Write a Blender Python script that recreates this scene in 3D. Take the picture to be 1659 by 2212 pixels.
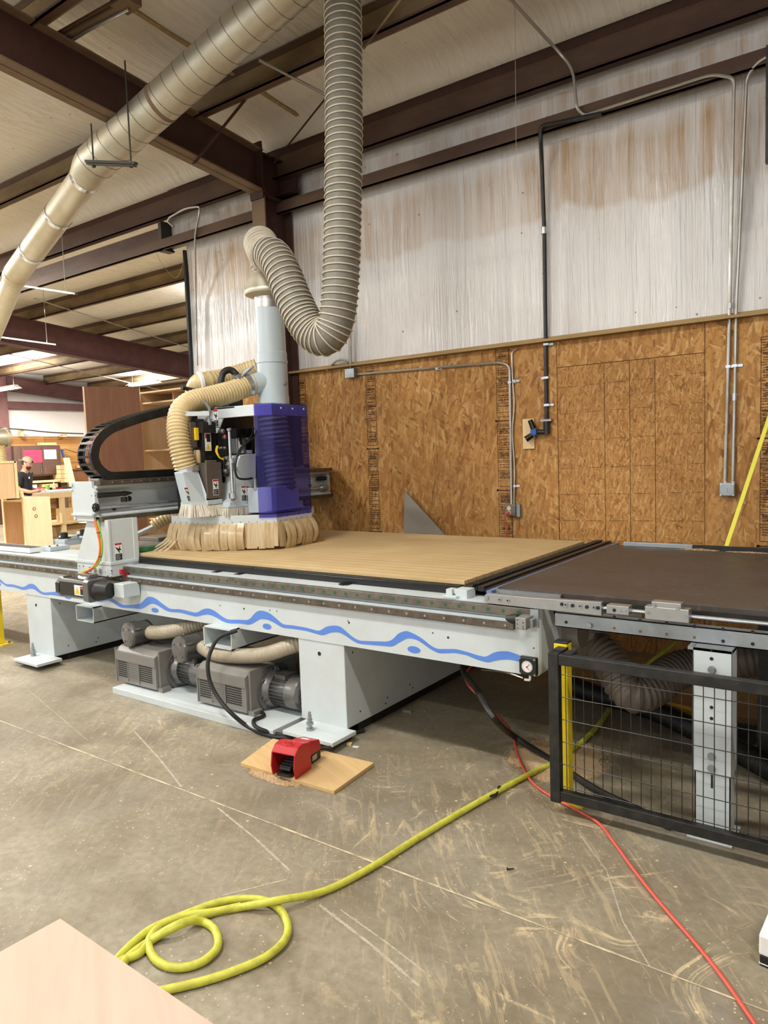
import bpy, bmesh, math, random
from mathutils import Vector, Matrix
PI = math.pi
SC = bpy.context.scene
COL = SC.collection
for o in list(bpy.data.objects):
    bpy.data.objects.remove(o, do_unlink=True)

# ---------------------------------------------------------------- camera
FPX, CXP, CYP = 1560.756, 829.5, 1106.0
YAW, PITCH, ROLL = math.radians(35.74597), math.radians(-4.62943), math.radians(-2.01720)
CAM = Vector((0, 0, 1.6))
_f = Vector((-math.sin(YAW) * math.cos(PITCH), math.cos(YAW) * math.cos(PITCH), math.sin(PITCH)))
_r = Vector((math.cos(YAW), math.sin(YAW), 0)); _u = _r.cross(_f)
_c, _s = math.cos(ROLL), math.sin(ROLL)
CR, CU, CF = _c * _r + _s * _u, -_s * _r + _c * _u, _f
cd = bpy.data.cameras.new('camera'); cam = bpy.data.objects.new('camera', cd); COL.objects.link(cam)
cd.sensor_fit = 'HORIZONTAL'; cd.sensor_width = 36.0; cd.lens = FPX * 36.0 / 1659.0
cd.clip_start = 0.05; cd.clip_end = 200
_m = Matrix((CR, CU, -CF)).transposed().to_4x4(); _m.translation = CAM
cam.matrix_world = _m; SC.camera = cam

# ---------------------------------------------------------------- world, exposure
SC.view_settings.view_transform = 'Standard'; SC.view_settings.look = 'None'
SC.view_settings.exposure = 0.85; SC.view_settings.gamma = 1.0
SC.view_settings.use_curve_mapping = False
SC.cycles.use_denoising = True
SC.cycles.max_bounces = 7; SC.cycles.diffuse_bounces = 4; SC.cycles.glossy_bounces = 3
SC.cycles.transparent_max_bounces = 12; SC.cycles.transmission_bounces = 4
SC.cycles.sample_clamp_indirect = 4.0; SC.cycles.caustics_reflective = False; SC.cycles.caustics_refractive = False
w = bpy.data.worlds.new('world'); SC.world = w; w.use_nodes = True
w.node_tree.nodes['Background'].inputs[0].default_value = (0.96, 0.985, 1.0, 1)
w.node_tree.nodes['Background'].inputs[1].default_value = 0.85

UPK = .75
# strip lights under the roof, some added unseen to brighten the far bay: (x, y, z, power)
LAMPS = [(-3.2, 1.2, 4.72, 75), (1.6, 1.0, 4.72, 60), (-7.6, 1.2, 4.7, 90), (-2.6, -3.0, 4.9, 80), (-8.5, -3.0, 4.9, 80),
         (-8.6, 8.6, 4.1, 260), (-12.5, 3.2, 4.6, 480), (-18.6, 9.5, 3.55, 120), (-17.1, 12.6, 3.74, 120), (-16.3, 1.6, 4.6, 480)]

# ---------------------------------------------------------------- pixel -> plane (photo frame 1659x2212)
def ray(x, y):
    return CR * ((x - CXP) / FPX) - CU * ((y - CYP) / FPX) + CF
def onX(x, y, v):
    d = ray(x, y); return CAM + d * ((v - CAM.x) / d.x)
def onY(x, y, v):
    d = ray(x, y); return CAM + d * ((v - CAM.y) / d.y)
def onZ(x, y, v):
    d = ray(x, y); return CAM + d * ((v - CAM.z) / d.z)

# ---------------------------------------------------------------- mesh builder
ORI = {}
SPLIT = set('fence_post_tube guide_rod suction_cup end_clamp valve fin stop_buffer air_fitting clip hanging_wire hanger_rod leg_bolt arm_bolt rivet cap_screw joint_band cover_screw knob slot cable_tie socket_screw guard_screw pad motor_conduit drill_unit clamp loose_strip rail_plug rack_screw rail_screw gauge_screw energy_chain connector clamp_screw end_bracket foot edge_rail neck trapeze_bar castor block_screw anchor_bolt edge_band'.split())
class MB:
    def __init__(s):
        s.v = []; s.f = []; s.mi = []; s.cur = 0
    def m(s, i):
        s.cur = i; return s
    def add(s, vs, fs):
        b = len(s.v); s.v += [Vector(p) for p in vs]
        for f in fs:
            s.f.append([b + i for i in f]); s.mi.append(s.cur)
        return s
    def box(s, x0, x1, y0, y1, z0, z1):
        vs = [(x, y, z) for z in (z0, z1) for y in (y0, y1) for x in (x0, x1)]
        return s.add(vs, [(0, 2, 3, 1), (4, 5, 7, 6), (0, 1, 5, 4), (2, 6, 7, 3), (0, 4, 6, 2), (1, 3, 7, 5)])
    def obox(s, c, ax, ay, az):
        c, ax, ay, az = Vector(c), Vector(ax), Vector(ay), Vector(az)
        vs = [c + i * ax + j * ay + k * az for k in (-1, 1) for j in (-1, 1) for i in (-1, 1)]
        return s.add(vs, [(0, 2, 3, 1), (4, 5, 7, 6), (0, 1, 5, 4), (2, 6, 7, 3), (0, 4, 6, 2), (1, 3, 7, 5)])
    def prism(s, poly, d):
        """extrude a planar polygon (list of 3D points) by vector d"""
        d = Vector(d); n = len(poly); P = [Vector(p) for p in poly]
        vs = P + [p + d for p in P]
        fs = [tuple(range(n))[::-1], tuple(range(n, 2 * n))] + [(i, (i + 1) % n, n + (i + 1) % n, n + i) for i in range(n)]
        return s.add(vs, fs)
    def cyl(s, p0, p1, r0, r1=None, n=16, caps=True):
        p0, p1 = Vector(p0), Vector(p1); r1 = r0 if r1 is None else r1
        d = (p1 - p0).normalized(); a = d.orthogonal().normalized(); b = d.cross(a)
        vs = []
        for p, r in ((p0, r0), (p1, r1)):
            vs += [p + (a * math.cos(2 * PI * i / n) + b * math.sin(2 * PI * i / n)) * r for i in range(n)]
        fs = [(i, (i + 1) % n, n + (i + 1) % n, n + i) for i in range(n)]
        if caps: fs += [tuple(range(n))[::-1], tuple(range(n, 2 * n))]
        return s.add(vs, fs)
    def lathe(s, p0, axis, prof, n=20):
        """prof: list of (distance along axis, radius)"""
        p0 = Vector(p0); d = Vector(axis).normalized(); a = d.orthogonal().normalized(); b = d.cross(a)
        vs = []
        for t, r in prof:
            vs += [p0 + d * t + (a * math.cos(2 * PI * i / n) + b * math.sin(2 * PI * i / n)) * r for i in range(n)]
        fs = []
        for k in range(len(prof) - 1):
            fs += [(k * n + i, k * n + (i + 1) % n, (k + 1) * n + (i + 1) % n, (k + 1) * n + i) for i in range(n)]
        fs += [tuple(range(n))[::-1], tuple(range((len(prof) - 1) * n, len(prof) * n))]
        return s.add(vs, fs)
    def tube(s, pts, r, n=10, closed=False, caps=True, sx=1.0):
        """r: number or list; sweep with parallel transport"""
        P = [Vector(p) for p in pts]; N = len(P)
        R = r if isinstance(r, (list, tuple)) else [r] * N
        T = []
        for i in range(N):
            a = P[(i + 1) % N] if (closed or i < N - 1) else P[i]; c = P[i - 1] if (closed or i > 0) else P[i]
            T.append((a - c).normalized())
        a = T[0].orthogonal().normalized(); vs = []
        for i in range(N):
            a = (a - T[i] * a.dot(T[i])).normalized(); b = T[i].cross(a)
            vs += [P[i] + (a * math.cos(2 * PI * k / n) * sx + b * math.sin(2 * PI * k / n)) * R[i] for k in range(n)]
        fs = []
        for i in range(N if closed else N - 1):
            j = (i + 1) % N
            fs += [(i * n + k, i * n + (k + 1) % n, j * n + (k + 1) % n, j * n + k) for k in range(n)]
        if caps and not closed: fs += [tuple(range(n))[::-1], tuple(range((N - 1) * n, N * n))]
        return s.add(vs, fs)
    def quad(s, a, b, c, d):
        return s.add([a, b, c, d], [(0, 1, 2, 3)])
    def poly(s, pts):
        return s.add(pts, [tuple(range(len(pts)))])
    def hexnut(s, c, axis, r, h):
        return s.cyl(Vector(c), Vector(c) + Vector(axis).normalized() * h, r, n=6)
    def clusters(s, gap=.0015):
        """groups of faces that touch: islands whose boxes meet belong together"""
        par = list(range(len(s.v)))
        def find(a):
            while par[a] != a: par[a] = par[par[a]]; a = par[a]
            return a
        for f in s.f:
            for i in f[1:]: par[find(i)] = find(f[0])
        bx = {}
        for i, p in enumerate(s.v):
            r = find(i); b = bx.setdefault(r, [list(p), list(p)])
            for k in range(3): b[0][k] = min(b[0][k], p[k]); b[1][k] = max(b[1][k], p[k])
        ks = list(bx); gp = {k: k for k in ks}
        def fg(a):
            while gp[a] != a: a = gp[a]
            return a
        for i, a in enumerate(ks):
            for b in ks[i + 1:]:
                A, B = bx[a], bx[b]
                if all(A[0][k] - gap <= B[1][k] and B[0][k] - gap <= A[1][k] for k in range(3)): gp[fg(b)] = fg(a)
        out = {}
        for f, m in zip(s.f, s.mi): out.setdefault(fg(find(f[0])), []).append((f, m))
        res = []
        for fs in out.values():
            mp_ = {}; mb = MB()
            for f, m in fs:
                for i in f:
                    if i not in mp_: mp_[i] = len(mb.v); mb.v.append(s.v[i])
                mb.f.append([mp_[i] for i in f]); mb.mi.append(m)
            res.append(mb)
        return res
    def build(s, name, mats, parent=None, smooth=False, bevel=0, loc=None, kind=None, recalc=True, autosm=35):
        if parent is not None and name in SPLIT:
            cl = s.clusters()
            if len(cl) > 1:
                os_ = [c.build0(name, mats, parent, smooth, bevel, loc, kind, recalc, autosm) for c in cl]; return os_[0]
        return s.build0(name, mats, parent, smooth, bevel, loc, kind, recalc, autosm)
    def build0(s, name, mats, parent=None, smooth=False, bevel=0, loc=None, kind=None, recalc=True, autosm=35):
        if not isinstance(mats, (list, tuple)): mats = [mats]
        me = bpy.data.meshes.new(name)
        if parent is not None: org = ORI[parent.name]
        elif loc is not None: org = Vector(loc)
        else:
            xs = [p.x for p in s.v]; ys = [p.y for p in s.v]; zs = [p.z for p in s.v]
            org = Vector(((min(xs) + max(xs)) / 2, (min(ys) + max(ys)) / 2, min(zs)))
        me.from_pydata([p - org for p in s.v], [], s.f)
        for i, k in enumerate(s.mi): me.polygons[i].material_index = k
        if recalc:
            bm = bmesh.new(); bm.from_mesh(me); bmesh.ops.recalc_face_normals(bm, faces=bm.faces); bm.to_mesh(me); bm.free()
        if smooth:
            me.polygons.foreach_set('use_smooth', [True] * len(me.polygons))
        for mt in mats: me.materials.append(mt)
        o = bpy.data.objects.new(name, me); COL.objects.link(o)
        if parent is not None: o.parent = parent
        else: o.location = org
        ORI[o.name] = org
        if smooth and autosm:
            try: me.set_sharp_from_angle(angle=math.radians(autosm))
            except Exception: pass
        if bevel:
            b = o.modifiers.new('edge', 'BEVEL'); b.width = bevel; b.segments = 2; b.limit_method = 'ANGLE'; b.angle_limit = math.radians(40)
        if kind: o['kind'] = kind
        return o

def thing(name, label, cat, loc, group=None):
    o = bpy.data.objects.new(name, None); COL.objects.link(o); o.location = loc; o.empty_display_size = .1
    ORI[o.name] = Vector(loc); o['label'] = label; o['category'] = cat
    if group: o['group'] = group
    return o
def tag(o, label, cat, group=None, kind=None):
    o['label'] = label; o['category'] = cat
    if group: o['group'] = group
    if kind: o['kind'] = kind
    return o
def copy_tree(o, loc, label=None, group=None):
    r = o.copy(); COL.objects.link(r); r.location = loc
    ORI[r.name] = Vector(loc)
    if label: r['label'] = label
    if group: r['group'] = group
    for ch in list(o.children):
        c = ch.copy(); COL.objects.link(c); c.parent = r
        for g in list(ch.children):
            d = g.copy(); COL.objects.link(d); d.parent = c
    return r
def spline(pts, n=12, closed=False):
    """Catmull-Rom through points"""
    P = [Vector(p) for p in pts]; out = []; N = len(P)
    rng = range(N if closed else N - 1)
    for i in rng:
        p0 = P[(i - 1) % N] if (closed or i > 0) else P[i] * 2 - P[i + 1]
        p1 = P[i]; p2 = P[(i + 1) % N]
        p3 = P[(i + 2) % N] if (closed or i < N - 2) else P[i + 1] * 2 - P[i]
        for k in range(n):
            t = k / n
            out.append(0.5 * ((2 * p1) + (p2 - p0) * t + (2 * p0 - 5 * p1 + 4 * p2 - p3) * t * t + (3 * p1 - p0 - 3 * p2 + p3) * t ** 3))
    if not closed: out.append(P[-1])
    return out
def resample(pts, step):
    P = [Vector(p) for p in pts]; out = [P[0]]; acc = 0.0
    for a, b in zip(P, P[1:]):
        L = (b - a).length
        if L == 0: continue
        t = step - acc
        while t <= L:
            out.append(a.lerp(b, t / L)); t += step
        acc = L - (t - step)
    return out
def ribbed(mb, path, r, pitch, amp, n=18, k=4, shape='sin'):
    """corrugated hose along a path"""
    P = resample(path, pitch / k); R = []
    for i in range(len(P)):
        ph = (i % k) / k
        if shape == 'wire': R.append(r + (amp if i % k == 0 else (0.0 if i % k != k // 2 else -amp * .5)))
        else: R.append(r + amp * math.cos(2 * PI * ph))
    return mb.tube(P, R, n=n)

# ---------------------------------------------------------------- materials
def lin(c):
    return tuple(((x / 255) / 12.92 if x / 255 <= .04045 else ((x / 255 + .055) / 1.055) ** 2.4) for x in c)
class G:
    def __init__(s, name):
        s.mt = bpy.data.materials.new(name); s.mt.use_nodes = True; s.t = s.mt.node_tree; s.n = s.t.nodes
        s.b = s.n['Principled BSDF']; s.tc = s.n.new('ShaderNodeTexCoord')
        s.obj = s.tc.outputs['Object']
    def L(s, a, b):
        s.t.links.new(a, b); return s
    def val(s, sock, v):
        if isinstance(v, bpy.types.NodeSocket): s.L(v, sock)
        elif isinstance(v, (tuple, list)) and len(v) == 3 and sock.type == 'RGBA': sock.default_value = (*v, 1)
        else: sock.default_value = v
    def map(s, co, loc=(0, 0, 0), rot=(0, 0, 0), sc=(1, 1, 1)):
        if any(rot) and tuple(sc) != (1, 1, 1): co = s.map(co, rot=rot); rot = (0, 0, 0)   # turn first, then stretch
        m = s.n.new('ShaderNodeMapping'); s.L(co, m.inputs[0]); m.inputs[1].default_value = loc; m.inputs[2].default_value = rot; m.inputs[3].default_value = sc
        return m.outputs[0]
    def noise(s, co, scale, detail=4, rough=.55, dist=0, color=False):
        m = s.n.new('ShaderNodeTexNoise'); s.L(co, m.inputs['Vector']); m.inputs['Scale'].default_value = scale
        m.inputs['Detail'].default_value = detail; m.inputs['Roughness'].default_value = rough; m.inputs['Distortion'].default_value = dist
        return m.outputs['Color' if color else 'Fac']
    def voro(s, co, scale, feat='F1', out='Color', rnd=1):
        m = s.n.new('ShaderNodeTexVoronoi'); s.L(co, m.inputs['Vector']); m.inputs['Scale'].default_value = scale; m.feature = feat
        m.inputs['Randomness'].default_value = rnd
        return m.outputs[out]
    def wave(s, co, scale, dist=0, detail=2, axis='X', prof='SIN'):
        m = s.n.new('ShaderNodeTexWave'); s.L(co, m.inputs['Vector']); m.inputs['Scale'].default_value = scale; m.bands_direction = axis
        m.wave_profile = prof; m.inputs['Distortion'].default_value = dist; m.inputs['Detail'].default_value = detail
        return m.outputs['Fac']
    def ramp(s, fac, stops, interp='LINEAR'):
        m = s.n.new('ShaderNodeValToRGB'); s.L(fac, m.inputs[0]); r = m.color_ramp; r.interpolation = interp
        while len(r.elements) < len(stops): r.elements.new(.5)
        for e, (p, c) in zip(r.elements, stops):
            e.position = p; e.color = (*(c if isinstance(c, (tuple, list)) else (c, c, c)), 1)
        return m.outputs[0]
    def mix(s, fac, a, b, mode='MIX'):
        m = s.n.new('ShaderNodeMix'); m.data_type = 'RGBA'; m.blend_type = mode; m.clamp_factor = True
        s.val(m.inputs[0], fac); s.val(m.inputs[6], a); s.val(m.inputs[7], b); return m.outputs[2]
    def math(s, op, a, b=0.0, c=None, clamp=False):
        m = s.n.new('ShaderNodeMath'); m.operation = op; m.use_clamp = clamp; s.val(m.inputs[0], a); s.val(m.inputs[1], b)
        if c is not None: s.val(m.inputs[2], c)
        return m.outputs[0]
    def sep(s, co):
        m = s.n.new('ShaderNodeSeparateXYZ'); s.L(co, m.inputs[0]); return m.outputs
    def comb(s, x, y, z):
        m = s.n.new('ShaderNodeCombineXYZ'); s.val(m.inputs[0], x); s.val(m.inputs[1], y); s.val(m.inputs[2], z); return m.outputs[0]
    def vadd(s, a, b, sc=1.0):
        m = s.n.new('ShaderNodeVectorMath'); m.operation = 'MULTIPLY_ADD'; s.L(b, m.inputs[0]); m.inputs[1].default_value = (sc,) * 3; s.L(a, m.inputs[2]); return m.outputs[0]
    def bump(s, h, st=.3, dist=.01, nrm=None):
        m = s.n.new('ShaderNodeBump'); s.L(h, m.inputs['Height']); m.inputs['Strength'].default_value = st; m.inputs['Distance'].default_value = dist
        if nrm is not None: s.L(nrm, m.inputs['Normal'])
        s.L(m.outputs[0], s.b.inputs['Normal']); return m.outputs[0]
    def col(s, c): s.val(s.b.inputs['Base Color'], c); return s
    def set(s, rough=.5, metal=0, spec=.5, coat=0, **k):
        s.val(s.b.inputs['Roughness'], rough); s.val(s.b.inputs['Metallic'], metal); s.val(s.b.inputs['Specular IOR Level'], spec)
        if coat: s.b.inputs['Coat Weight'].default_value = coat
        return s
def paint(name, c, rough=.45, metal=0, dirt=.12, dscale=6, dc=None, spec=.5, bump=0, fine=60):
    """painted/plain surface with slight real wear"""
    g = G(name); c = lin(c); dc = lin(dc) if dc else tuple(x * .45 for x in c)
    n = g.noise(g.obj, dscale, 5, .6); f = g.ramp(n, [(.42, 0.0), (.72, 1.0)])
    g.col(g.mix(g.math('MULTIPLY', f, dirt), c, dc)).set(rough, metal, spec)
    if bump: g.bump(g.noise(g.obj, fine, 3), bump, .002)
    return g.mt
# ---------------------------------------------------------------- library of surfaces
def m_floor():
    g = G('concrete_floor'); o = g.obj
    big = g.noise(o, .55, 6, .6); mid = g.noise(g.map(o, loc=(3, 7, 0)), 2.2, 8, .65); fine = g.noise(o, 28, 5, .6)
    base = g.ramp(big, [(.3, lin((112, 103, 86))), (.5, lin((144, 135, 115))), (.7, lin((166, 158, 140)))])
    base = g.mix(g.ramp(mid, [(.38, .75), (.56, 0.0)]), base, lin((116, 106, 88)))
    base = g.mix(g.ramp(g.noise(g.map(o, loc=(9, 1, 0)), .8, 5, .6), [(.55, 0.0), (.72, .45)]), base, lin((134, 112, 94)))
    base = g.mix(g.ramp(g.noise(g.map(o, loc=(-4, 5, 0)), 1.4, 5, .6), [(.5, 0.0), (.7, .4)]), base, lin((150, 146, 140)))
    base = g.mix(g.math('MULTIPLY', g.ramp(fine, [(.35, 1.0), (.6, 0.0)]), .42), base, lin((106, 98, 80)))
    # sawdust: swept streaks and specks
    wv = g.noise(g.map(o, rot=(0, 0, .9), sc=(1, 7, 1)), 3.0, 7, .72, 1.2)
    zone = g.ramp(g.noise(g.map(o, loc=(1.7, 2.2, 0)), .9, 3, .5), [(.46, 0.0), (.62, 1.0)])
    # heavier dust near the outfeed end and along the pump tray
    s = g.sep(o)
    def blob(cx, cy, r):
        dx = g.math('SUBTRACT', s[0], cx); dy = g.math('SUBTRACT', s[1], cy)
        d = g.math('SQRT', g.math('ADD', g.math('MULTIPLY', dx, dx), g.math('MULTIPLY', dy, dy)))
        return g.math('SUBTRACT', 1.0, g.math('DIVIDE', d, r), clamp=True)
    z2 = g.math('ADD', g.math('MULTIPLY', blob(-1.35, 2.55, 1.15), 1.5, clamp=True), g.math('MULTIPLY', blob(-.55, 1.9, 1.1), 1.1, clamp=True), clamp=True)
    z2 = g.math('ADD', z2, g.math('MULTIPLY', blob(-3.6, 2.6, 1.0), .9, clamp=True), clamp=True)
    z2 = g.math('ADD', z2, g.math('MULTIPLY', blob(-8.5, 3.5, 4.5), .9, clamp=True), clamp=True)
    zt = g.math('MAXIMUM', g.math('MULTIPLY', zone, .55), z2)
    st = g.ramp(wv, [(.54, 0.0), (.6, 1.0)])
    base = g.mix(g.math('MULTIPLY', g.math('MULTIPLY', st, zt), .28), base, lin((212, 188, 148)))
    od = g.vadd(o, g.noise(o, .9, 2, .5, 0, True), 1.5)
    for i, (ang, st_, sc_) in enumerate(((.2, 9, 2.6), (1.1, 11, 2.0), (-.5, 10, 3.2))):
        q = g.noise(g.map(od, loc=(i * 2.3, i, 0), rot=(0, 0, ang), sc=(1, st_, 1)), sc_, 6, .7)
        k = g.ramp(q, [(.585, 0.0), (.63, 1.0)])
        brk = g.ramp(g.noise(g.map(o, loc=(i * 5, 3, 0)), 3.2, 5, .7), [(.48, 0.0), (.6, 1.0)])
        base = g.mix(g.math('MULTIPLY', g.math('MULTIPLY', k, z2), g.math('MULTIPLY', brk, .6)), base, lin((216, 194, 156)))
    patch = g.ramp(g.noise(g.map(o, loc=(7, 7, 0)), 4.5, 8, .75), [(.60, 0.0), (.68, 1.0)])
    base = g.mix(g.math('MULTIPLY', g.math('MULTIPLY', patch, zt), .6), base, lin((220, 198, 160)))
    sp = g.ramp(g.voro(o, 38, 'F1', 'Distance'), [(.09, 1.0), (.15, 0.0)])
    spz = g.ramp(g.noise(o, 2.4, 3), [(.42, 0.0), (.6, 1.0)])
    base = g.mix(g.math('MULTIPLY', g.math('MULTIPLY', sp, spz), .75), base, lin((228, 208, 172)))
    chips = g.ramp(g.voro(g.map(o, loc=(5, 5, 0)), 9, 'F1', 'Distance'), [(.045, 1.0), (.07, 0.0)])
    base = g.mix(g.math('MULTIPLY', chips, .7), base, lin((222, 198, 150)))
    # dark scratches
    sc = g.ramp(g.noise(g.map(o, rot=(0, 0, .5), sc=(1, 14, 1)), 1.7, 6, .75), [(.655, 0.0), (.69, 1.0)])
    base = g.mix(g.math('MULTIPLY', sc, .35), base, lin((88, 76, 60)))
    g.col(base).set(rough=g.ramp(mid, [(.3, .42), (.7, .72)]), spec=.35)
    g.bump(g.math('ADD', g.math('MULTIPLY', fine, .5), st), .25, .003)
    return g.mt
def m_osb(name, sc=1.0, tint=1.0, seed=0.0):
    g = G(name); s = g.sep(g.obj)
    p = g.comb(s[0], s[2], seed)
    p = g.vadd(p, g.noise(p, 6 * sc, 2, .5, 0, True), .014)
    fine = g.noise(g.map(p, rot=(0, 0, 0), sc=(60, 30, 1)), 1.0, 4)
    c = g.ramp(g.noise(p, 14 * sc, 4, .6), [(.3, lin((166, 118, 64))), (.7, lin((192, 144, 84)))])
    for i, (a, th) in enumerate(((.1, .5), (1.2, .6), (-.6, .55), (.7, .6), (-.2, .55), (-1.0, .7), (.35, .62), (.05, .7))):
        q = g.map(p, loc=(i * 3.1, i * 1.7 + seed, 0), rot=(0, 0, a), sc=((36 + i % 2 * 16) * sc, (8 + i % 3 * 3) * sc, 1))
        v = g.voro(q, 1.0); sp = g.n.new('ShaderNodeSeparateColor'); g.L(v, sp.inputs[0])
        col = g.ramp(sp.outputs[1], [(0.0, lin((112, 72, 34))), (.10, lin((156, 106, 54))), (.5, lin((188, 136, 74))), (.85, lin((208, 160, 96))), (1.0, lin((224, 184, 124)))])
        c = g.mix(g.math('MULTIPLY', g.math('GREATER_THAN', sp.outputs[0], th), .72), c, col)
    c = g.mix(g.math('MULTIPLY', g.ramp(fine, [(.35, 1.0), (.6, 0.0)]), .12), c, lin((138, 98, 58)))
    c = g.mix(g.ramp(g.noise(g.obj, 1.0, 5, .6), [(.35, .35), (.65, 0.0)]), c, lin((126, 84, 46)))
    c = g.mix(g.ramp(g.noise(g.map(g.obj, loc=(3, 0, 8)), .8, 4, .6), [(.5, 0.0), (.7, .22)]), c, lin((206, 160, 104)))
    dk = g.ramp(g.noise(g.map(p, sc=(34, 9, 1)), 1.3, 3), [(.71, 0.0), (.76, 1.0)])
    c = g.mix(g.math('MULTIPLY', dk, .6), c, lin((80, 46, 22)))
    if tint != 1.0: c = g.mix(1.0, c, (tint, tint * .985, tint * .96), 'MULTIPLY')
    g.col(c).set(.6, spec=.25); g.bump(fine, .25, .002)
    return g.mt
def m_insul(name, base, stain, streak, zst=None, folds=14.0, vert=True):
    """vinyl-faced insulation blanket: loose creases, dust tide marks"""
    g = G(name); o = g.obj; s = g.sep(o)
    wob = g.noise(o, .9, 3, .5, 0, True)
    if vert: q = g.vadd(g.comb(s[0], 0.0, g.math('MULTIPLY', s[2], .045)), wob, .05)
    else: q = g.vadd(g.comb(s[0], g.math('MULTIPLY', s[1], .09), 0.0), wob, .22)
    n1 = g.noise(q, folds, 4, .62); n2 = g.noise(q, folds * .3, 3, .5); n3 = g.noise(q, folds * 2.6, 2, .5)
    ridge = g.math('ABSOLUTE', g.math('SUBTRACT', n1, .5))
    crease = g.ramp(ridge, [(0.0, 1.0), (.035, 0.0)])
    zone = g.ramp(g.noise(o, .8, 3, .6), [(.40, .15), (.62, 1.0)])
    c = g.mix(g.math('MULTIPLY', g.math('MULTIPLY', crease, zone), .13 if vert else .3), lin(base), lin(streak))  # crease lines darkened in the colour to stand for fold shading
    c = g.mix(g.math('MULTIPLY', g.ramp(n3, [(.36, 1.0), (.5, 0.0)]), .06), c, lin(streak))
    if zst:
        for (za, zb, amt) in zst:
            hfr = g.math('DIVIDE', g.math('SUBTRACT', zb, s[2]), zb - za)
            wig = g.math('SUBTRACT', g.noise(g.comb(s[0], 0.0, 0.0), 1.1, 4, .6), .5)
            tide = g.ramp(g.math('ADD', hfr, g.math('MULTIPLY', wig, .9)), [(.0, .35), (.2, 1.0), (.78, .75), (.86, .10), (1.0, 0.0)])
            inb = g.math('MULTIPLY', g.math('GREATER_THAN', hfr, 0.0), g.math('LESS_THAN', hfr, 1.4))
            xz = g.ramp(g.noise(g.comb(s[0], 5.0, 0.0), .75, 2), [(.36, .2), (.55, 1.0)])
            var = g.ramp(g.noise(q, folds * .7, 5, .7), [(.34, 1.0), (.62, .25)])
            f = g.math('MULTIPLY', g.math('MULTIPLY', g.math('MULTIPLY', tide, inb), xz), g.math('MULTIPLY', var, amt))
            c = g.mix(f, c, lin(stain))
    sp = g.ramp(g.voro(o, 5.0, 'F1', 'Distance'), [(.035, 1.0), (.055, 0.0)])
    c = g.mix(g.math('MULTIPLY', sp, .75), c, lin((120, 84, 52)))
    c = g.mix(g.ramp(g.noise(g.map(o, loc=(4, 4, 4)), .7, 4), [(.5, 0.0), (.75, .2)]), c, lin(stain))
    g.col(c).set(g.ramp(n2, [(.3, .22), (.7, .42)]) if vert else .65, spec=.5 if vert else .2)
    h = g.math('ADD', g.math('ADD', g.math('MULTIPLY', g.math('SUBTRACT', 1.0, g.math('MULTIPLY', ridge, 4.0), clamp=True), .55), g.math('MULTIPLY', n2, .8)), g.math('MULTIPLY', n3, .25))
    g.bump(h, .8 if vert else .45, .022 if vert else .03)
    return g.mt
def m_steel(name, c, dust, amt=.5, up=True, rough=.6):
    g = G(name); o = g.obj
    n = g.noise(g.map(o, sc=(.35, 1, 1)), 3.2, 6, .6); f = g.math('MULTIPLY', g.ramp(n, [(.3, 0.0), (.7, 1.0)]), amt)
    base = g.mix(g.ramp(g.noise(o, 40, 3), [(.4, .25), (.6, 0.0)]), lin(c), tuple(x * .6 for x in lin(c)))
    g.col(g.mix(f, base, lin(dust))).set(rough, spec=.3); g.bump(n, .15, .003)
    return g.mt
def m_trans(name, c, alpha, rough=.15, spec=.5, c2=None):
    """clear or tinted sheet: transparent mixed with a gloss/diffuse layer"""
    g = G(name); tr = g.n.new('ShaderNodeBsdfTransparent'); tr.inputs[0].default_value = (*lin(c), 1)
    g.col(lin(c2 or c)).set(rough, spec=spec); mx = g.n.new('ShaderNodeMixShader'); out = g.n['Material Output']
    g.L(tr.outputs[0], mx.inputs[1]); g.L(g.b.outputs[0], mx.inputs[2]); mx.inputs[0].default_value = alpha; g.L(mx.outputs[0], out.inputs[0])
    return g.mt
def m_strips():
    g = G('strip_curtain_sheet'); o = g.obj
    n = g.noise(g.map(o, sc=(1, 1, .05)), 34, 3, .6); n2 = g.noise(g.map(o, sc=(1, 1, .15)), 9, 3)
    c = g.mix(g.ramp(n, [(.4, .0), (.6, 1.0)]), lin((218, 194, 148)), lin((238, 222, 186))); g.col(g.mix(g.ramp(n2, [(.4, 0.0), (.65, .5)]), c, lin((240, 228, 200)))).set(.22, spec=.6)
    tr = g.n.new('ShaderNodeBsdfTransparent'); tr.inputs[0].default_value = (*lin((236, 214, 166)), 1); tl = g.n.new('ShaderNodeBsdfTranslucent'); g.L(c, tl.inputs[0])
    m1 = g.n.new('ShaderNodeMixShader'); m1.inputs[0].default_value = .35; g.L(g.b.outputs[0], m1.inputs[1]); g.L(tl.outputs[0], m1.inputs[2])
    mx = g.n.new('ShaderNodeMixShader'); mx.inputs[0].default_value = .84; g.L(tr.outputs[0], mx.inputs[1]); g.L(m1.outputs[0], mx.inputs[2]); g.L(mx.outputs[0], g.n['Material Output'].inputs[0])
    return g.mt
def m_ply(name, a, b, rot=0.0, sc=1.0, rough=.5, axis='Z'):
    g = G(name); o = g.map(g.obj, rot=(0, 0, rot))
    st = {'Z': (9, 9, .8), 'X': (.8, 9, 9), 'Y': (9, .8, 9)}[axis]
    q = g.map(o, sc=tuple(x * sc for x in st))
    n = g.noise(q, 1.4, 6, .6, 1.5); n2 = g.noise(q, 9, 3, .6)
    c = g.ramp(n, [(.3, lin(a)), (.7, lin(b))]); c = g.mix(g.math('MULTIPLY', n2, .25), c, tuple(x * .72 for x in lin(a)))
    g.col(c).set(rough, spec=.3); return g.mt
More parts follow.
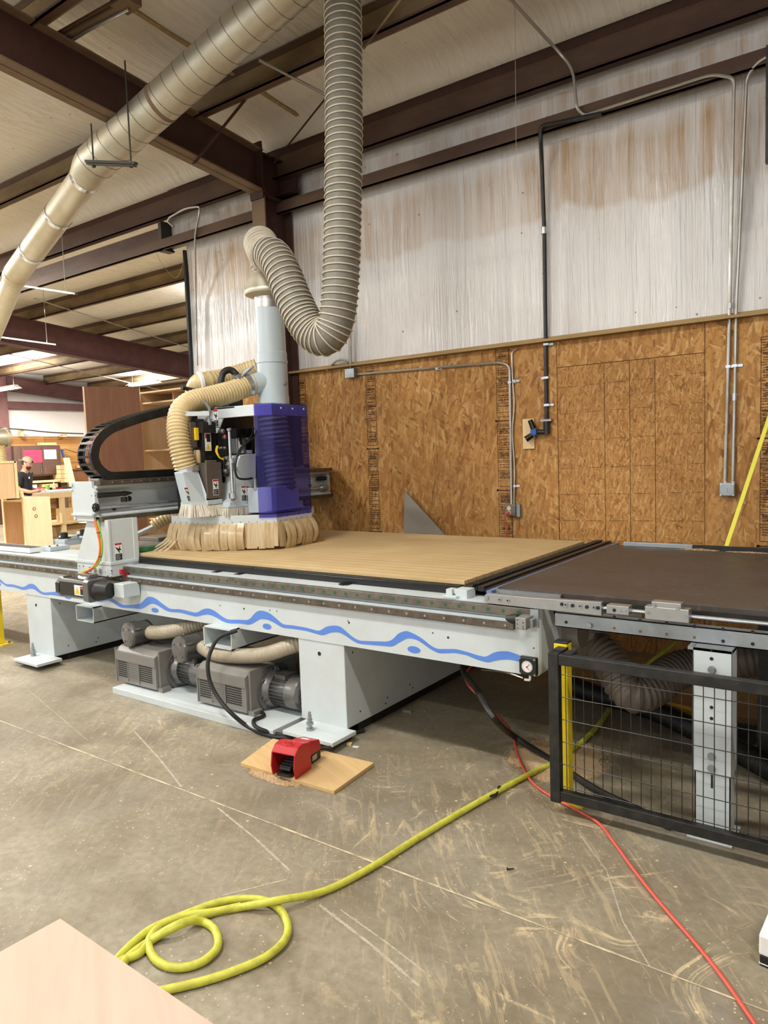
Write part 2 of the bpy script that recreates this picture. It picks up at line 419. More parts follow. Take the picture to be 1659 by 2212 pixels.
def m_metal(name, c, rough=.35, dirt=.3, dc=(70, 62, 50), sc=8):
    g = G(name); n = g.noise(g.obj, sc, 5, .65)
    g.col(g.mix(g.math('MULTIPLY', g.ramp(n, [(.42, 0.0), (.68, 1.0)]), dirt), lin(c), lin(dc))).set(g.ramp(n, [(.3, rough), (.7, min(1, rough + .2))]), .85, .5)
    return g.mt
def m_emit(name, c, st):
    g = G(name); g.col(c); g.b.inputs['Emission Color'].default_value = (*c, 1); g.b.inputs['Emission Strength'].default_value = st; return g.mt
def m_spoil():
    g = G('spoilboard_mdf'); o = g.obj; s = g.sep(o)
    n = g.noise(o, 3, 5); ln = g.wave(g.comb(0.0, s[1], 0.0), 3.6, 0, 0, 'Y')
    c = g.ramp(n, [(.3, lin((188, 162, 118))), (.7, lin((200, 176, 134)))])
    c = g.mix(g.ramp(ln, [(.90, 0.0), (.99, .6)]), c, lin((160, 130, 88)))
    c = g.mix(g.ramp(g.noise(g.map(o, sc=(.6, 8, 1)), 2, 4), [(.5, 0.0), (.75, .3)]), c, lin((168, 134, 88)))
    g.col(c).set(.7, spec=.2); return g.mt
def m_darkboard():
    g = G('film_faced_board'); o = g.obj
    n = g.noise(o, 4, 6, .6); dust = g.noise(g.map(o, rot=(0, 0, .3), sc=(1, 12, 1)), 7, 6, .8)
    c = g.ramp(n, [(.3, lin((56, 50, 47))), (.7, lin((78, 71, 66)))])
    c = g.mix(g.ramp(dust, [(.6, 0.0), (.72, .55)]), c, lin((160, 140, 112)))
    sp = g.ramp(g.voro(o, 26, 'F1', 'Distance'), [(.05, 1.0), (.085, 0.0)])
    c = g.mix(g.math('MULTIPLY', sp, .8), c, lin((215, 195, 165)))
    g.col(c).set(g.ramp(n, [(.3, .35), (.7, .55)]), spec=.45); return g.mt
M = dict(
    floor=m_floor(), osb=m_osb('osb_coarse'), osb2=m_osb('osb_fine', 2.1, .92, 4.0),
    wall=m_insul('wall_insulation', (232, 230, 229), (178, 140, 90), (180, 158, 128), [(3.28, 3.98, .95), (4.08, 4.33, .8)], 15),
    wallfar=m_insul('far_wall_insulation', (226, 222, 222), (214, 192, 150), (190, 182, 180), [(2.6, 3.3, .25)], 8),
    ceil=m_insul('ceiling_insulation', (228, 223, 213), (190, 168, 134), (160, 144, 120), None, 10, False),
    steel=m_steel('maroon_primer_steel', (66, 40, 36), (96, 72, 58), .3),
    steel2=m_steel('far_maroon_steel', (92, 58, 62), (140, 110, 100), .3),
    purlin=m_steel('dusty_purlin_steel', (96, 78, 56), (150, 130, 94), .9), purlind=m_steel('dark_purlin_flange', (72, 50, 42), (118, 94, 70), .5),
    flange=m_steel('dusty_flange_steel', (112, 90, 70), (140, 116, 90), .6),
    paint=paint('machine_grey_paint', (200, 209, 212), .38, 0, .16, 5, (150, 140, 118)),
    paint2=paint('duct_grey_paint', (186, 198, 204), .33, 0, .1, 4),
    wave=paint('blue_stripe_film', (88, 132, 214), .35, 0, .05),
    rail=m_metal('guide_rail_steel', (132, 126, 118), .35, .6, (74, 62, 48), 14),
    rack=m_metal('gear_rack_steel', (118, 108, 96), .42, .6, (70, 58, 44), 18),
    chrome=m_metal('polished_steel', (205, 208, 212), .15, .1),
    zinc=m_metal('zinc_plate', (168, 174, 178), .38, .3, (120, 118, 112), 7),
    duct=m_metal('galvanised_duct', (200, 194, 176), .42, .5, (176, 160, 128), 2.5),
    alu=m_metal('brushed_aluminium', (176, 176, 174), .35, .2),
    conduit=m_metal('conduit_steel', (186, 184, 178), .3, .45, (150, 128, 90), 6),
    nickel=m_metal('stained_cover_steel', (134, 124, 114), .4, .4, (98, 84, 70), 6),
    black=paint('black_plastic', (22, 22, 23), .42, 0, .3, 12, (60, 56, 50)),
    blackgloss=paint('black_gloss', (16, 16, 18), .22, 0, .2, 10, (50, 46, 42)),
    rubber=paint('black_rubber', (18, 18, 19), .55, 0, .25, 10, (60, 54, 46)),
    fence=paint('fence_black_powder', (26, 27, 28), .4, 0, .25, 20, (90, 84, 76)),
    yellow=paint('yellow_paint', (232, 204, 40), .4, 0, .15, 8),
    hoseyel=paint('yellow_air_hose', (200, 200, 74), .5, 0, .45, 25, (120, 108, 40)),
    tape=paint('yellow_strap', (236, 230, 70), .5, 0, .1),
    red=paint('red_plastic', (176, 28, 36), .38, 0, .1, 8), redcord=paint('red_cord', (208, 82, 66), .5, 0, .2, 20),
    redpl=paint('red_film', (186, 34, 38), .5, 0, .1), orange=paint('orange_cable', (232, 108, 40), .5, 0, .05), green=paint('green_cable', (130, 190, 60), .5, 0, .05),
    greenpl=paint('green_plastic', (20, 118, 76), .4, 0, .1), greendot=paint('green_plug', (18, 96, 60), .5, 0, .1), bluecab=paint('blue_cable', (44, 84, 160), .5),
    blueflat=paint('blue_edge_strip', (96, 124, 172), .4, 0, .1),
    white=paint('white_film', (232, 232, 230), .5, 0, .06), ink=paint('black_ink', (24, 24, 26), .6, 0, .0),
    stamp=paint('panel_stamp_ink', (62, 40, 24), .8, 0, .35, 30, (120, 80, 40)), warny=paint('warning_yellow', (238, 200, 30), .5, 0, .03),
    pump=paint('pump_grey', (126, 124, 120), .45, .1, .3, 9, (116, 110, 100)), pump2=paint('pump_motor_grey', (112, 112, 112), .3, .55, .25, 9, (128, 116, 96)),
    hosebeige=paint('pump_hose_beige', (166, 156, 136), .38, 0, .3, 10, (120, 108, 84)),
    hosetan=paint('tan_flex_hose', (204, 182, 136), .4, 0, .3, 14, (150, 122, 74)), hosetan2=paint('tan_hose_rib', (120, 94, 54), .5),
    hosegrey=paint('grey_flex_hose', (122, 117, 106), .55, 0, .5, 9, (86, 82, 72)), hosering=paint('hose_wire_rib', (206, 198, 180), .5, 0, .35, 12, (160, 148, 126)), hosedk=paint('warm_grey_flex_hose', (124, 112, 100), .42, 0, .3, 6),  # hosedk: even warm grey for the duct under the outfeed table
    bristle=paint('white_bristle', (216, 210, 196), .7, 0, .3, 40, (150, 140, 120)), foil=m_metal('crumpled_foil', (208, 206, 204), .22, .3, (120, 40, 40), 14),
    spoil=m_spoil(), board=m_darkboard(), mdfbd=m_ply('scrap_board', (196, 162, 112), (214, 182, 132), .4, 1, .6, 'X'),
    ply=m_ply('pale_plywood', (204, 170, 150), (214, 184, 168), .55, 1, .45, 'X'), plyd=m_ply('plywood_edge', (190, 150, 104), (214, 176, 132)),
    brown=m_ply('brown_veneer', (112, 72, 48), (134, 90, 62), 0, .8), birch=m_ply('birch_panel', (206, 170, 132), (222, 188, 150)), birch2=m_ply('light_birch', (232, 204, 164), (244, 222, 188)),
    pine=m_ply('pine_lumber', (226, 194, 142), (240, 214, 168)), dkcab=m_ply('dark_brown_cabinet', (84, 62, 54), (104, 80, 70)), sill=m_ply('dusty_sill_board', (160, 132, 86), (186, 158, 112), 0, 1, .7, 'X'),
    grey=paint('grey_panel', (134, 126, 116), .6, 0, .1), guard=m_trans('blue_guard_sheet', (200, 194, 234), .07, .08, .5, (104, 112, 208)), strip=m_strips(),
    skin=paint('skin', (196, 142, 118), .5, 0, .05), tshirt=paint('black_tshirt', (26, 26, 30), .85), cap=paint('khaki_cap', (168, 156, 128), .85), hair=paint('dark_hair', (56, 38, 28), .7),
    pinkpaper=paint('pink_sheet', (204, 56, 92), .6), limegreen=paint('green_lid', (130, 190, 60), .5), cream=paint('cream_bottle', (236, 222, 170), .5), conc=paint('concrete_joint', (212, 196, 164), .8, 0, .9, 9, (70, 60, 46)),
    tube=m_emit('lamp_tube', (1.0, .97, .86), 9.0), dust=paint('sawdust', (196, 170, 134), .9, 0, .9, 150, (138, 112, 82), .1, .8, 120), scuff=paint('chalky_scuff', (182, 172, 152), .8, 0, .8, 18, (140, 130, 110)), cobweb=paint('cobweb_string', (180, 168, 150), .8), darkmetal=paint('dark_bracket', (70, 68, 60), .5, .4, .3),
)
# ================================================================ THE SETTING
YW = 5.6
def roofz(y): return 4.775 + .09 * (YW - y)
XL, XR, YN, YB = -20.6, 6.0, -8.0, 16.0
MB().box(XL, XR, YN, YB, -.12, 0).build('floor', M['floor'], loc=(0, 0, 0), kind='structure')
# ceiling: insulation sagging between purlins
PUR = [3.05 - 1.45 * k for k in range(7, 0, -1)] + [3.05, 4.5, 7.45, 8.85, 10.25, 11.65, 13.05, 14.45]
def sag(y):
    dip = .16 * math.exp(-((y - 5.44) / .13) ** 2)
    for a, b in zip(sorted(PUR + [5.5]), sorted(PUR + [5.5])[1:]):
        if a <= y <= b: return math.sin(PI * (y - a) / (b - a)) * .05 + dip
    return dip
mb = MB(); ys = [YN + (YB - YN) * i / 480 for i in range(481)]
vs = [(x, y, roofz(y) - sag(y)) for y in ys for x in (XL, XR)] + [(x, y, roofz(y) + .1) for y in ys for x in (XL, XR)]
n = len(ys); fs = [(2 * i, 2 * i + 1, 2 * i + 3, 2 * i + 2) for i in range(n - 1)]
fs += [(2 * n + a, 2 * n + b, 2 * n + c, 2 * n + d) for a, b, c, d in fs]
fs += [(0, 1, 2 * n + 1, 2 * n), (2 * n - 2, 2 * n - 1, 4 * n - 1, 4 * n - 2)]
mb.add(vs, fs).build('ceiling', M['ceil'], loc=(0, 0, 0), kind='structure', smooth=True)

# back wall: insulation blanket above, wood panels below
mb = MB(); XE = -6.67
def wallskin(mb, x0, x1, z0, z1, y, nx, nz, amp, seed):
    rnd = random.Random(seed); ph = [rnd.uniform(0, 6.28) for _ in range(8)]; vs = []; fs = []
    for i in range(nx + 1):
        for k in range(nz + 1):
            x = x0 + (x1 - x0) * i / nx; z = z0 + (z1 - z0) * k / nz
            d = math.sin(x * 9 + ph[0]) * .5 + math.sin(x * 17 + ph[1] + z * .7) * .35 + math.sin(x * 31 + ph[2] - z) * .25 + math.sin(x * 3.1 + z * .5 + ph[3]) * .6
            e = min(1, (z - z0) / .3, (z1 - z) / .3)
            vs.append((x, y - amp * d * max(0, e), z))
    for i in range(nx):
        for k in range(nz):
            a = i * (nz + 1) + k; fs.append((a, a + 1, a + nz + 2, a + nz + 1))
    mb.add(vs, fs)
wallskin(mb, -6.67, XR, 2.40, 4.03, YW, 620, 10, .011, 3)
wallskin(mb, -6.95, XR, 4.03, 4.80, YW, 620, 8, .013, 5)
mb.build('wall_back', M['wall'], loc=(0, 0, 0), kind='structure', smooth=True, recalc=False, autosm=0)
MB().box(XE, XR, 5.70, 5.76, 0, 4.80).build('wall_back_backing', M['steel'], loc=(0, 0, 0), kind='structure')
MB().box(XE - .03, XE + .0, 5.57, 5.76, 0, 3.98).build('trim_1', M['blackgloss'], kind='structure')
# wood panels
seams = [XE + .03, -5.10, -3.90, -2.68, -2.262, -1.156, .06, 1.28, 2.5, 3.72, 4.94, XR]
for i, (a, b) in enumerate(zip(seams, seams[1:])):
    if abs(a + 2.262) < .01:
        MB().box(a + .003, b - .003, 5.575, 5.60, 0, 2.232).build('wall_panel', M['osb2'], loc=(0, 0, 0), kind='structure')
        MB().box(a + .003, b - .003, 5.572, 5.60, 2.236, 2.44).build('wall_panel', M['osb'], loc=(0, 0, 0), kind='structure')
    else:
        MB().box(a + .0015, b - .0015, 5.57 + .002 * (i % 2), 5.60, 0, 2.44).build('wall_panel', M['osb'], loc=(0, 0, 0), kind='structure')
# grid lines scored on the fine panel
mb = MB()
for x in (-1.881, -1.688, -1.502): mb.box(x - .0018, x + .0018, 5.5735, 5.576, .02, 2.225)
for k, z in enumerate((2.085, 1.875, 1.66, 1.44, 1.23, 1.02, .86)):
    for a, b in ((-2.25, -2.1), (-2.02, -1.91), (-1.84, -1.71), (-1.66, -1.52), (-1.40, -1.31), (-1.25, -1.165)):
        mb.box(a, b, 5.5735, 5.576, z + (a + 1.7) * .02 - .0012, z + (a + 1.7) * .02 + .0012)
mb.build('wall_panel_lines', M['stamp'], kind='structure')
# printed grade stamps down the panels
def textobj(name, s, loc, size, mat, parent=None, rot=(PI / 2, 0, 0), ext=.0004, align='CENTER', kind=None):
    c = bpy.data.curves.new(name, 'FONT'); c.body = s; c.size = size; c.align_x = align; c.align_y = 'CENTER'; c.extrude = ext
    c.materials.append(mat); t_ = bpy.data.objects.new(name, c); COL.objects.link(t_); bpy.context.view_layer.update()
    me = bpy.data.meshes.new_from_object(t_.evaluated_get(bpy.context.evaluated_depsgraph_get())); bpy.data.objects.remove(t_, do_unlink=True)
    o = bpy.data.objects.new(name, me); COL.objects.link(o); o.rotation_euler = rot
    if parent is not None: o.parent = parent; o.location = Vector(loc) - ORI[parent.name]
    else: o.location = loc
    if kind: o['kind'] = kind
    ORI[o.name] = Vector(loc)
    return o
def stamp(xc, w, z0, z1, y, seed, lean=0.0):
    r = random.Random(seed); mb = MB(); t = .003
    def bar(xa, xb, za, zb): mb.box(xa, xb, y - .001, y, za, zb)
    segs = []; z = z1
    while z > z0 + .1:
        h = r.uniform(.5, .75); segs.append((max(z0, z - h), z)); z -= h + .06
    for (a, b) in segs:
        xa, xb = xc - w / 2, xc + w / 2
        bar(xa, xa + t, a, b); bar(xb - t, xb, a, b); bar(xa, xb, b - t, b); bar(xa, xb, a, a + t)
        q = b - .02
        while q > a + .03:
            kind = r.random(); h = r.uniform(.012, .03)
            if kind < .3: bar(xa, xb, q, q + t)
            elif kind < .8:
                x = xa + .01 + r.uniform(0, .01)
                while x < xb - .015:
                    l = r.uniform(.004, .014); bar(x, min(x + l, xb - .006), q, q + r.choice((.005, .007, .010))); x += l + r.uniform(.003, .006)
            else: bar(xa, xa + w * r.uniform(.2, .5), q, q + t)
            q -= h * .8
        mb.box(xc - w * .62, xc + w * .62, y - .001, y, a - .036, a - .028); mb.box(xc - w * .62, xc - w * .5, y - .001, y, a - .04, a - .024); mb.box(xc + w * .5, xc + w * .62, y - .001, y, a - .04, a - .024)
    o = mb.build('wall_panel_marking', M['stamp'], kind='structure')
    for (a, b) in segs[:3]:
        textobj('wall_panel_marking', 'APA', (xc, y - .002, b - .06), w * .36, M['stamp'], kind='structure')
        textobj('wall_panel_marking', '24/16', (xc, y - .002, (a + b) / 2), w * .28, M['stamp'], kind='structure')
stamp(-4.985, .10, .3, 2.40, 5.568, 1); stamp(-4.115, .115, .3, 2.42, 5.568, 2); stamp(-2.735, .125, .3, 2.43, 5.568, 4); stamp(-.72, .16, .3, 2.30, 5.568, 5)
# sill board with dust on top of the panels
MB().box(XE + .03, XR, 5.50, 5.605, 2.442, 2.462).m(0).box(XE + .03, XR, 5.575, 5.61, 2.462, 2.485).build('trim_2', M['sill'], kind='structure')
# floor control joints filled with dust
def strip_on_floor(a, b, w, z=.0015):
    a, b = Vector(a), Vector(b); d = (b - a).normalized(); nrm = Vector((-d.y, d.x, 0)) * w / 2; n = 60; vs = []; r = random.Random(4)
    for i in range(n + 1):
        p = a.lerp(b, i / n); j = r.uniform(.5, 1.3); vs += [p - nrm * j + Vector((0, 0, z)), p + nrm * j + Vector((0, 0, z))]
    return MB().add(vs, [(2 * i, 2 * i + 2, 2 * i + 3, 2 * i + 1) for i in range(n)])
pa, pb = onZ(60, 1580, 0), onZ(1659, 2186, 0); dj = (pb - pa)
strip_on_floor(pa - dj * .3, pb + dj * .25, .009).build('floor_joint_line', M['conc'], kind='structure')

for seg, w_ in (([(60, 1490), (190, 1600)], .004), ([(290, 1580), (345, 1640), (392, 1700)], .010), ([(470, 1745), (550, 1810), (625, 1880)], .010), ([(690, 1955), (800, 2040), (905, 2130)], .012), ([(735, 1965), (840, 2040), (930, 2110)], .007), ([(1250, 1800), (1310, 1880), (1345, 1990), (1405, 2090)], .006), ([(480, 1935), (560, 1915), (620, 1900)], .008)):
    for a, b in zip(seg, seg[1:]): strip_on_floor(onZ(*a, 0), onZ(*b, 0), w_, .0008).build('floor_scuff_line', M['scuff'], kind='structure')
# far walls
MB().box(-20.7, -20.5, YN, YB, 0, 5.4).build('wall_left', M['wallfar'], loc=(0, 0, 0), kind='structure')
MB().box(XL, XR, YB, YB + .2, 0, 4.2).build('wall_far', M['wallfar'], loc=(0, 0, 0), kind='structure')
MB().box(XR, XR + .2, YN, YB, 0, 6.2).build('wall_right', M['wallfar'], loc=(0, 0, 0), kind='structure')
yy = YN
while yy < YB:
    g = 'wall_panel'; MB().box(-20.5, -20.45, yy + .004, min(yy + 1.216, YB), 0, 2.44).build(g, M['osb'], kind='structure'); yy += 1.22
MB().box(-20.5, -20.3, YN, YB, 3.22, 3.42).build('trim_3', M['steel2'], kind='structure')
MB().box(-20.5, -20.2, 10.05, 10.4, 0, 4.3).build('wall_column', M['steel2'], kind='structure')

# ---------------------------------------------------------------- purlins, struts, rafters
def zbeam(name, y, ztop, h, x0, x1, mat, fl=.07, t=.012, flip=1):
    s = flip
    prof = [(0, 0), (fl * s, 0), (fl * s, -t), (t * s, -t), (t * s, -h + t), (t * s, -h + t), (0, -h + t)]
    mb = MB()
    mb.box(x0, x1, min(y, y + t * s), max(y, y + t * s), ztop - h, ztop)
    mb.m(1).box(x0, x1, min(y, y + fl * s), max(y, y + fl * s), ztop - t, ztop).box(x0, x1, y - .003, y + .004, ztop - .06, ztop)
    mb.box(x0, x1, min(y, y - fl * s), max(y, y - fl * s), ztop - h, ztop - h + t)
    mb.box(x0, x1, min(y - fl * s, y - fl * s + t), max(y - fl * s, y - fl * s + t), ztop - h, ztop - h + .03)
    return mb.build(name, mat, kind='structure')
for y in PUR: zbeam('ceiling_beam', y, roofz(y) - .02, .27, XL, XR, [M['purlin'], M['purlind']])
zbeam('ceiling_beam', 5.47, 4.62, .295, XL, XR, [M['purlind'], M['steel']])
# lower header channel and girt carried on across the open bay
MB().box(XL, -6.93, 5.49, 5.53, 4.06, 4.27).box(XL, -6.93, 5.44, 5.53, 4.06, 4.075).build('ceiling_beam', M['purlind'], kind='structure')
mb = MB().box(XL, XR, 5.44, 5.60, 4.095, 4.11).box(XL, XR, 5.43, 5.445, 4.0, 4.11).box(XL, XR, 5.43, 5.47, 4.0, 4.012).build('wall_beam', M['purlind'], kind='structure')
MB().box(-6.97, -6.92, 5.46, 5.62, 4.02, 4.33).box(-7.0, -6.9, 5.44, 5.62, 4.00, 4.02).build('wall_beam', M['darkmetal'], kind='structure')
def ibeam_rafter(x, y0, y1, dep, z0, fw, mat, fmat, tag_='ceiling_beam'):
    zt = lambda y: z0 + .09 * (YW - y)
    mb = MB(); t = .014
    def slab(xa, xb, oa, ob):
        vs = []
        for y in (y0, y1):
            for zz in (zt(y) - oa, zt(y) - ob):
                vs += [(xa, y, zz), (xb, y, zz)]
        mb.add(vs, [(0, 1, 3, 2), (4, 6, 7, 5), (0, 4, 5, 1), (2, 3, 7, 6), (0, 2, 6, 4), (1, 5, 7, 3)])
    slab(x - .006, x + .006, 0, dep); mb.m(1); slab(x - fw, x + fw, 0, t); slab(x - fw, x + fw, dep - t, dep)
    return mb.build(tag_, [mat, fmat], kind='structure')
ibeam_rafter(-5.1, YN, 5.2, .385, 4.495, .085, M['steel'], M['flange'])
ibeam_rafter(-13.4, YN, YB, .53, 4.495, .10, M['steel2'], M['steel2'])
ibeam_rafter(-20.3, YN, YB, .40, 4.55, .10, M['steel2'], M['steel2'])
ibeam_rafter(3.2, YN, 5.2, .385, 4.495, .085, M['steel'], M['flange'])
def column(x):
    mb = MB(); mb.box(x - .006, x + .006, 5.19, 5.56, 0, 4.50)
    mb.m(1).box(x - .085, x + .085, 5.185, 5.20, 0, 4.10).m(0).box(x - .085, x + .085, 5.55, 5.565, 0, 4.50)
    mb.box(x - .085, x + .085, 5.20, 5.55, 4.10, 4.113).box(x - .085, x + .085, 5.17, 5.19, 4.08, 4.60)
    mb.box(x + .0, x + .22, 5.50, 5.53, 4.17, 4.46).box(x + .0, x + .22, 5.42, 5.53, 4.17, 4.18).box(x - .085, x + .085, 5.20, 5.56, 4.49, 4.505)
    for z in (4.18, 4.28, 4.38, 4.48): mb.cyl((x - .004, 5.25, z), (x + .022, 5.25, z), .011, n=6); mb.cyl((x - .004, 5.14, z), (x + .02, 5.14, z), .011, n=6)
    mb.build('wall_column', [M['steel'], M['flange']], kind='structure')
column(-5.1); column(3.2)

# strap bands and braces
def bar(name, a, b, w, mat, label, cat, group=None, n=6):
    o = MB().cyl(a, b, w, n=n).build(name, mat); return tag(o, label, cat, group)
def onroof(x, y, off=.06):
    d = ray(x, y); t = (4.775 - off + .09 * YW - 1.6) / (d.z + .09 * d.y); return CAM + d * t
a, b = onroof(268, 10), onroof(705, 290)
MB().obox((a + b) / 2, (b - a) / 2, Vector((1, 0, 0)) * .02, Vector((0, 0, 1)) * .003).build('ceiling_trim', M['sill'], kind='structure')
for (p, q) in (((75, 645), (500, 780)), ((20, 765), (400, 855)), ((560, 130), (705, 205))):
    a, b = onroof(*p, .30), onroof(*q, .30)
    MB().cyl(a, b, .012, n=6).build('ceiling_trim', M['conduit'], kind='structure')
a = onX(565, 168, -4.72); a = onY(570, 165, 4.55); b = onX(420, 352, -5.07)
tag(MB().obox((a + b) / 2, (b - a) / 2, Vector((.5, .5, .3)).normalized() * .022, Vector((.3, -.5, .2)).normalized() * .004).cyl(a, b, .012, n=6).build('brace_bar', M['steel']), 'short dark angle brace running from the purlin down to the rafter bottom flange', 'brace')
bar('brace_rod', onZ(702, 214, 4.70), onX(592, 352, -4.98), .009, M['steel'], 'thin dark bracing rod slanting behind the hanging grey hose to the column top', 'rod')
bar('brace_rod', onY(865, 0, 4.2), onY(786, 105, 4.45), .008, M['purlin'], 'thin rod slanting just right of the hanging grey hose under the roof', 'rod')
# ---------------------------------------------------------------- strip lamps under the roof
def lamp(x, y, z, pw, label, L=1.25, along='X'):
    t = thing('strip_lamp', label, 'lamp', (x, y, z), 'fluorescent strip lamps')
    ux = Vector((1, 0, 0)) if along == 'X' else Vector((0, 1, 0)); uy = Vector((0, 1, 0)) if along == 'X' else Vector((1, 0, 0))
    c = Vector((x, y, z))
    mb = MB(); mb.obox(c + Vector((0, 0, .05)), ux * L / 2, uy * .055, Vector((0, 0, .03)))
    for s in (-1, 1):
        mb.prism([c + ux * (-L / 2) + uy * s * .055 + Vector((0, 0, .04)), c + ux * (-L / 2) + uy * s * .15 + Vector((0, 0, .0)), c + ux * (-L / 2) + uy * s * .15 + Vector((0, 0, .005)), c + ux * (-L / 2) + uy * s * .055 + Vector((0, 0, .05))], ux * L)
    mb.build('lamp_housing', M['white'], t)
    for s in (-1, 1): MB().cyl(c + uy * s * .05 - ux * (L / 2 - .03), c + uy * s * .05 + ux * (L / 2 - .03), .014, n=8).build('lamp_tube', M['tube'], t, smooth=True)
    top = roofz(y) - .1
    mb = MB()
    for s in (-1, 1): mb.cyl(c + ux * s * L * .4 + Vector((0, 0, .07)), Vector((x, y, top)) + ux * s * L * .4, .003, n=5)
    mb.build('hanging_wire', M['darkmetal'], t)
    ld = bpy.data.lights.new('strip_light', 'AREA'); ld.shape = 'RECTANGLE'; ld.size = L; ld.size_y = .14; ld.energy = pw; ld.color = (1.0, .965, .90); ld.spread = PI
    lo = bpy.data.objects.new('strip_light', ld); COL.objects.link(lo); lo.parent = t; lo.location = (0, 0, -.02)
    if along != 'X': lo.rotation_euler = (0, 0, PI / 2)
    # extra upward fill above the housing, added to brighten the ceiling
    l2 = bpy.data.lights.new('ceiling_fill_light', 'AREA'); l2.shape = 'RECTANGLE'; l2.size = L; l2.size_y = .3; l2.energy = pw * UPK; l2.color = (1.0, .975, .94)
    lu = bpy.data.objects.new('ceiling_fill_light', l2); COL.objects.link(lu); lu.parent = t; lu.location = (0, 0, .09); lu.rotation_euler = (PI, 0, PI / 2 if along != 'X' else 0)
    return t
LL = ['strip lamp under the roof above the router table, nearest the fence', 'strip lamp under the roof over the outfeed end, toward the right wall', 'strip lamp under the roof left of the long maroon rafter', 'strip lamp behind the viewer over the plywood bench', 'strip lamp behind the viewer at the left bay',
      'added unseen strip lamp over the far opening, brightening the bay behind the tall cabinets', 'added unseen strip lamp brightening the middle of the open left bay', 'strip lamp above the workbench, cut off at the left edge of the photo', 'glowing strip lamp hanging just above the tall brown cabinet', 'added unseen strip lamp brightening the far left bay near the end wall']
for (x, y, z, pw), l in zip(LAMPS, LL): lamp(x, y, z, pw, l)
# ================================================================ THE ROUTER
V = Vector
def atD(x, y, d): return CAM + ray(x, y) * d
R = thing('cnc_router', 'large pale grey flatbed router with a blue wavy stripe along its bed', 'machine', (-4.0, 3.8, 0))
XB0, XB1 = -8.6, -1.35
# bed: hollow closed section with rounded right end
mb = MB()
def bedsec(x, ins=0):
    return [V((x, 3.07 + ins, .54 + ins)), V((x, 3.07 + ins, .80)), V((x, 3.09 + ins, .80)), V((x, 3.09 + ins, .862 - ins)), V((x, 3.24, .862 - ins)), V((x, 3.24, .80)), V((x, 5.1, .80)), V((x, 5.1, .56)), V((x, 3.3, .56)), V((x, 3.3, .54 + ins))]
A, B2, C2, D2 = bedsec(-5.0), bedsec(XB1 - .02), bedsec(XB1 - .006, .006), bedsec(XB1, .02)
n = len(A); vs = A + B2 + C2 + D2
fs = [(k * n + i, k * n + (i + 1) % n, (k + 1) * n + (i + 1) % n, (k + 1) * n + i) for k in range(3) for i in range(n)]
fs += [tuple(range(n))[::-1], tuple(range(3 * n, 4 * n))]
mb.add(vs, fs)
mb.prism([V((XB0, 3.07, .54)), V((XB0, 3.07, .80)), V((XB0, 3.09, .80)), V((XB0, 3.09, .862)), V((XB0, 3.24, .862)), V((XB0, 3.46, .80)), V((XB0, 3.46, .54))], V((-5.0 - XB0, 0, 0)))
bed = mb.build('bed', M['paint'], R)
# small holes and screws in the bed face
mb = MB()
for px, py in ((298, 1285), (475, 1308), (527, 1315), (583, 1318), (598, 1320), (752, 1341), (754, 1345), (935, 1367), (968, 1377), (1153, 1400), (1002, 1312)):
    p = onY(px, py, 3.07); mb.cyl(p + V((0, -.0015, 0)), p + V((0, .002, 0)), .0035 if px not in (527, 754, 968) else .006, n=10)
mb.build('bed_hole', M['ink'], bed)
# blue wave
def L_(s, ox, oy, k): return [(x * k + ox, y * k + oy) for x, y in s]
top = L_([(-40, 540), (0, 550), (60, 620), (150, 620), (220, 640), (290, 660), (330, 620), (370, 608), (420, 625), (470, 690), (510, 720), (600, 715), (700, 705), (800, 745), (930, 765), (1050, 765), (1180, 795)], 0, 1150, .1808)
top += L_([(-10, 338), (30, 345), (70, 375), (110, 397), (180, 397), (240, 385), (262, 350), (290, 338), (330, 350), (380, 390), (430, 425), (500, 425), (560, 440), (610, 452), (650, 425), (690, 418), (730, 435), (780, 475), (820, 497), (900, 497), (960, 500), (990, 470), (1010, 440), (1050, 433), (1100, 450), (1150, 490), (1190, 528), (1260, 535), (1350, 550), (1440, 575), (1480, 545), (1530, 535), (1580, 540), (1620, 575), (1659, 610)], 230, 1180, .3195)
top += [(775, 1384), (800, 1385), (836, 1386), (848, 1382), (860, 1368), (878, 1362)] + L_([(0, 920), (60, 960), (120, 1010), (180, 1045), (350, 1045), (450, 1070), (540, 1100), (620, 1118), (680, 1080), (740, 1065), (820, 1065), (930, 1103)], 900, 1150, .2411)
bot = L_([(-40, 575), (0, 590), (80, 650), (150, 650), (220, 670), (290, 695), (330, 675), (380, 670), (430, 690), (480, 735), (540, 752), (620, 745), (700, 762), (800, 775), (930, 790), (1050, 790), (1120, 810), (1200, 838), (1250, 815)], 0, 1150, .1808)
bot += L_([(10, 362), (50, 385), (80, 408), (110, 417), (180, 420), (240, 425), (270, 405), (300, 385), (340, 395), (390, 430), (430, 445), (500, 448), (560, 465), (610, 478), (660, 462), (700, 462), (740, 480), (790, 510), (830, 522), (900, 522), (970, 532), (1010, 510), (1040, 490), (1090, 495), (1140, 520), (1190, 552), (1260, 558), (1350, 572), (1460, 604), (1520, 582), (1570, 580), (1610, 600), (1659, 635)], 230, 1180, .3195)
bot += [(775, 1391), (800, 1393), (836, 1396), (848, 1397), (862, 1388), (880, 1378)] + L_([(0, 960), (60, 1000), (130, 1050), (200, 1085), (350, 1080), (450, 1100), (540, 1140), (640, 1168), (700, 1150), (760, 1140), (840, 1140), (930, 1160)], 900, 1150, .2411)
def interp(pts, x):
    for (x0, y0), (x1, y1) in zip(pts, pts[1:]):
        if x0 <= x <= x1: return y0 + (y1 - y0) * (x - x0) / max(1e-6, x1 - x0)
    return pts[-1][1] if x > pts[-1][0] else pts[0][1]
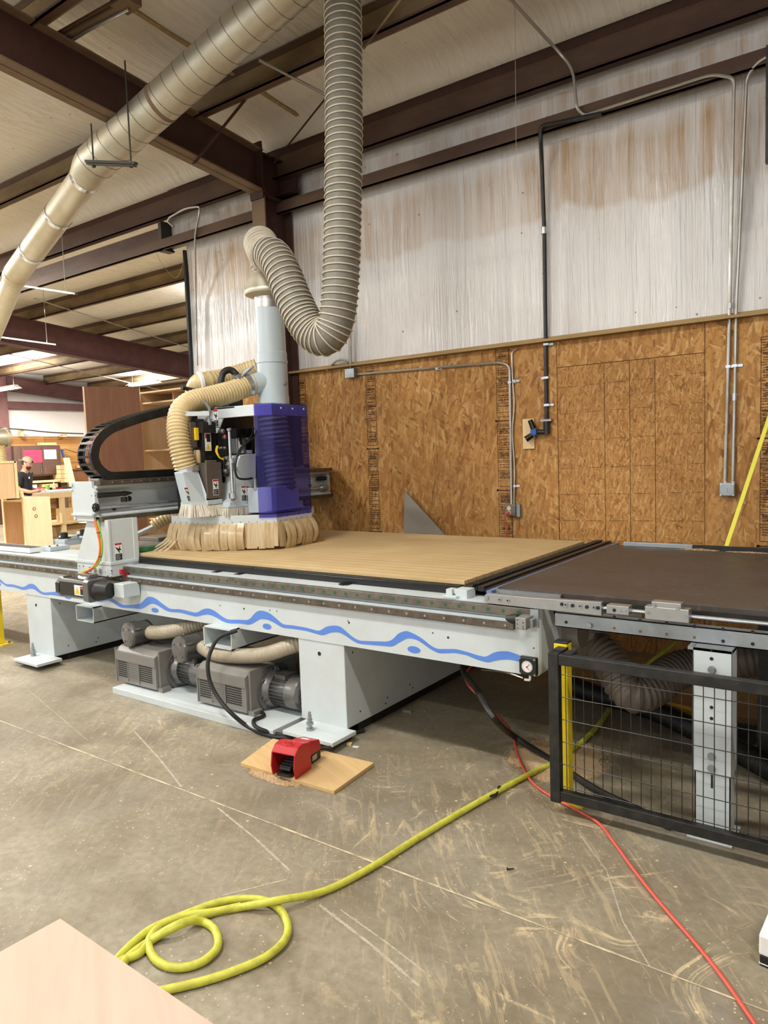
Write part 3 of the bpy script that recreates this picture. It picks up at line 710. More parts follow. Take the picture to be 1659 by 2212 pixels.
def smooth(f, x, w=5):
    return sum(interp(f, x + k * w / 2) for k in (-2, -1, 0, 1, 2)) / 5
top.sort(); bot.sort(); mb = MB(); vs = []; N = 0
x = -6.0
while x < 1122:
    vs += [onY(x, smooth(top, x), 3.0688), onY(x, smooth(bot, x), 3.0688)]; N += 1; x += 2.5
mb.add(vs, [(2 * i, 2 * i + 1, 2 * i + 3, 2 * i + 2) for i in range(N - 1)])
for cx, cy, rx, ry in ((334.8, 1318, 8, 5), (576.7, 1353.5, 9.5, 6.2), (894, 1403.5, 14, 7.5), (147, 1290, 7, 4), (-2, 1262, 4, 4)):
    mb.poly([onY(cx + rx * math.cos(t * .2618), cy + ry * math.sin(t * .2618) + .15 * rx * math.cos(t * .2618), 3.0688) for t in range(24)])
wv = mb.build('wave_stripe', M['wave'], R, recalc=False); wv['label'] = 'blue wavy painted stripe'
# guide rails and rack on the front face
mb = MB(); mb.box(XB0, XB1 - .03, 3.062, 3.09, .815, .858)
rl = mb.build('guide_rail', M['rail'], R, bevel=.003); rl['label'] = 'long steel guide rail with green plugs'
mb = MB(); x = XB1 - .10
while x > XB0: mb.cyl((x, 3.0605, .836), (x, 3.064, .836), .0085, n=14); x -= .0795
mb.build('rail_plug', M['greendot'], rl)
mb = MB(); mb.box(XB0, XB1 - .12, 3.045, 3.07, .757, .785)
x = XB1 - .12
while x > -7.2: mb.prism([V((x, 3.045, .757)), V((x - .007, 3.045, .757)), V((x - .0045, 3.045, .7515)), V((x - .0025, 3.045, .7515))], V((0, .025, 0))); x -= .0095
rk = mb.build('gear_rack', M['rack'], R)
mb = MB(); x = XB1 - .16
while x > -7: mb.cyl((x, 3.043, .772), (x, 3.046, .772), .0065, n=10); x -= .112
mb.build('rack_screw', M['zinc'], rk)
# ledge dust, slots under the table edge
mb = MB()
for px, py in ((297, 1222), (475, 1240), (523, 1245), (752, 1266)):
    p = onY(px, py, 3.2); mb.cyl(p + V((-.0, -.06, 0)), p + V((0, .02, 0)), .019, n=14); mb.box(p.x - .03, p.x + .03, p.y - .05, p.y, p.z + .006, p.z + .02)
mb.build('clamp_screw', M['blackgloss'], R)
# legs
for xa, xb, lab in ((-2.866, -2.522, 'right front leg box beside the pumps'), (-5.914, -5.544, 'left leg box at the far end')):
    mb = MB(); mb.box(xa, xb, 3.075, 5.05, .055, .548)
    lg = mb.build('leg', M['paint'], R, bevel=.004)
    mb = MB(); mb.box(-2.83 if xa > -3 else -5.80, -2.462 if xa > -3 else -5.44, 2.872, 3.08, .036, .058).box(xb - .01, xb + .03, 3.02, 3.10, .03, .045)
    mb.build('foot_plate', M['paint'], lg, bevel=.002)
    bx = (xa + xb) / 2 + (.0 if xa > -3 else -.05); bp = V((bx + .0, 2.955, .058)) if xa > -3 else onZ(72, 1416, .06)
    mb = MB(); mb.cyl(bp, bp + V((0, 0, .012)), .022, n=20).cyl(bp, bp + V((0, 0, .085)), .011, n=14).hexnut(bp + V((0, 0, .03)), (0, 0, 1), .021, .016).hexnut(bp + V((0, 0, .056)), (0, 0, 1), .0155, .010).cyl(bp + V((0, 0, .085)), bp + V((0, 0, .105)), .0085, n=6)
    mb.build('levelling_bolt', M['zinc'], lg, smooth=True, autosm=30)
    mb = MB(); mb.box(xa + .03, xb - .03, 2.93, 3.02, 0, .037).box(xa + .02, xb - .02, 3.2, 5.0, 0, .056)
    mb.build('pad', M['rubber'], lg)
    mb = MB(); p = onY(690, 1412, 3.075) if xa > -3 else onY(78, 1307, 3.075); mb.cyl(p + V((0, -.002, 0)), p + V((0, .003, 0)), .012, n=16)
    for (yy, zz) in ((3.15, .48), (3.2, .12), (3.45, .09), (3.47, .12), (3.75, .10), (3.72, .13)): mb.cyl((xb - .002, yy, zz), (xb + .0015, yy, zz), .0055, n=8)
    mb.build('leg_hole', M['ink'], lg)
# fork pockets
for (xa, xb, za) in ((-3.615, -3.355, .415), (-5.06, -4.83, .425)):
    mb = MB(); t = .008; zb = .545
    mb.box(xa, xb, 3.0, 5.0, za, za + t).box(xa, xb, 3.0, 5.0, zb - t, zb).box(xa, xa + t, 3.0, 5.0, za, zb).box(xb - t, xb, 3.0, 5.0, za, zb)
    mb.build('fork_pocket', M['paint'], R)
# table: black edge extrusion, spoilboard lies on it
mb = MB(); mb.box(-4.95, -3.35, 3.2, 4.99, .862, .908).box(-3.345, -1.84, 3.2, 4.99, .862, .908)
mb.m(1); mb.box(-4.95, -1.84, 3.196, 3.2, .872, .9)
tb = mb.build('table', [M['black'], M['blackgloss']], R, bevel=.003); tb['label'] = 'black table edge under the spoilboard'
# right-hand end: slide rails, blue strip, white brackets
mb = MB()
for k, (xa, xb, za, zb) in enumerate(((-1.82, -1.79, .905, .912), (-1.79, -1.765, .895, .918), (-1.765, -1.74, .893, .905), (-1.735, -1.70, .89, .915), (-1.695, -1.665, .885, .905))):
    mb.box(xa, xb, 3.20, 5.15, za, zb)
for i in range(56):
    y = 3.24 + i * .034; mb.obox((-1.775, y, .919), (.022, .012, 0), (-.0045, .008, 0), (0, 0, .003))
mb.build('end_slide', M['rail'] if False else M['black'], R)
MB().box(-1.665, -1.64, 3.16, 5.15, .86, .905).build('edge_strip', M['blueflat'], R)
mb = MB(); mb.prism([V((-1.83, 3.12, .905)), V((-1.83, 3.12, .885)), V((-1.795, 3.12, .86)), V((-1.79, 3.12, .83)), V((-1.755, 3.12, .83)), V((-1.755, 3.12, .905))], V((0, .09, 0))).box(-1.88, -1.80, 3.09, 3.15, .858, .875).box(-1.87, -1.835, 3.11, 3.16, .875, .905)
mb.build('end_bracket', M['paint'], R, bevel=.002)
# cross end behind the right end of the bed (round duct stub and dark inside)
mb = MB(); mb.cyl((-1.35, 3.42, .69), (-1.27, 3.42, .69), .085, n=24); mb.build('duct_stub', M['grey'], R, smooth=True)
# buffer
p0 = onY(1131, 1345, 3.0)
mb = MB(); a = onY(1116, 1332, 3.0); b = onY(1139, 1360, 3.0); mb.box(a.x, b.x, 2.985, 3.07, b.z, a.z).box(b.x, b.x + .018, 3.02, 3.07, b.z + .005, a.z - .012)
m2 = MB().box(b.x - .01, b.x + .03, 3.058, 3.064, b.z - .002, a.z + .028).build('end_stop_plate', M['zinc'], R)
bf = mb.build('end_stop', M['alu'], R, bevel=.002)
mb = MB(); mb.lathe((a.x, 3.01, (a.z + b.z) / 2 + .012), (-1, 0, 0), [(0, .024), (.015, .025), (.035, .021), (.055, .012), (.062, .002)], 16); mb.build('rubber_buffer', M['rubber'], bf, smooth=True)
mb = MB()
for u, v_ in ((.2, .8), (.75, .62), (.2, .45), (.75, .3), (.2, .12), (.75, .1)): q = V((a.x + (b.x - a.x) * u, 2.984, b.z + (a.z - b.z) * v_)); mb.cyl(q, q + V((0, .004, 0)), .0045, n=10)
mb.build('socket_screw', M['rail'], bf)
# pressure gauge
c = onY(1139, 1440, 3.04)
mb = MB(); mb.box(c.x - .043, c.x + .043, 3.04, 3.07, c.z - .043, c.z + .043); gb = mb.build('gauge', M['black'], R, bevel=.006); gb['label'] = 'round air pressure gauge in a square black housing'
mb = MB(); mb.cyl((c.x, 3.037, c.z), (c.x, 3.041, c.z), .028, n=32).build('gauge_rim', M['zinc'], gb); 
MB().cyl((c.x, 3.0362, c.z), (c.x, 3.0372, c.z), .025, n=32).build('gauge_dial', M['white'], gb)
mb = MB()
for k in range(11):
    t = math.radians(225 - 27 * k); d = V((math.cos(t), 0, math.sin(t))); mb.obox(c + d * .0205 + V((0, -.0045, 0)), d * .0022, V((-d.z, 0, d.x)) * .0005, V((0, .0004, 0)))
mb.build('gauge_scale', M['ink'], gb)
mb = MB(); d = V((.7, 0, .7)); mb.obox(c + d * .006 + V((0, -.0052, 0)), d * .013, V((-.7, 0, .7)) * .0012, V((0, .0004, 0))); d = V((.6, 0, -.8)); mb.obox(c + d * .008 + V((0, -.0052, 0)), d * .009, V((.8, 0, .6)) * .0009, V((0, .0004, 0))); mb.cyl(c + V((0, -.006, 0)), c + V((0, -.0035, 0)), .0035, n=12)
mb.build('gauge_needle', M['redpl'], gb)
mb = MB()
for sx in (-1, 1):
    for sz in (-1, 1): mb.cyl((c.x + sx * .036, 3.037, c.z + sz * .036), (c.x + sx * .036, 3.041, c.z + sz * .036), .0045, n=10)
mb.build('gauge_screw', M['zinc'], gb)
mb = MB(); q = c + V((.004, .02, -.045)); mb.cyl(q, q + V((0, 0, -.022)), .006, n=10).cyl(q + V((0, 0, -.024)), q + V((-.028, 0, -.026)), .006, n=10); mb.build('air_fitting', M['white'], gb)
mb = MB(); mb.tube(spline([onY(1130, 1465, 3.06), onY(1090, 1452, 3.1), onY(1040, 1447, 3.3)], 6), .004, n=6); mb.build('air_line', M['conduit'], gb)

# ---------------------------------------------------------------- warning labels (plate, red head, pictogram, black text block)
def decal(o0, ux, uz, w, h, parent, kind='hand', name='warning_label'):
    """o0 = lower-left corner; ux, uz unit directions; built proud of its surface"""
    ux, uz = V(ux).normalized(), V(uz).normalized(); nn = ux.cross(uz) * -1
    nn = ux.cross(uz)
    if nn.dot(CAM - V(o0)) < 0: nn = -nn
    o0 = V(o0)
    def P(u, v_, e): return o0 + ux * (u * w) + uz * (v_ * h) + nn * e
    def rect(mb, u0, u1, v0, v1, e): mb.add([P(u0, v0, e), P(u1, v0, e), P(u1, v1, e), P(u0, v1, e)], [(0, 1, 2, 3)])
    mb = MB(); e0 = .0012
    mb.prism([P(0, 0, 0), P(1, 0, 0), P(1, 1, 0), P(0, 1, 0)], nn * e0)
    if kind == 'hand':
        mb.m(1); rect(mb, .05, .95, .87, .98, e0 + .0003)
        mb.m(2); rect(mb, .06, .94, .03, .38, e0 + .0003)
        hand = [(.12, .80), (.25, .74), (.42, .70), (.5, .66), (.62, .72), (.60, .80), (.70, .80), (.72, .66), (.86, .60), (.84, .55), (.68, .58), (.60, .52), (.72, .44), (.66, .41), (.50, .48), (.34, .60), (.16, .70)]
        mb.poly([P(u, v_, e0 + .0003) for u, v_ in hand]); mb.poly([P(.66 + .09 * math.cos(t), .82 + .035 * math.sin(t), e0 + .0003) for t in [k * PI / 4 for k in range(8)]]) if False else None
        mb.m(0); 
        for k in range(4): rect(mb, .14, .14 + (.6, .45, .68, .5)[k], .30 - k * .07, .315 - k * .07, e0 + .0006)
    else:  # electrical: triangle + red head, sideways or upright
        mb.m(1); rect(mb, .5, .95, .72, .92, e0 + .0003) if kind == 'elecw' else rect(mb, .08, .92, .70, .95, e0 + .0003)
        mb.m(2)
        if kind == 'elecw': rect(mb, .5, .95, .08, .70, e0 + .0003)
        else: rect(mb, .30, .92, .50, .95, e0 + .0004)
        mb.m(3)
        T = [(.07, .14), (.45, .14), (.26, .86)] if kind == 'elecw' else [(.12, .08), (.88, .08), (.5, .42)]
        mb.poly([P(u, v_, e0 + .0004) for u, v_ in T]); mb.m(2)
        cu = sum(a for a, b in T) / 3; cv = sum(b for a, b in T) / 3; s1 = .035 if kind == 'elecw' else .06; s2 = .2 if kind == 'elecw' else .10
        mb.poly([P(cu + a * s1, cv + b * s2, e0 + .0007) for a, b in ((-.2, 1), (.5, .2), (.1, .15), (.4, -1), (-.6, 0), (-.1, .05))])
        for i in range(3):
            a_, b_ = T[i], T[(i + 1) % 3]; mb.add([P(a_[0], a_[1], e0 + .0006), P(b_[0], b_[1], e0 + .0006), P(b_[0] * .94 + cu * .06, b_[1] * .94 + cv * .06, e0 + .0006), P(a_[0] * .94 + cu * .06, a_[1] * .94 + cv * .06, e0 + .0006)], [(0, 1, 2, 3)])
    return mb.build(name, [M['white'], M['redpl'], M['ink'], M['warny']], parent, recalc=False)
# ---------------------------------------------------------------- gantry foot and beam
GY0, GY1 = 2.945, 5.53
mb = MB(); mb.box(-4.95, -4.525, 2.97, 3.22, .795, .882)
ft = mb.build('gantry_foot', M['paint'], R, bevel=.004)
mb = MB()
for px, py in ((172, 1223), (180, 1223), (172, 1229), (172, 1235), (180, 1235), (233, 1231), (241, 1233), (233, 1245), (241, 1247), (241, 1239), (228, 1236), (184, 1231)):
    p = onY(px, py, 2.97); mb.cyl(p + V((0, -.001, 0)), p + V((0, .002, 0)), .006 if py not in (1229, 1239, 1236, 1231) else .003, n=10)
mb.build('foot_hole', M['ink'], ft)
mb = MB()
for px, py in ((195, 1230), (206, 1232), (217, 1234)): p = onY(px, py, 2.97); mb.cyl(p + V((0, -.001, 0)), p + V((0, .003, 0)), .02, n=20)
mb.build('foot_bore', M['grey'], ft)
# limit switch block and red plate on the right side
p = onX(263, 1234, -4.525)
MB().box(-4.53, -4.50, p.y - .02, p.y + .03, p.z - .018, p.z + .014).build('limit_switch', M['redpl'], ft)
mb = MB(); p = onX(274, 1235, -4.50); mb.box(-4.52, -4.485, p.y - .01, p.y + .03, p.z - .035, p.z + .035); mb.build('rail_wiper', M['red'], ft, bevel=.004)
# column: tapered casting with a recessed panel
mb = MB(); a = onY(166, 1210, 2.97).x
mb.box(-4.965, -4.52, 2.965, 3.24, .88, .902)
mb.prism([V((a, 2.97, .90)), V((-4.66, 2.97, .90)), V((-4.64, 2.97, 1.2)), V((-4.78, 2.97, 1.2))], V((0, .24, 0)))
mb.prism([V((-4.66, 2.985, .90)), V((-4.585, 2.985, .90)), V((-4.57, 2.985, 1.2)), V((-4.64, 2.985, 1.2))], V((0, .22, 0)))
mb.prism([V((-4.585, 2.97, .90)), V((-4.53, 2.97, .90)), V((-4.53, 2.97, 1.2)), V((-4.57, 2.97, 1.2))], V((0, .02, 0)))
mb.prism([V((-4.56, 2.99, .90)), V((-4.535, 2.99, .90)), V((-4.535, 2.99, 1.2)), V((-4.56, 2.99, 1.2))], V((0, .2, 0)))
mb.prism([V((-4.56, 3.17, .90)), V((-4.528, 3.17, .90)), V((-4.528, 3.17, 1.2)), V((-4.56, 3.17, 1.2))], V((0, .04, 0)))
gc = mb.build('gantry_column', M['paint'], R, bevel=.003)
q = onX(249, 1212, -4.533); decal(q, (0, 1, 0), (0, 0, 1), .062, .128, gc)
# beam
mb = MB()
mb.box(-4.90, -4.70, GY0 + .02, GY1, 1.20, 1.45)
mb.box(-4.90, -4.62, GY0 + .02, GY1, 1.205, 1.232).box(-4.90, -4.63, GY0 + .02, GY1, 1.425, 1.445)
mb.prism([V((-4.70, GY0 + .02, 1.232)), V((-4.62, GY0 + .02, 1.232)), V((-4.70, GY0 + .02, 1.275))], V((0, GY1 - GY0 - .02, 0)))
mb.prism([V((-4.70, GY0 + .02, 1.425)), V((-4.63, GY0 + .02, 1.425)), V((-4.70, GY0 + .02, 1.395))], V((0, GY1 - GY0 - .02, 0)))
bm_ = mb.build('gantry_beam', M['paint'], R, bevel=.002)
for y_ in (GY0, GY1):
    s = 1 if y_ == GY0 else -1; mb = MB()
    ol = [(-4.915, 1.475), (-4.655, 1.475), (-4.655, 1.425), (-4.63, 1.405), (-4.63, 1.25), (-4.66, 1.235), (-4.66, 1.19), (-4.90, 1.19), (-4.90, 1.22), (-4.915, 1.235)]
    mb.prism([V((x_, y_, z_)) for x_, z_ in ol], V((0, s * .03, 0)))
    mb.box(-4.92, -4.66, y_ - .012, y_ + .012, 1.228, 1.245).cyl((-4.905, y_ - .012 * s, 1.455), (-4.905, y_ + .02 * s, 1.455), .018, n=14).cyl((-4.905, y_ - .01 * s, 1.415), (-4.905, y_ + .02 * s, 1.415), .012, n=14).cyl((-4.885, y_ - .01 * s, 1.208), (-4.885, y_ + .02 * s, 1.208), .014, n=14)
    ep = mb.build('end_plate', M['paint'], R, bevel=.003)
    if s > 0:
        mb = MB(); c = onY(204, 1097, GY0 - .01); mb.cyl(c, c + V((0, .02, 0)), .034, n=8).cyl(c + V((0, -.006, 0)), c + V((0, .02, 0)), .024, n=24).build('bearing_cap', M['blackgloss'], ep, bevel=.002)
        mb = MB()
        for k in range(4): t = PI / 4 + k * PI / 2; q = c + V((math.cos(t) * .018, -.007, math.sin(t) * .018)); mb.cyl(q, q + V((0, .004, 0)), .0035, n=8)
        mb.build('cap_screw', M['zinc'], ep)
        mb = MB()
        for px, py in ((198, 1071), (206, 1071), (163, 1113), (168, 1113), (203, 1118)): q = onY(px, py, GY0); mb.cyl(q + V((0, -.001, 0)), q + V((0, .002, 0)), .0045, n=8)
        mb.build('plate_hole', M['ink'], ep)
for za, zb in ((1.447, 1.478), (1.19, 1.222)):
    g_ = MB().box(-4.68, -4.585, GY0 + .02, GY1 - .01, za, zb).build('guide_rail', M['rack'], R, bevel=.002)
    mb = MB(); y = GY0 + .12
    while y < GY1 - .05: mb.cyl((-4.587, y, (za + zb) / 2), (-4.5835, y, (za + zb) / 2), .006, n=10); y += .08
    mb.build('rail_screw', M['zinc'] if za > 1.3 else M['greendot'], g_)
MB().box(-4.84, -4.72, GY0 + .10, GY1 - .1, 1.478, 1.492).build('cable_tray', M['zinc'], R)
# ball screw, stop buffers, holes
mb = MB(); P = []; rr = []
y = GY0 + .03
while y < GY1 - .06: P.append(V((-4.635, y, 1.285))); rr.append(.0115 + .0016 * (len(P) % 2)); y += .006
mb.tube(P, rr, n=10); mb.cyl((-4.635, GY1 - .14, 1.285), (-4.635, GY1 - .05, 1.285), .032, n=14); mb.build('ball_screw', M['chrome'], R, smooth=True)
mb = MB(); mb.lathe((-4.63, GY0 + .02, 1.375), (0, 1, 0), [(0, .019), (.2, .017), (.215, .020), (.24, .018), (.29, .003)], 14).lathe((-4.66, GY1 - .03, 1.375), (0, -1, 0), [(0, .019), (.02, .02), (.08, .02), (.12, .018), (.14, .003)], 14)
mb.build('stop_buffer', M['black'], R, smooth=True)
mb = MB()
for px, py in ((279, 1077),): q = onX(px, py, -4.7); mb.cyl(q + V((-.004, 0, 0)), q + V((.0015, 0, 0)), .021, n=20)
q = onX(246, 1097, -4.66); mb.cyl(q + V((-.004, 0, -.0)), q + V((.003, 0, 0)), .018, n=14); mb.build('beam_hole', M['ink'], bm_)
q = onX(260, 1086, -4.699); decal(q, (0, 1, 0), (0, 0, 1), .066, .105, bm_)
q = onX(665.5, 1053, -4.699); decal(q, (0, 1, 0), (0, 0, 1), .05, .085, bm_)
MB().box(-4.79, -4.73, GY1 - .26, GY1 - .18, 1.492, 1.515).build('sensor_block', M['black'], bm_)
# second gantry leg at the wall side
mb = MB(); mb.box(-4.95, -4.525, 4.97, 5.1, .935, .96).prism([V((-4.95, 4.97, .955)), V((-4.60, 4.97, .955)), V((-4.60, 4.97, 1.2)), V((-4.78, 4.97, 1.2))], V((0, .12, 0)))
mb.build('gantry_column', M['paint'], R, bevel=.003)
# servo motor on the foot
c = onY(140, 1271, 2.86); g1 = onY(197, 1266, 2.86); g2 = onY(208, 1264, 2.86); g3 = onY(226, 1262, 2.86); ym = 2.87; zc = (c.z + g1.z) / 2 - .004
def oct_(x, r, k=.35): return [V((x, ym + a * r, zc + b * r)) for a, b in ((-1, -1 + k), (-1 + k, -1), (1 - k, -1), (1, -1 + k), (1, 1 - k), (1 - k, 1), (-1 + k, 1), (-1, 1 - k))]
x0 = onY(137, 1271, 2.86).x; mb = MB(); mb.prism(oct_(x0, .072, .55), V((.05, 0, 0))).prism(oct_(x0 + .05, .068, .3), V((g1.x - x0 - .05, 0, 0)))
mo = mb.build('servo_motor', M['blackgloss'], R, bevel=.004)
mb = MB(); mb.prism(oct_(g1.x, .078, .2), V((g2.x - g1.x, 0, 0))).box(g1.x - .16, g1.x - .0, ym - .02, ym + .05, zc + .075, zc + .105); mb.build('gear_housing', M['pump2'], mo, bevel=.004)
mb = MB(); mb.cyl((g2.x, ym, zc), (g3.x, ym + .03, zc + .0), .068, .055, 18); mb.build('coupling', M['black'], mo, smooth=True)
mb = MB(); q = onY(233, 1249, 2.9); q2 = onY(259, 1277, 2.95); mb.box(g3.x, g3.x + .11, 2.93, 3.06, zc - .05, zc + .045).build('gear_box', M['paint'], mo, bevel=.003)
q = onY(161, 1279, ym - .069); decal(V((onY(161, 1279, 2.8).x, ym - .0692, zc - .036)), (1, 0, 0), (0, 0, 1), .145, .072, mo, 'elecw')
mb = MB(); mb.tube(spline([(g1.x - .18, ym + .02, zc + .088), (g1.x - .1, ym - .03, zc + .082), (g1.x - .02, ym - .03, zc + .08)], 6), .011, n=8); mb.build('plug', M['white'], mo, smooth=True)
for i, (mt_, off) in enumerate(((M['orange'], 0), (M['green'], .018))):
    P = spline([onY(205 + i * 6, 1125, 2.93), onY(212 + i * 5, 1150, 2.93), onY(217 + i * 4, 1180, 2.93), onY(214 + i * 4, 1205, 2.93), onY(203 + i * 3, 1224, 2.92), onY(188, 1234 - i * 3, 2.91), onY(172, 1240 - i * 3, 2.9), V((g1.x - .06, ym, zc + .09))], 8)
    MB().tube(P, .0105 if i == 0 else .006, n=8).build('motor_cable', mt_, R, smooth=True)
mb = MB()
for px, py in ((214, 1150), (218, 1201)): q = onY(px, py, 2.925); mb.tube([q + V((-.02, -.004, 0)), q + V((0, -.016, 0)), q + V((.026, -.01, 0))], .004, n=6)
mb.build('cable_tie', M['ink'], R)
# ---------------------------------------------------------------- energy chain
CH = [(400, 1021), (340, 1024), (270, 1028), (236, 1028), (217, 1015), (207, 1000), (204, 985), (206, 968), (214, 950), (235, 930), (262, 918), (300, 905), (335, 895), (372, 886), (410, 878)]
cen = resample(spline([onX(x_, y_, -4.70) for x_, y_ in CH], 8), .045)
mb = MB(); xs = (-4.70, -4.86); hh = .032
for x_ in xs:
    for i in range(len(cen) - 1):
        a, b = cen[i], cen[i + 1]; d = (b - a); L = d.length; d.normalize(); nrm = V((0, -d.z, d.y)); m_ = (a + b) / 2; m_.x = x_
        mb.obox(m_, d * L * .56, nrm * hh, V((.005 if i % 2 else .007, 0, 0)))
ch = mb.build('energy_chain', M['black'], R)
mb = MB()
for i in range(0, len(cen) - 1, 1):
    a, b = cen[i], cen[i + 1]; d = (b - a).normalized(); nrm = V((0, -d.z, d.y)); m_ = (a + b) / 2; m_.x = -4.78
    for s in (-1, 1): mb.obox(m_ + nrm * s * (hh - .002), d * .009, nrm * .003, V((.078, 0, 0)))
mb.build('chain_bar', M['black'], ch)
for k, mt_ in enumerate((M['orange'], M['bluecab'], M['orange'], M['hosebeige'], M['black'])):
    P = [V((-4.73 - k * .024, p.y, p.z)) for p in cen]; MB().tube(P, .0105, n=8).build('chain_cable', mt_, ch, smooth=True)
# ---------------------------------------------------------------- small end clamps and green guide behind the foot
mb = MB(); p = onZ(150, 1185, .88)
mb2 = MB().box(-8.6, -4.95, 3.25, 3.46, .80, .868).build('bed_deck', M['paint'], R, bevel=.003)
for (px, py, kx) in ((113, 1181, 0), (144, 1170, 1), (182, 1160, 1)):
    q = onZ(px, py, .90)
    mb.box(q.x - .09, q.x + .07, q.y - .06, q.y + .12, .87, .905 + .02 * kx)
    if kx: mb.box(q.x - .06, q.x + .08, q.y - .04, q.y + .08, .925, .955)
mb.build('end_clamp', M['paint2'], R, bevel=.003)
mb = MB()
for px, py in ((139, 1160), (180, 1153)):
    q = onZ(px, py, .965); mb.cyl((q.x, q.y, .952), (q.x, q.y, .962), .055, n=20).cyl((q.x, q.y, .96), (q.x, q.y, 1.005), .03, n=20)
for px, py in ((107, 1180), (124, 1178)): q = onZ(px, py, .91); mb.cyl((q.x, q.y, .9), (q.x, q.y, .915), .008, n=8)
mb.build('suction_cup', M['black'], R, smooth=True)
mb = MB(); a, b = onZ(0, 1182, .90), onZ(68, 1186, .90); mb.box(a.x - .6, b.x, b.y - .02, b.y + .12, .868, .905); mb.m(1).box(a.x - .6, b.x - .02, b.y, b.y + .1, .905, .908)
mb.build('stop_bar', [M['white'], M['ink']], R)
# ---------------------------------------------------------------- router head with hood
hA, hB, hC, hD = V((-4.50, 3.49, 0)), V((-4.17, 3.505, 0)), V((-3.69, 3.79, 0)), V((-3.715, 4.20, 0))
hE, hF = V((-3.95, 4.5, 0)), V((-4.50, 4.5, 0))
ZF0, ZF1 = 1.12, 1.187
def up(p, z): return V((p.x, p.y, z))
ringp = [hA, hB, hC, hD, hE, hF]
mb = MB()
cenp = V((-4.1, 4.0, 0))
for a, b in zip(ringp, ringp[1:] + ringp[:1]):
    d = (b - a).normalized(); nn = V((-d.y, d.x, 0)); nn = nn if nn.dot(cenp - a) > 0 else -nn
    mb.prism([up(a, ZF0), up(b, ZF0), up(b, ZF1), up(a, ZF1)], nn * .006)
hood = mb.build('hood_frame', M['paint'], R); hood['label'] = 'pale grey riveted band above the strip curtain'
mb = MB()
for a, b in zip(ringp[:4], ringp[1:5]):
    L = (b - a).length; d = (b - a) / L; nn = V((d.y, -d.x, 0)); k = .04
    while k < L: q = a + d * k; q.z = ZF0 + .018; mb.cyl(q + nn * -.001, q + nn * .003, .0045, n=8); k += .062
for k in (.12, .25, .37): q = hC.lerp(hD, k / .41); q.z = ZF0 + .05; d = (hD - hC).normalized(); nn = V((d.y, -d.x, 0)); mb.cyl(q, q + nn * .004, .007, n=10)
mb.build('rivet', M['zinc'], hood)
MB().poly([up(p, ZF1 - .01) for p in ringp]).build('hood_floor', M['grey'], hood, recalc=False)
# strip curtain: overlapping translucent strips, bellied outward
rs = random.Random(11); mb = MB(); nseg = 7; per = []
for a, b in zip(ringp, ringp[1:] + ringp[:1]):
    L = (b - a).length; n_ = max(3, int(L / .030))
    for i in range(n_): per.append((a.lerp(b, (i + .5) / n_), (b - a).normalized()))
for j, (p, d) in enumerate(per):
    nn = V((d.y, -d.x, 0)); nn = nn if nn.dot(cenp - p) < 0 else -nn
    wd = rs.uniform(.022, .028); bel = rs.uniform(.026, .046); tw = rs.uniform(-.3, .3); low = .932 + (rs.random() ** 3) * .02
    if rs.random() < .05: bel += .015
    mid = abs(j - len(per) * .24) < 5
    if mid: bel *= .4; low += .01
    vs = []; ly = rs.uniform(0, .010)
    for k in range(nseg + 1):
        t = k / nseg; z = ZF0 + .01 - (ZF0 + .01 - low) * t
        off = bel * math.sin(t * PI * (.86 if not mid else .55)) + ly
        cpt = p + nn * (off + .002); cpt.z = z; dd = (d + nn * tw * t * .6).normalized()
        vs += [cpt - dd * wd, cpt + dd * wd]
    mb.add(vs, [(2 * k, 2 * k + 1, 2 * k + 3, 2 * k + 2) for k in range(nseg)])
    vs2 = [v + nn * -.0015 for v in vs]; mb.add(vs2, [(2 * k, 2 * k + 2, 2 * k + 3, 2 * k + 1) for k in range(nseg)])
sc_ = mb.build('strip_curtain', M['strip'], R, recalc=False, smooth=True, autosm=0); sc_['label'] = 'amber translucent strip curtain around the head'
# a few stray strips fanning out at the left
mb = MB()
for k in range(4):
    p = hA + V((.02 + k * .03, -.01, 0)); vs = []
    for i in range(8):
        t = i / 7; q = p + V((-.16 * t * t * (1 - k * .2), -.10 * t * t - .01, 0)); q.z = ZF0 - (.19) * t ** .8; vs += [q - V((.014, 0, 0)), q + V((.014, .004, 0))]
    mb.add(vs, [(2 * i, 2 * i + 1, 2 * i + 3, 2 * i + 2) for i in range(7)])
mb.build('loose_strip', M['strip'], R, recalc=False, smooth=True, autosm=0)
# head body: dark carriage plate and frame behind everything
HD = MB(); HD.box(-4.58, -4.44, 3.62, 4.45, 1.20, 1.95).build('head_carriage', M['black'], R, bevel=.003)
XP = -4.12
def xb(px0, px1, py0, py1, X, dep, name, mat, parent=R, bevel=.003, extra=None):
    """a block whose +X face covers the given pixel box on plane X"""
    a, b = onX(px0, py1, X), onX(px1, py0, X); mb = MB(); mb.box(X - dep, X, a.y, b.y, a.z, b.z)
    if extra: extra(mb, a, b)
    return mb.build(name, mat, parent, bevel=bevel)
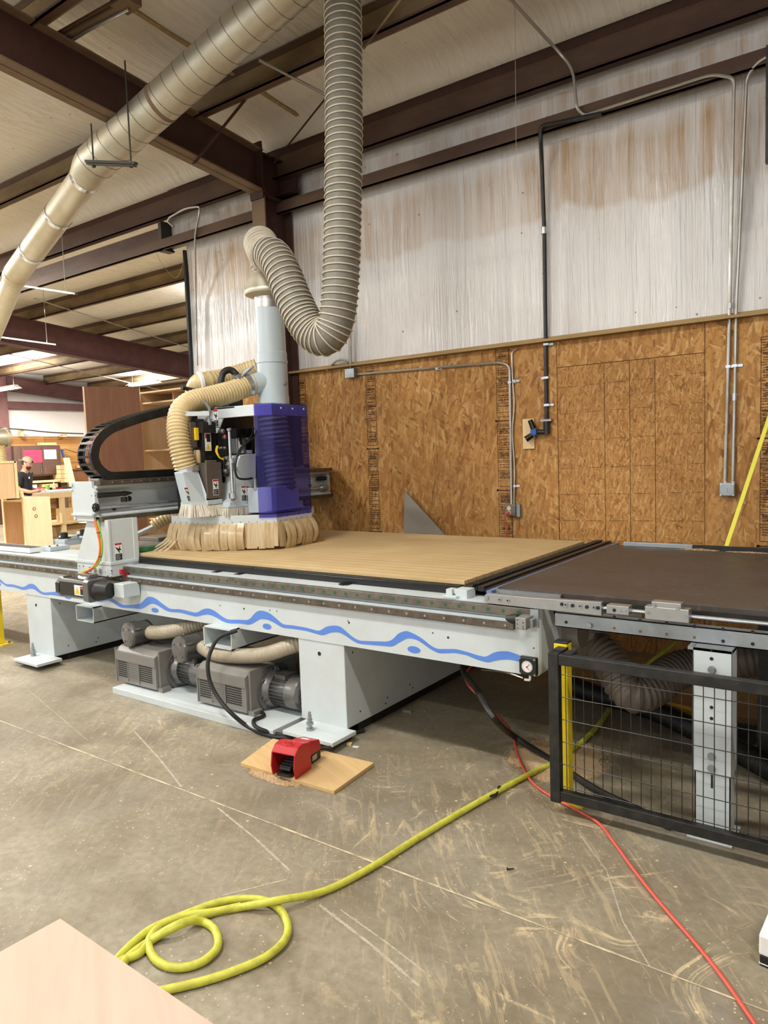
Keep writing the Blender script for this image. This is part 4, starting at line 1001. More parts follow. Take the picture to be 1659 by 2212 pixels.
# spindle motor, left
sp = xb(441, 463, 910, 1000, -4.14, .12, 'spindle_motor', M['blackgloss']); xb(438, 466, 912, 935, -4.12, .16, 'motor_cap', M['black'], sp)
q = onX(443.5, 974, -4.1395); decal(q, (0, 1, 0), (0, 0, 1), .058, .13, sp, 'elec')
mb = MB(); q = onX(452, 918, -4.13); mb.tube(spline([q, q + V((0, -.0, .06)), q + V((.02, -.01, .12)), q + V((0, -.05, .18))], 6), .011, n=8).cyl(q, q + V((0, 0, .03)), .018, n=12); mb.build('motor_conduit', M['zinc'], sp, smooth=True)
xb(429, 440, 905, 1003, -4.22, .1, 'side_column', M['black'])
lb = xb(413, 424, 912, 967, -4.18, .05, 'lubricator', M['nickel']); xb(423, 429, 924, 951, -4.165, .03, 'level_strip', M['warny'], lb)
mb = MB(); q = onX(426, 972, -4.2); mb.lathe(q, (0, 0, -1), [(0, .02), (.02, .026), (.08, .027), (.12, .02)], 14).build('oil_cup', M['hosetan'], lb, smooth=True)
# stainless cover with toothed top
mb = MB(); a, b = onX(449, 1078, -4.08), onX(478, 998, -4.08); mb.box(-4.22, -4.08, a.y, b.y, a.z, b.z)
for k in range(6): yy_ = a.y + (b.y - a.y) * (k + .3) / 8; mb.box(-4.10, -4.08, yy_, yy_ + .006, b.z, b.z + .016)
cv = mb.build('steel_cover', M['nickel'], R, bevel=.003); q = onX(461, 1070, -4.0795); decal(q, (0, 1, 0), (0, 0, 1), .052, .115, cv)
MB().box(-4.32, -4.22, a.y - .0, b.y - .03, a.z, b.z).build('cover_side', M['nickel'], cv)
xb(449, 480, 1078, 1091, -4.07, .15, 'brush_holder', M['paint2'], cv)
def brush(poly, z1, z0, flare, name='brush', seed=1, parent=R):
    r = random.Random(seed); mb = MB(); c = sum(poly, V((0, 0, 0))) / len(poly); P = poly + poly[:1]; rows = []
    for a, b in zip(P, P[1:]):
        L = (b - a).length; n_ = max(2, int(L / .006))
        for i in range(n_):
            p = a.lerp(b, (i + r.random()) / n_); o_ = (p - c); o_.z = 0; w_ = .0035
            d = (b - a).normalized(); q = p + o_ * flare * r.uniform(.8, 1.2) + d * r.uniform(-.006, .006)
            mb.add([V((p.x, p.y, z1)) - d * w_, V((p.x, p.y, z1)) + d * w_, V((q.x, q.y, z0 + r.uniform(0, .01))) + d * w_ * 1.3, V((q.x, q.y, z0)) - d * w_ * 1.3], [(0, 1, 2, 3)])
    return mb.build(name, M['bristle'], parent, recalc=False)
brush([V((-4.07, a.y, 0)), V((-4.07, b.y, 0)), V((-4.22, b.y, 0)), V((-4.22, a.y, 0))], onX(460, 1091, -4.07).z, 1.19, .25, seed=3, parent=cv)
# left suction nozzle: tapering duct leaning down to the right
t0, t1, t2, t3 = onX(384, 1020, -4.15), onX(428, 1016, -4.15), onX(447, 1068, -4.08), onX(447, 1088, -4.08)
b0, b1 = onX(404, 1090, -4.15), onX(388, 1030, -4.15)
mb = MB(); dx = V((-.10, 0, 0))
t0, b0 = onX(395, 1020, -4.13), onX(412, 1090, -4.13)
mb.prism([t0, t1, t2, t3, b0], dx)
nz = mb.build('suction_nozzle', M['paint2'], R, bevel=.006)
mb = MB(); fr = [b0 + V((.004, 0, -.006)), t3 + V((.004, 0, -.006)), t3 + V((-.11, 0, -.006)), b0 + V((-.11, 0, -.006))]; mb.prism(fr, V((0, 0, .022))).build('nozzle_flange', M['paint'], nz)
brush(fr, fr[0].z, 1.19, .30, seed=5, parent=nz)
q = onX(402, 1082, -4.148); sl = (b0 - t0).normalized(); decal(onX(406, 1083, -4.1295), (0, 1, -.03), (0, -.3, 1), .048, .105, nz); decal(onX(416, 1084, -4.1295), (0, 1, -.03), (0, -.3, 1), .048, .105, nz)
mb = MB(); mb.cyl(onX(406, 1018, -4.22) , onX(405, 1006, -4.22), .085, n=24).build('hose_clamp', M['chrome'], nz, smooth=True)
# centre: drill unit, rods, rails
mb = MB(); 
for (x0_, y0_, x1_, y1_, rr_, X_) in ((495, 932, 498, 995, .011, -4.0), (499, 995, 503, 1072, .012, -4.0), (508, 995, 511, 1060, .008, -4.05)): mb.cyl(onX(x0_, y0_, X_), onX(x1_, y1_, X_), rr_, n=14)
mb.cyl(onX(494, 925, -4.0), onX(495, 930, -4.0), .018, n=14).cyl(onX(500, 990, -4.0), onX(501, 1000, -4.0), .026, n=14).cyl(onX(503, 1065, -4.0), onX(504, 1076, -4.0), .03, n=14).cyl(onX(508, 1068, -4.04), onX(508, 1078, -4.04), .04, n=16)
rd = mb.build('guide_rod', M['chrome'], R, smooth=True)
mb = MB()
for (px0, px1, py0, py1, X_, d_) in ((474, 489, 935, 1005, -4.15, .1), (484, 493, 985, 1030, -4.08, .1), (480, 486, 960, 1100, -4.2, .05), (490, 494, 1020, 1100, -4.12, .05), (476, 510, 900, 925, -4.2, .12), (468, 510, 925, 940, -4.24, .12)):
    a, b = onX(px0, py1, X_), onX(px1, py0, X_); mb.box(X_ - d_, X_, a.y, b.y, a.z, b.z)
dr = mb.build('drill_unit', M['black'], R, bevel=.004)
mb = MB()
for k, (px, py, s_) in enumerate(((478, 932, .02), (483, 945, .016), (487, 990, .018), (489, 1005, .014), (485, 1018, .018), (491, 1020, .010), (482, 968, .012), (474, 968, .010))):
    q = onX(px, py, -4.08); mb.lathe(q, (1, 0, 0), [(0, s_), (.02, s_), (.03, s_ * .5)], 12)
mb.build('valve', M['rail'], dr, smooth=True)
MB().lathe(onX(484, 942, -4.07), (1, 0, 0), [(0, .012), (.012, .012), (.02, .006)], 12).build('indicator', M['red'], dr, smooth=True)
for k in range(3):
    P = spline([onX(468 + k * 1.5, 963, -4.1), onX(466 + k * 1.6, 975, -4.08), onX(473 + k, 988, -4.07), onX(483, 994 - k * 2, -4.07)], 8); MB().tube(P, .003, n=6).build('signal_wire', M['warny'], dr, smooth=True)
# right cover boxes
mb = MB(); X_ = -3.96
pg = [onX(x_, y_, X_) for x_, y_ in ((513, 1000), (519, 984), (553, 980), (553, 1044), (545, 1053), (535, 1040), (513, 1008))]
mb.prism(pg, V((-.16, 0, 0))); 
mc = mb.build('side_cover', M['paint2'], R, bevel=.004)
mb = MB(); X_ = -4.0
pg = [onX(x_, y_, X_) for x_, y_ in ((511, 1010), (520, 1018), (548, 1055), (572, 1055), (574, 1098), (496, 1100), (496, 1086), (508, 1078), (511, 1060))]
mb.prism(pg, V((-.18, 0, 0))); lc = mb.build('lower_cover', M['paint'], R, bevel=.004)
mb = MB(); a, b = onX(493, 1098, -3.985), onX(572, 1086, -3.985); mb.box(-4.1, -3.985, a.y, b.y, a.z, b.z); mb.build('cover_flange', M['paint2'], lc, bevel=.003)
brush([V((-3.985, a.y, 0)), V((-3.985, b.y, 0)), V((-4.1, b.y, 0)), V((-4.1, a.y, 0))], a.z, 1.18, .04, seed=8, parent=lc)
decal(onX(522, 1083, -3.9985), (0, 1, 0), (0, 0, 1), .052, .115, lc); decal(onX(533, 1083, -3.9985), (0, 1, 0), (0, 0, 1), .052, .115, lc)
xb(553, 566, 985, 1053, -3.965, .14, 'vent_box', M['darkmetal'], mc)
sm = xb(513, 557, 925, 945, -4.06, .18, 'cooling_fins', M['black']); 
mb = MB()
for k in range(10): a, b = onX(513 + k * 4.4, 945, -4.05), onX(514.5 + k * 4.4, 925, -4.05); mb.box(-4.06, -4.05, a.y, b.y, a.z, b.z)
mb.build('fin', M['blackgloss'], sm)
xb(513, 530, 946, 980, -4.08, .12, 'inverter_box', M['zinc'], sm); a = onX(516, 978, -4.079); decal(a, (0, 1, 0), (0, 0, 1), .045, .12, sm, 'elec')
xb(531, 546, 944, 985, -4.1, .1, 'junction_case', M['black'], sm); xb(532, 545, 972, 980, -4.09, .02, 'white_tag', M['white'], sm); xb(531, 538, 944, 950, -4.09, .02, 'white_tag', M['white'], sm)
xb(546, 560, 946, 982, -4.09, .1, 'terminal_block', M['darkmetal'], sm)
# air hose looping in front
P = spline([onX(548, 925, -4.0), onX(541, 945, -3.97), onX(520, 968, -3.94), (onX(511, 990, -3.92)), onX(508, 1015, -3.92), onX(514, 1032, -3.92), onX(530, 1035, -3.93), onX(545, 1033, -3.94)], 8)
MB().tube(P, .008, n=8).build('air_hose', M['rubber'], R, smooth=True)
P = spline([onX(557, 925, -4.0), onX(548, 945, -3.96), onX(530, 960, -3.93), onX(514, 985, -3.91)], 8); MB().tube(P, .006, n=8).build('air_hose', M['rubber'], R, smooth=True)
mb = MB(); q = onX(551, 1034, -3.93); mb.cyl(q, q + V((0, 0, -.05)), .012, n=12).cyl(q + V((0, 0, -.05)), q + V((0, 0, -.085)), .016, n=12); mb.build('air_fitting', M['zinc'], R, smooth=True)
# top frame: front crossbar, bracket web
P1, P2, P3 = V((-3.80, 3.725, 0)), V((-3.69, 3.79, 0)), V((-3.715, 4.19, 0))
ZT = 1.985
mb = MB(); mb.box(-4.42, -3.80, 3.725, 3.745, 1.905, ZT).prism([V((-4.30, 3.73, 1.915)), V((-4.13, 3.73, 1.915)), V((-4.27, 3.73, 1.70)), V((-4.30, 3.73, 1.66))], V((0, .012, 0)))
mb.box(-4.42, -4.0, 3.725, 4.3, 1.97, ZT)
tf = mb.build('top_frame', M['paint'], R, bevel=.003)
q = V((-4.235, 3.724, 1.845)); decal(q, (1, 0, 0), (0, 0, 1), .055, .13, tf)
mb = MB(); mb.cyl((-4.30, 3.722, 1.88), (-4.30, 3.728, 1.88), .042, n=24).build('bracket_hole', M['grey'], tf)
mb = MB(); a = onX(366, 895, -4.3); mb.obox((a + onX(452, 893, -4.1)) / 2, (onX(452, 893, -4.1) - a) / 2, V((0, .0, .016)), V((.004, -.004, 0))).build('hose_bracket', M['paint'], tf)
for k, (a_, b_) in enumerate((((-4.0, 3.95), .0), ((-4.3, 4.3), 0))): MB().box(a_[0] - .02, a_[0] + .02, a_[1] - .02, a_[1] + .02, 1.2, 1.97).build('frame_post', M['grey'], tf)
# tinted guard
mb = MB(); t = .004
gz0, gz1 = 1.165, 1.99
n1_, n2_, nc_ = V((.5, -.86, 0)) * .008, V((1, .06, 0)) * .008, V((.0082, -.0045, 0))
mb.add([up(P1 + n1_, gz0), up(P2 + nc_, gz0), up(P3 + n2_, gz0), up(P1 + n1_, gz1), up(P2 + nc_, gz1), up(P3 + n2_, gz1), up(P1 + n1_ * 1.5, gz0), up(P2 + nc_ * 1.5, gz0), up(P3 + n2_ * 1.5, gz0), up(P1 + n1_ * 1.5, gz1), up(P2 + nc_ * 1.5, gz1), up(P3 + n2_ * 1.5, gz1)], [(0, 1, 4, 3), (1, 2, 5, 4), (6, 9, 10, 7), (7, 10, 11, 8), (0, 3, 9, 6), (2, 8, 11, 5), (3, 4, 10, 9), (4, 5, 11, 10), (0, 6, 7, 1), (1, 7, 8, 2)])
gd = mb.build('guard', M['guard'], R); gd['label'] = 'transparent blue guard sheet wrapping the head corner'
mb = MB(); mb.prism([up(P1, 1.905), up(P2, 1.905), up(P2, ZT), up(P1, ZT)], V((-.5, .86, 0)) * .006).prism([up(P2, 1.905), up(P3, 1.905), up(P3, ZT), up(P2, ZT)], V((-1, 0, 0)) * .006); mb.build('guard_rail', M['paint'], gd)
mb = MB()
for k in (.22, .55, .88): q = P2.lerp(P3, k); q.z = 1.955; mb.lathe(q + V((.012, 0, 0)), (1, 0, 0), [(0, .009), (.004, .009), (.008, .004)], 12)
mb.build('guard_screw', M['chrome'], gd, smooth=True)
# ribbed hose and collector inside the guard
mb = MB(); P = spline([V((-3.95, 4.05, 1.93)), V((-3.94, 4.07, 1.7)), V((-3.92, 4.08, 1.5)), V((-3.90, 4.08, 1.335))], 10)
ribbed(mb, P, .112, .036, .010, 28, 5).build('ribbed_hose', M['hosegrey'], R, smooth=True, autosm=0)
mb = MB(); mb.prism([V((-3.99, 3.80, 1.19)), V((-3.80, 3.86, 1.19)), V((-3.80, 4.16, 1.19)), V((-4.06, 4.2, 1.19))], V((0, 0, .19))); mb.box(-4.05, -3.78, 3.84, 4.2, 1.2, 1.215); mb.build('dust_collector_box', M['paint2'], R, bevel=.004)
# small stub seen on the dust pipe etc: vertical pipe with Y branch
PC = V((-4.1, 4.24, 0)); r0 = .121
mb = MB(); mb.lathe(up(PC, 1.985), (0, 0, 1), [(0, r0 + .004), (.10, r0 + .004), (.10, r0), (.36, r0), (.36, r0 + .005), (.375, r0 + .005), (.375, r0), (.44, r0), (.445, r0 - .005), (.79, r0 - .006)], 36)
# branch
bq = onX(537, 832, -4.18); bs = up(PC, 2.22); d = (bq - bs).normalized(); mb.cyl(bs, bq, .088, .080, 28)
dp = mb.build('dust_pipe', M['paint2'], R, smooth=True, autosm=40)
mb = MB(); q = onX(598, 831, -3.98); mb.lathe(V((-3.985, 4.25, 2.18)), (1, -.15, 0), [(0, .017), (.018, .017), (.022, .012)], 16).build('sight_plug', M['grey'], dp, smooth=True)
mb = MB(); mb.lathe(up(PC, 2.77), (0, 0, 1), [(0, r0 - .004), (.09, r0 - .004)], 28).build('tape_wrap', M['foil'], dp, smooth=True)
mb = MB(); mb.lathe(up(PC, 2.855), (0, 0, 1), [(0, .121), (.010, .15), (.022, .184), (.035, .190), (.05, .190), (.06, .184), (.12, .165), (.17, .142), (.205, .122), (.24, .118)], 28).build('adapter_cone', M['duct'], dp, smooth=True)
# tan hose from the branch to the nozzle
HP = [bq + (bs - bq).normalized() * .04, bq, onX(500, 846, -4.22), onX(455, 858, -4.27), onX(415, 868, -4.30), onX(393, 886, -4.30), onX(386, 912, -4.28), onX(387, 950, -4.25), onX(394, 985, -4.23), onX(402, 1012, -4.22)]
mb = MB(); ribbed(mb, spline(HP, 10), .078, .024, .0075, 26, 4).build('flex_hose', M['hosetan'], R, smooth=True, autosm=0)
mb = MB(); mb.cyl(bq + (bs - bq).normalized() * .012, bq - (bs - bq).normalized() * .02, .088, n=28); mb.build('hose_clamp', M['chrome'], R, smooth=True)
# second tan hose going back over the beam, black loop hose
HP = [onX(555, 795, -4.35), onX(520, 806, -4.45), onX(480, 818, -4.5), onX(445, 824, -4.52), onX(428, 830, -4.6), onX(420, 850, -4.75)]
mb = MB(); ribbed(mb, spline(HP, 10), .075, .03, .004, 24, 4).build('flex_hose', M['hosetan'], R, smooth=True, autosm=0)
q0, q1 = onX(437, 825, -4.52), onX(431, 826, -4.53); MB().cyl(q0, q1, .085, n=24).build('white_band', M['white'], R, smooth=True)
P = spline([onX(478, 845, -4.3), onX(477, 825, -4.3), onX(482, 806, -4.3), onX(495, 799, -4.28), onX(508, 806, -4.25), onX(515, 818, -4.2)], 8); MB().tube(P, .026, n=14).build('loop_hose', M['rubber'], R, smooth=True)
mb = MB(); mb.cyl(onX(516, 818, -4.19), onX(548, 790, -4.12), .010, n=10).cyl(onX(526, 807, -4.18), onX(540, 796, -4.14), .016, n=12).cyl(onX(512, 816, -4.19), onX(522, 812, -4.19), .02, n=6); mb.build('air_fitting', M['zinc'], R, smooth=True)
P = spline([onX(393, 837, -4.5), onX(405, 840, -4.5), onX(430, 847, -4.45), onX(450, 860, -4.4)], 6); MB().tube(P, .016, n=10).build('loop_hose', M['rubber'], R, smooth=True)
MB().box(-4.5, -4.35, 4.0, 4.15, 1.97, 2.12).build('motor_cap', M['black'], R, bevel=.01)
# green guide and rear hose seen under the beam
mb = MB(); pg = [onZ(x_, y_, .945) for x_, y_ in ((294, 1190), (318, 1188), (372, 1176), (372, 1167), (312, 1176))]
mb.prism([V((p.x, p.y, .935)) for p in pg], V((0, 0, .03))).build('green_guide', M['greenpl'], R, bevel=.003)
mb = MB(); mb.box(-5.0, -4.62, 3.3, 4.6, .93, .97).box(-5.0, -4.75, 3.55, 4.3, .97, 1.0).build('rear_block', M['grey'], R, bevel=.004)
mb = MB(); ribbed(mb, spline([onX(385, 1115, -5.0), onX(355, 1124, -5.05), onX(330, 1138, -5.1)], 8), .05, .026, .004, 20, 4).build('flex_hose', M['hosetan'], R, smooth=True, autosm=0)
mb = MB(); mb.obox((onX(330, 1138, -5.1) + onX(280, 1162, -5.1)) / 2, (onX(330, 1138, -5.1) - onX(280, 1162, -5.1)) / 2, V((0, .01, .016)), V((.03, 0, 0))).build('dust_arm', M['paint'], R)

# ---------------------------------------------------------------- spoilboard (lies on the table)
tag(MB().box(-4.95, -1.827, 3.227, 4.958, .909, .931).build('spoilboard', M['spoil'], loc=(-3.4, 4.1, .909), bevel=.002), 'tan grooved spoilboard covering the router table', 'board')
# ================================================================ VACUUM PUMPS ON THEIR TRAY
tag(MB().box(-4.445, -2.90, 2.865, 3.72, 0, .045).build('pump_tray', M['paint'], bevel=.003), 'pale grey steel tray under the two vacuum pumps', 'tray')
def pump(x0, label, fx, fz):
    """x0: left end of the cabinet; cabinet .44 long, motor to the right"""
    t = thing('vacuum_pump', label, 'pump', (x0, 2.94, .045), 'vacuum pumps')
    y0, y1, z0, z1 = 2.95, 3.40, .06, .30; W = .44
    mb = MB(); ol = [(y0, z0), (y0, z1 - .015), (y0 + .05, z1 + .012), (y1 - .05, z1 + .03), (y1, z1), (y1, z0)]
    mb.prism([V((x0, y, z)) for y, z in ol], V((W, 0, 0))); mb.box(x0 + .0, x0 + W, y0 - .006, y0, z1 - .085, z1 - .018)
    mb.m(0).box(x0 - .004, x0 + .006, y0 - .008, y1, z0, z1)
    cab = mb.build('cabinet', M['pump'], t, bevel=.004)
    mb = MB()
    for xa, xb in ((x0 + .02, x0 + .13), (x0 + .26, x0 + .40)):
        for k in range(9 if xa > x0 + .1 else 8): zz = .10 + k * .0145; mb.box(xa, xb, y0 - .0015, y0 + .004, zz, zz + .0075)
    for k in range(8):
        for j in range(3): mb.box(x0 + .02 + j * .037, x0 + .05 + j * .037, y0 - .002, y0, .10 + k * .0145, .108 + k * .0145) if False else None
    mb.build('vent_slot', M['ink'], cab)
    mb = MB()
    for k in range(10): zz = .094 + k * .0145; mb.box(x0 + .004, x0 + W - .004, y0 - .004, y0, zz, zz + .005) if False else mb.box(x0 + .135, x0 + .255, y0 - .004, y0, zz, zz + .006)
    for xx in (x0 + .13, x0 + .255): mb.box(xx, xx + .006, y0 - .005, y0, .075, .25)
    mb.build('louvre', M['pump'], cab)
    c = V((x0 + W, 3.17, .165))
    mb = MB(); mb.box(x0 + W, x0 + W + .018, y0 + .02, y1 - .02, .05, z1 + .02).build('end_flange', M['pump'], cab, bevel=.003)
    mb = MB(); mb.lathe(c, (1, 0, 0), [(.018, .15), (.03, .15), (.035, .125), (.05, .12), (.07, .105)], 32)
    for k in range(8):
        a = k * PI / 4 + .2; q = c + V((.02, math.cos(a) * .128, math.sin(a) * .128)); mb.cyl(q, q + V((.022, 0, 0)), .012, n=10)
    mt_ = mb.build('motor_flange', M['pump2'], t, smooth=True)
    mb = MB(); mb.lathe(c, (1, 0, 0), [(.06, .085), (.19, .085), (.192, .08)], 32)
    for k in range(28):
        a = k * 2 * PI / 28; d = V((0, math.cos(a), math.sin(a))); mb.obox(c + V((.125, 0, 0)) + d * .092, V((.062, 0, 0)), d * .009, V((0, -d.z, d.y)) * .0018)
    mb.box(c.x + .08, c.x + .17, c.y - .055, c.y + .055, c.z + .08, c.z + .108)
    mo = mb.build('motor', M['pump2'], t, smooth=True, autosm=30)
    mb = MB(); mb.lathe(c, (1, 0, 0), [(.185, .098), (.19, .102), (.245, .103), (.275, .096), (.29, .078), (.292, .074)], 36).build('fan_cowl', M['pump2'], mo, smooth=True)
    mb = MB()
    for k in range(-4, 5):
        h = math.sqrt(max(.0001, .074 ** 2 - (k * .016) ** 2)); mb.box(c.x + .2915, c.x + .294, c.y - h, c.y + h, c.z + k * .016 - .003, c.z + k * .016 + .003); mb.box(c.x + .2915, c.x + .294, c.y + k * .016 - .003, c.y + k * .016 + .003, c.z - h, c.z + h)
    mb.build('fan_grille', M['pump'], mo); MB().cyl(c + V((.288, 0, 0)), c + V((.2925, 0, 0)), .073, n=28).build('fan_opening', M['ink'], mo)
    mb = MB(); q = c + V((.06, -.01, .125)); mb.tube([q + V((0, math.cos(a) * .016, math.sin(a) * .016)) for a in [k * PI / 6 for k in range(12)]], .0055, n=8, closed=True).cyl(q + V((0, 0, -.03)), q + V((0, 0, -.014)), .007, n=8); mb.build('lifting_eye', M['pump2'], mo, smooth=True)
    # lid name print
    textobj('name_print', 'BECKER', (x0 + .17, y0 + .17, z1 + .0225), .026, M['redcord'], cab, rot=(.07, 0, 0))
    o = textobj('model_print', 'Picchio', (x0 + .27, y0 + .17, z1 + .0235), .034, M['ink'], cab, rot=(.07, 0, 0))
    for s in (0, 1): MB().box(x0 + W + .0, x0 + W + .05, y0 + .01 + s * .3, y0 + .08 + s * .3, .045, .075).build('mount', M['pump'], t)
    # intake filter canister with short neck
    f = V((fx, 2.98, fz)); ax = V((-.15, -1, 0)).normalized()
    mb = MB(); mb.lathe(f - ax * .17, ax, [(0, .06), (.02, .082), (.14, .082), (.15, .088), (.165, .088)], 32)
    fl = mb.build('filter_canister', M['pump2'], t, smooth=True)
    mb = MB(); mb.lathe(f - ax * .005, ax, [(0, .087), (.014, .083), (.018, .04), (.020, .038)], 32)
    for k in range(4): a = k * PI / 2 + .6; u = ax.cross(V((0, 0, 1))); q = f + (u * math.cos(a) + V((0, 0, 1)) * math.sin(a)) * .058; mb.lathe(q, ax, [(0, .012), (.015, .01), (.018, .004)], 10)
    mb.build('filter_lid', M['pump2'], fl, smooth=True)
    mb = MB(); u = ax.cross(V((0, 0, 1)))
    for a in (1.1, 2.6, 4.4): d = (u * math.cos(a) + V((0, 0, 1)) * math.sin(a)); mb.obox(f + d * .088 - ax * .035, ax * .032, d * .004, d.cross(ax) * .007); mb.cyl(f + d * .09 - ax * .06, f + d * .098 - ax * .06, .006, n=8)
    mb.build('clip', M['rail'], fl)
    mb = MB(); mb.cyl(f - ax * .10 + V((.03, 0, 0)), f - ax * .10 + V((.13, 0, .012)), .036, n=20).cyl(f - ax * .1 + V((0, 0, -.11)), f - ax * .10, .035, n=18); mb.build('neck', M['pump2'], fl, smooth=True)
    mb = MB(); mb.cyl(f - ax * .10 + V((.105, 0, .009)), f - ax * .10 + V((.122, 0, .011)), .043, n=20).build('hose_clamp', M['chrome'], fl, smooth=True)
    return t
pump(-4.505, 'grey vacuum pump on the left half of the tray, furthest from the red pedal', -4.39, .395)
pump(-3.636, 'grey vacuum pump on the right half of the tray, next to the bed leg', -3.84, .362)
for i, (pts, lab) in enumerate(((((-4.27, 3.08, .405), (-4.15, 3.08, .42), (-4.0, 3.12, .45), (-3.8, 3.3, .50), (-3.6, 3.6, .53)), 'ribbed beige vacuum hose rising from the left pump filter'),
                               (((-3.72, 3.08, .372), (-3.6, 3.05, .36), (-3.45, 3.03, .365), (-3.25, 3.05, .385), (-3.12, 3.07, .41), (-2.98, 3.12, .46), (-2.8, 3.35, .51), (-2.6, 3.7, .54)), 'ribbed beige vacuum hose rising from the right pump filter'))):
    mb = MB(); ribbed(mb, spline(pts, 10), .046, .021, .0022, 20, 4)
    tag(mb.build('vacuum_hose', M['hosebeige'], smooth=True, autosm=0), lab, 'hose', 'pump hoses')
P = spline([onY(512, 1362, 3.0), onY(475, 1376, 2.93), onY(458, 1400, 2.88), onY(449, 1432, 2.84), onY(453, 1470, 2.83), onY(470, 1505, 2.83), onY(497, 1538, 2.82), onZ(540, 1572, .02), onZ(595, 1592, .012), onZ(650, 1592, .012), (-2.66, 2.98, .012), (-2.55, 3.3, .012)], 10)
tag(MB().tube(P, .0125, n=10).build('power_cable', M['rubber'], smooth=True), 'thick black cable looping down in front of the pumps to the floor', 'cable')
P = spline([(-3.35, 3.12, .07), (-3.22, 3.05, .06), onZ(570, 1545, .055), onZ(548, 1556, .058), onZ(556, 1572, .05), onZ(600, 1586, .014), onZ(660, 1597, .012), (-2.62, 2.93, .012), (-2.5, 3.2, .012)], 10)
tag(MB().tube(P, .0115, n=10).build('power_cable', M['rubber'], smooth=True), 'black motor cable curling off the tray beside the levelling bolt', 'cable')
mb = MB(); mb.lathe((-3.58, 3.5, .40), (0, 0, 1), [(0, .05), (.03, .055), (.05, .03), (.12, .03), (.13, .05), (.15, .05)], 18).lathe((-3.56, 3.42, .44), (1, -.3, 0), [(0, .03), (.03, .04), (.05, .03), (.08, .045)], 16)
tag(mb.build('pipe_union', M['chrome'], smooth=True), 'metal valve union between the pumps under the left fork pocket', 'valve')
# ================================================================ OUTFEED TABLE
T = thing('outfeed_table', 'outfeed table with a dark brown film-faced top and zinc side rail', 'table', (.2, 4.0, 0))
XO = 2.2
tp = MB().box(-1.64, XO, 3.23, 4.97, .885, .912).build('table_top', M['board'], T, bevel=.002)
mb = MB(); mb.box(-1.64, -1.30, 3.205, 3.23, .87, .905).box(-1.64, -1.25, 3.16, 3.205, .868, .875).box(-1.63, -1.62, 3.15, 3.20, .868, .89); mb.build('edge_rail', M['zinc'], T)
MB().box(-1.30, XO, 3.20, 3.24, .855, .887).build('edge_strip', M['black'], T)
# pivot arm: rounded bar with bolts
mb = MB(); za, zb = .858, .905; Yp = 3.065
a = onY(1043, 1290, Yp); e = onY(1299, 1316, Yp)
zc_ = a.z - .004; r_ = .024
ol = [V((a.x + .03 + r_ * math.cos(t), Yp, zc_ + r_ * math.sin(t))) for t in [PI / 2 + k * PI / 10 for k in range(11)]] + [V((e.x, Yp, e.z - .030)), V((e.x, Yp, e.z + .030)), V((onY(1150, 1295, Yp).x, Yp, zc_ + r_))]
mb.prism(ol, V((0, .03, 0))); am = mb.build('pivot_arm', M['alu'], T, bevel=.002)
mb = MB(); q = onY(1051, 1291, Yp); mb.cyl(q + V((0, -.004, 0)), q + V((0, .002, 0)), .012, n=18)
for px, py in ((1079, 1295), (1097, 1297), (1222, 1306), (1253, 1309), (1283, 1312)): q = onY(px, py, Yp); mb.cyl(q + V((0, -.004, 0)), q + V((0, .002, 0)), .0095, n=16)
mb.build('arm_bolt', M['zinc'], am)
mb = MB()
for px, py in ((1214, 1305), (1237, 1308), (1268, 1311), (1292, 1313), (1079, 1295), (1097, 1297), (1222, 1306), (1253, 1309), (1283, 1312)): q = onY(px, py, Yp); rr_ = .008 if px in (1214, 1237, 1268, 1292) else .004; mb.cyl(q + V((0, -.0052, 0)), q + V((0, .002, 0)), rr_, n=14)
mb.build('arm_hole', M['ink'], am)
mb = MB(); s1, s2 = onY(1299, 1315, Yp), onY(1700, 1350, 3.09); mb.cyl(s1 + V((0, .02, 0)), V((XO, 3.09, s1.z)), .0075, n=10); sl = mb.build('slide_rod', M['chrome'], T, smooth=True)
def blk(px0, px1, pyt, pyb, name, holes):
    a, b = onY(px0, pyb, 3.05), onY(px1, pyt, 3.05); e_ = .002 if name == 'clamp_block' else 0; o = MB().box(a.x, b.x, 3.05 + e_, 3.10 + e_, a.z, b.z).build(name, M['alu'], T, bevel=.002); mb = MB()
    for px, py, dark in holes: q = onY(px, py, 3.05); mb.m(dark).cyl(q + V((0, -.003, 0)), q + V((0, .002, 0)), .0075, n=14)
    mb.build('block_screw', [M['zinc'], M['ink']], o)
blk(1310, 1358, 1311, 1325, 'slide_block', ((1327, 1318, 1), (1339, 1319, 0), (1350, 1320, 0)))
blk(1393, 1488, 1318, 1337, 'slide_block', ((1400, 1324, 0), (1479, 1331, 0))); blk(1407, 1471, 1305, 1334, 'clamp_block', ((1413, 1308, 0), (1464, 1314, 0)))
# side channel
Yc = 3.10; c0, c1 = onY(1199, 1322, Yc), onY(1201, 1353, Yc)
mb = MB(); mb.box(c0.x, XO, Yc, Yc + .004, c1.z, c0.z).box(c0.x, XO, Yc, Yc + .05, c0.z - .004, c0.z).box(c0.x, XO, Yc, Yc + .05, c1.z, c1.z + .004)
scn = mb.build('side_channel', M['zinc'], T); mb = MB()
for px, py in ((1223, 1344), (1327, 1333), (1383, 1340), (1440, 1346), (1500, 1353), (1562, 1359), (1626, 1365), (1562, 1385), (1626, 1391)): q = onY(px, py, Yc); mb.m(0).cyl(q + V((0, -.0015, 0)), q + V((0, .001, 0)), .0072, n=14)
for px, py in ((1327, 1357), (1383, 1364), (1440, 1370), (1500, 1377)): q = onY(px, py, Yc); mb.m(1).cyl(q + V((0, -.0015, 0)), q + V((0, .001, 0)), .0062, n=14)
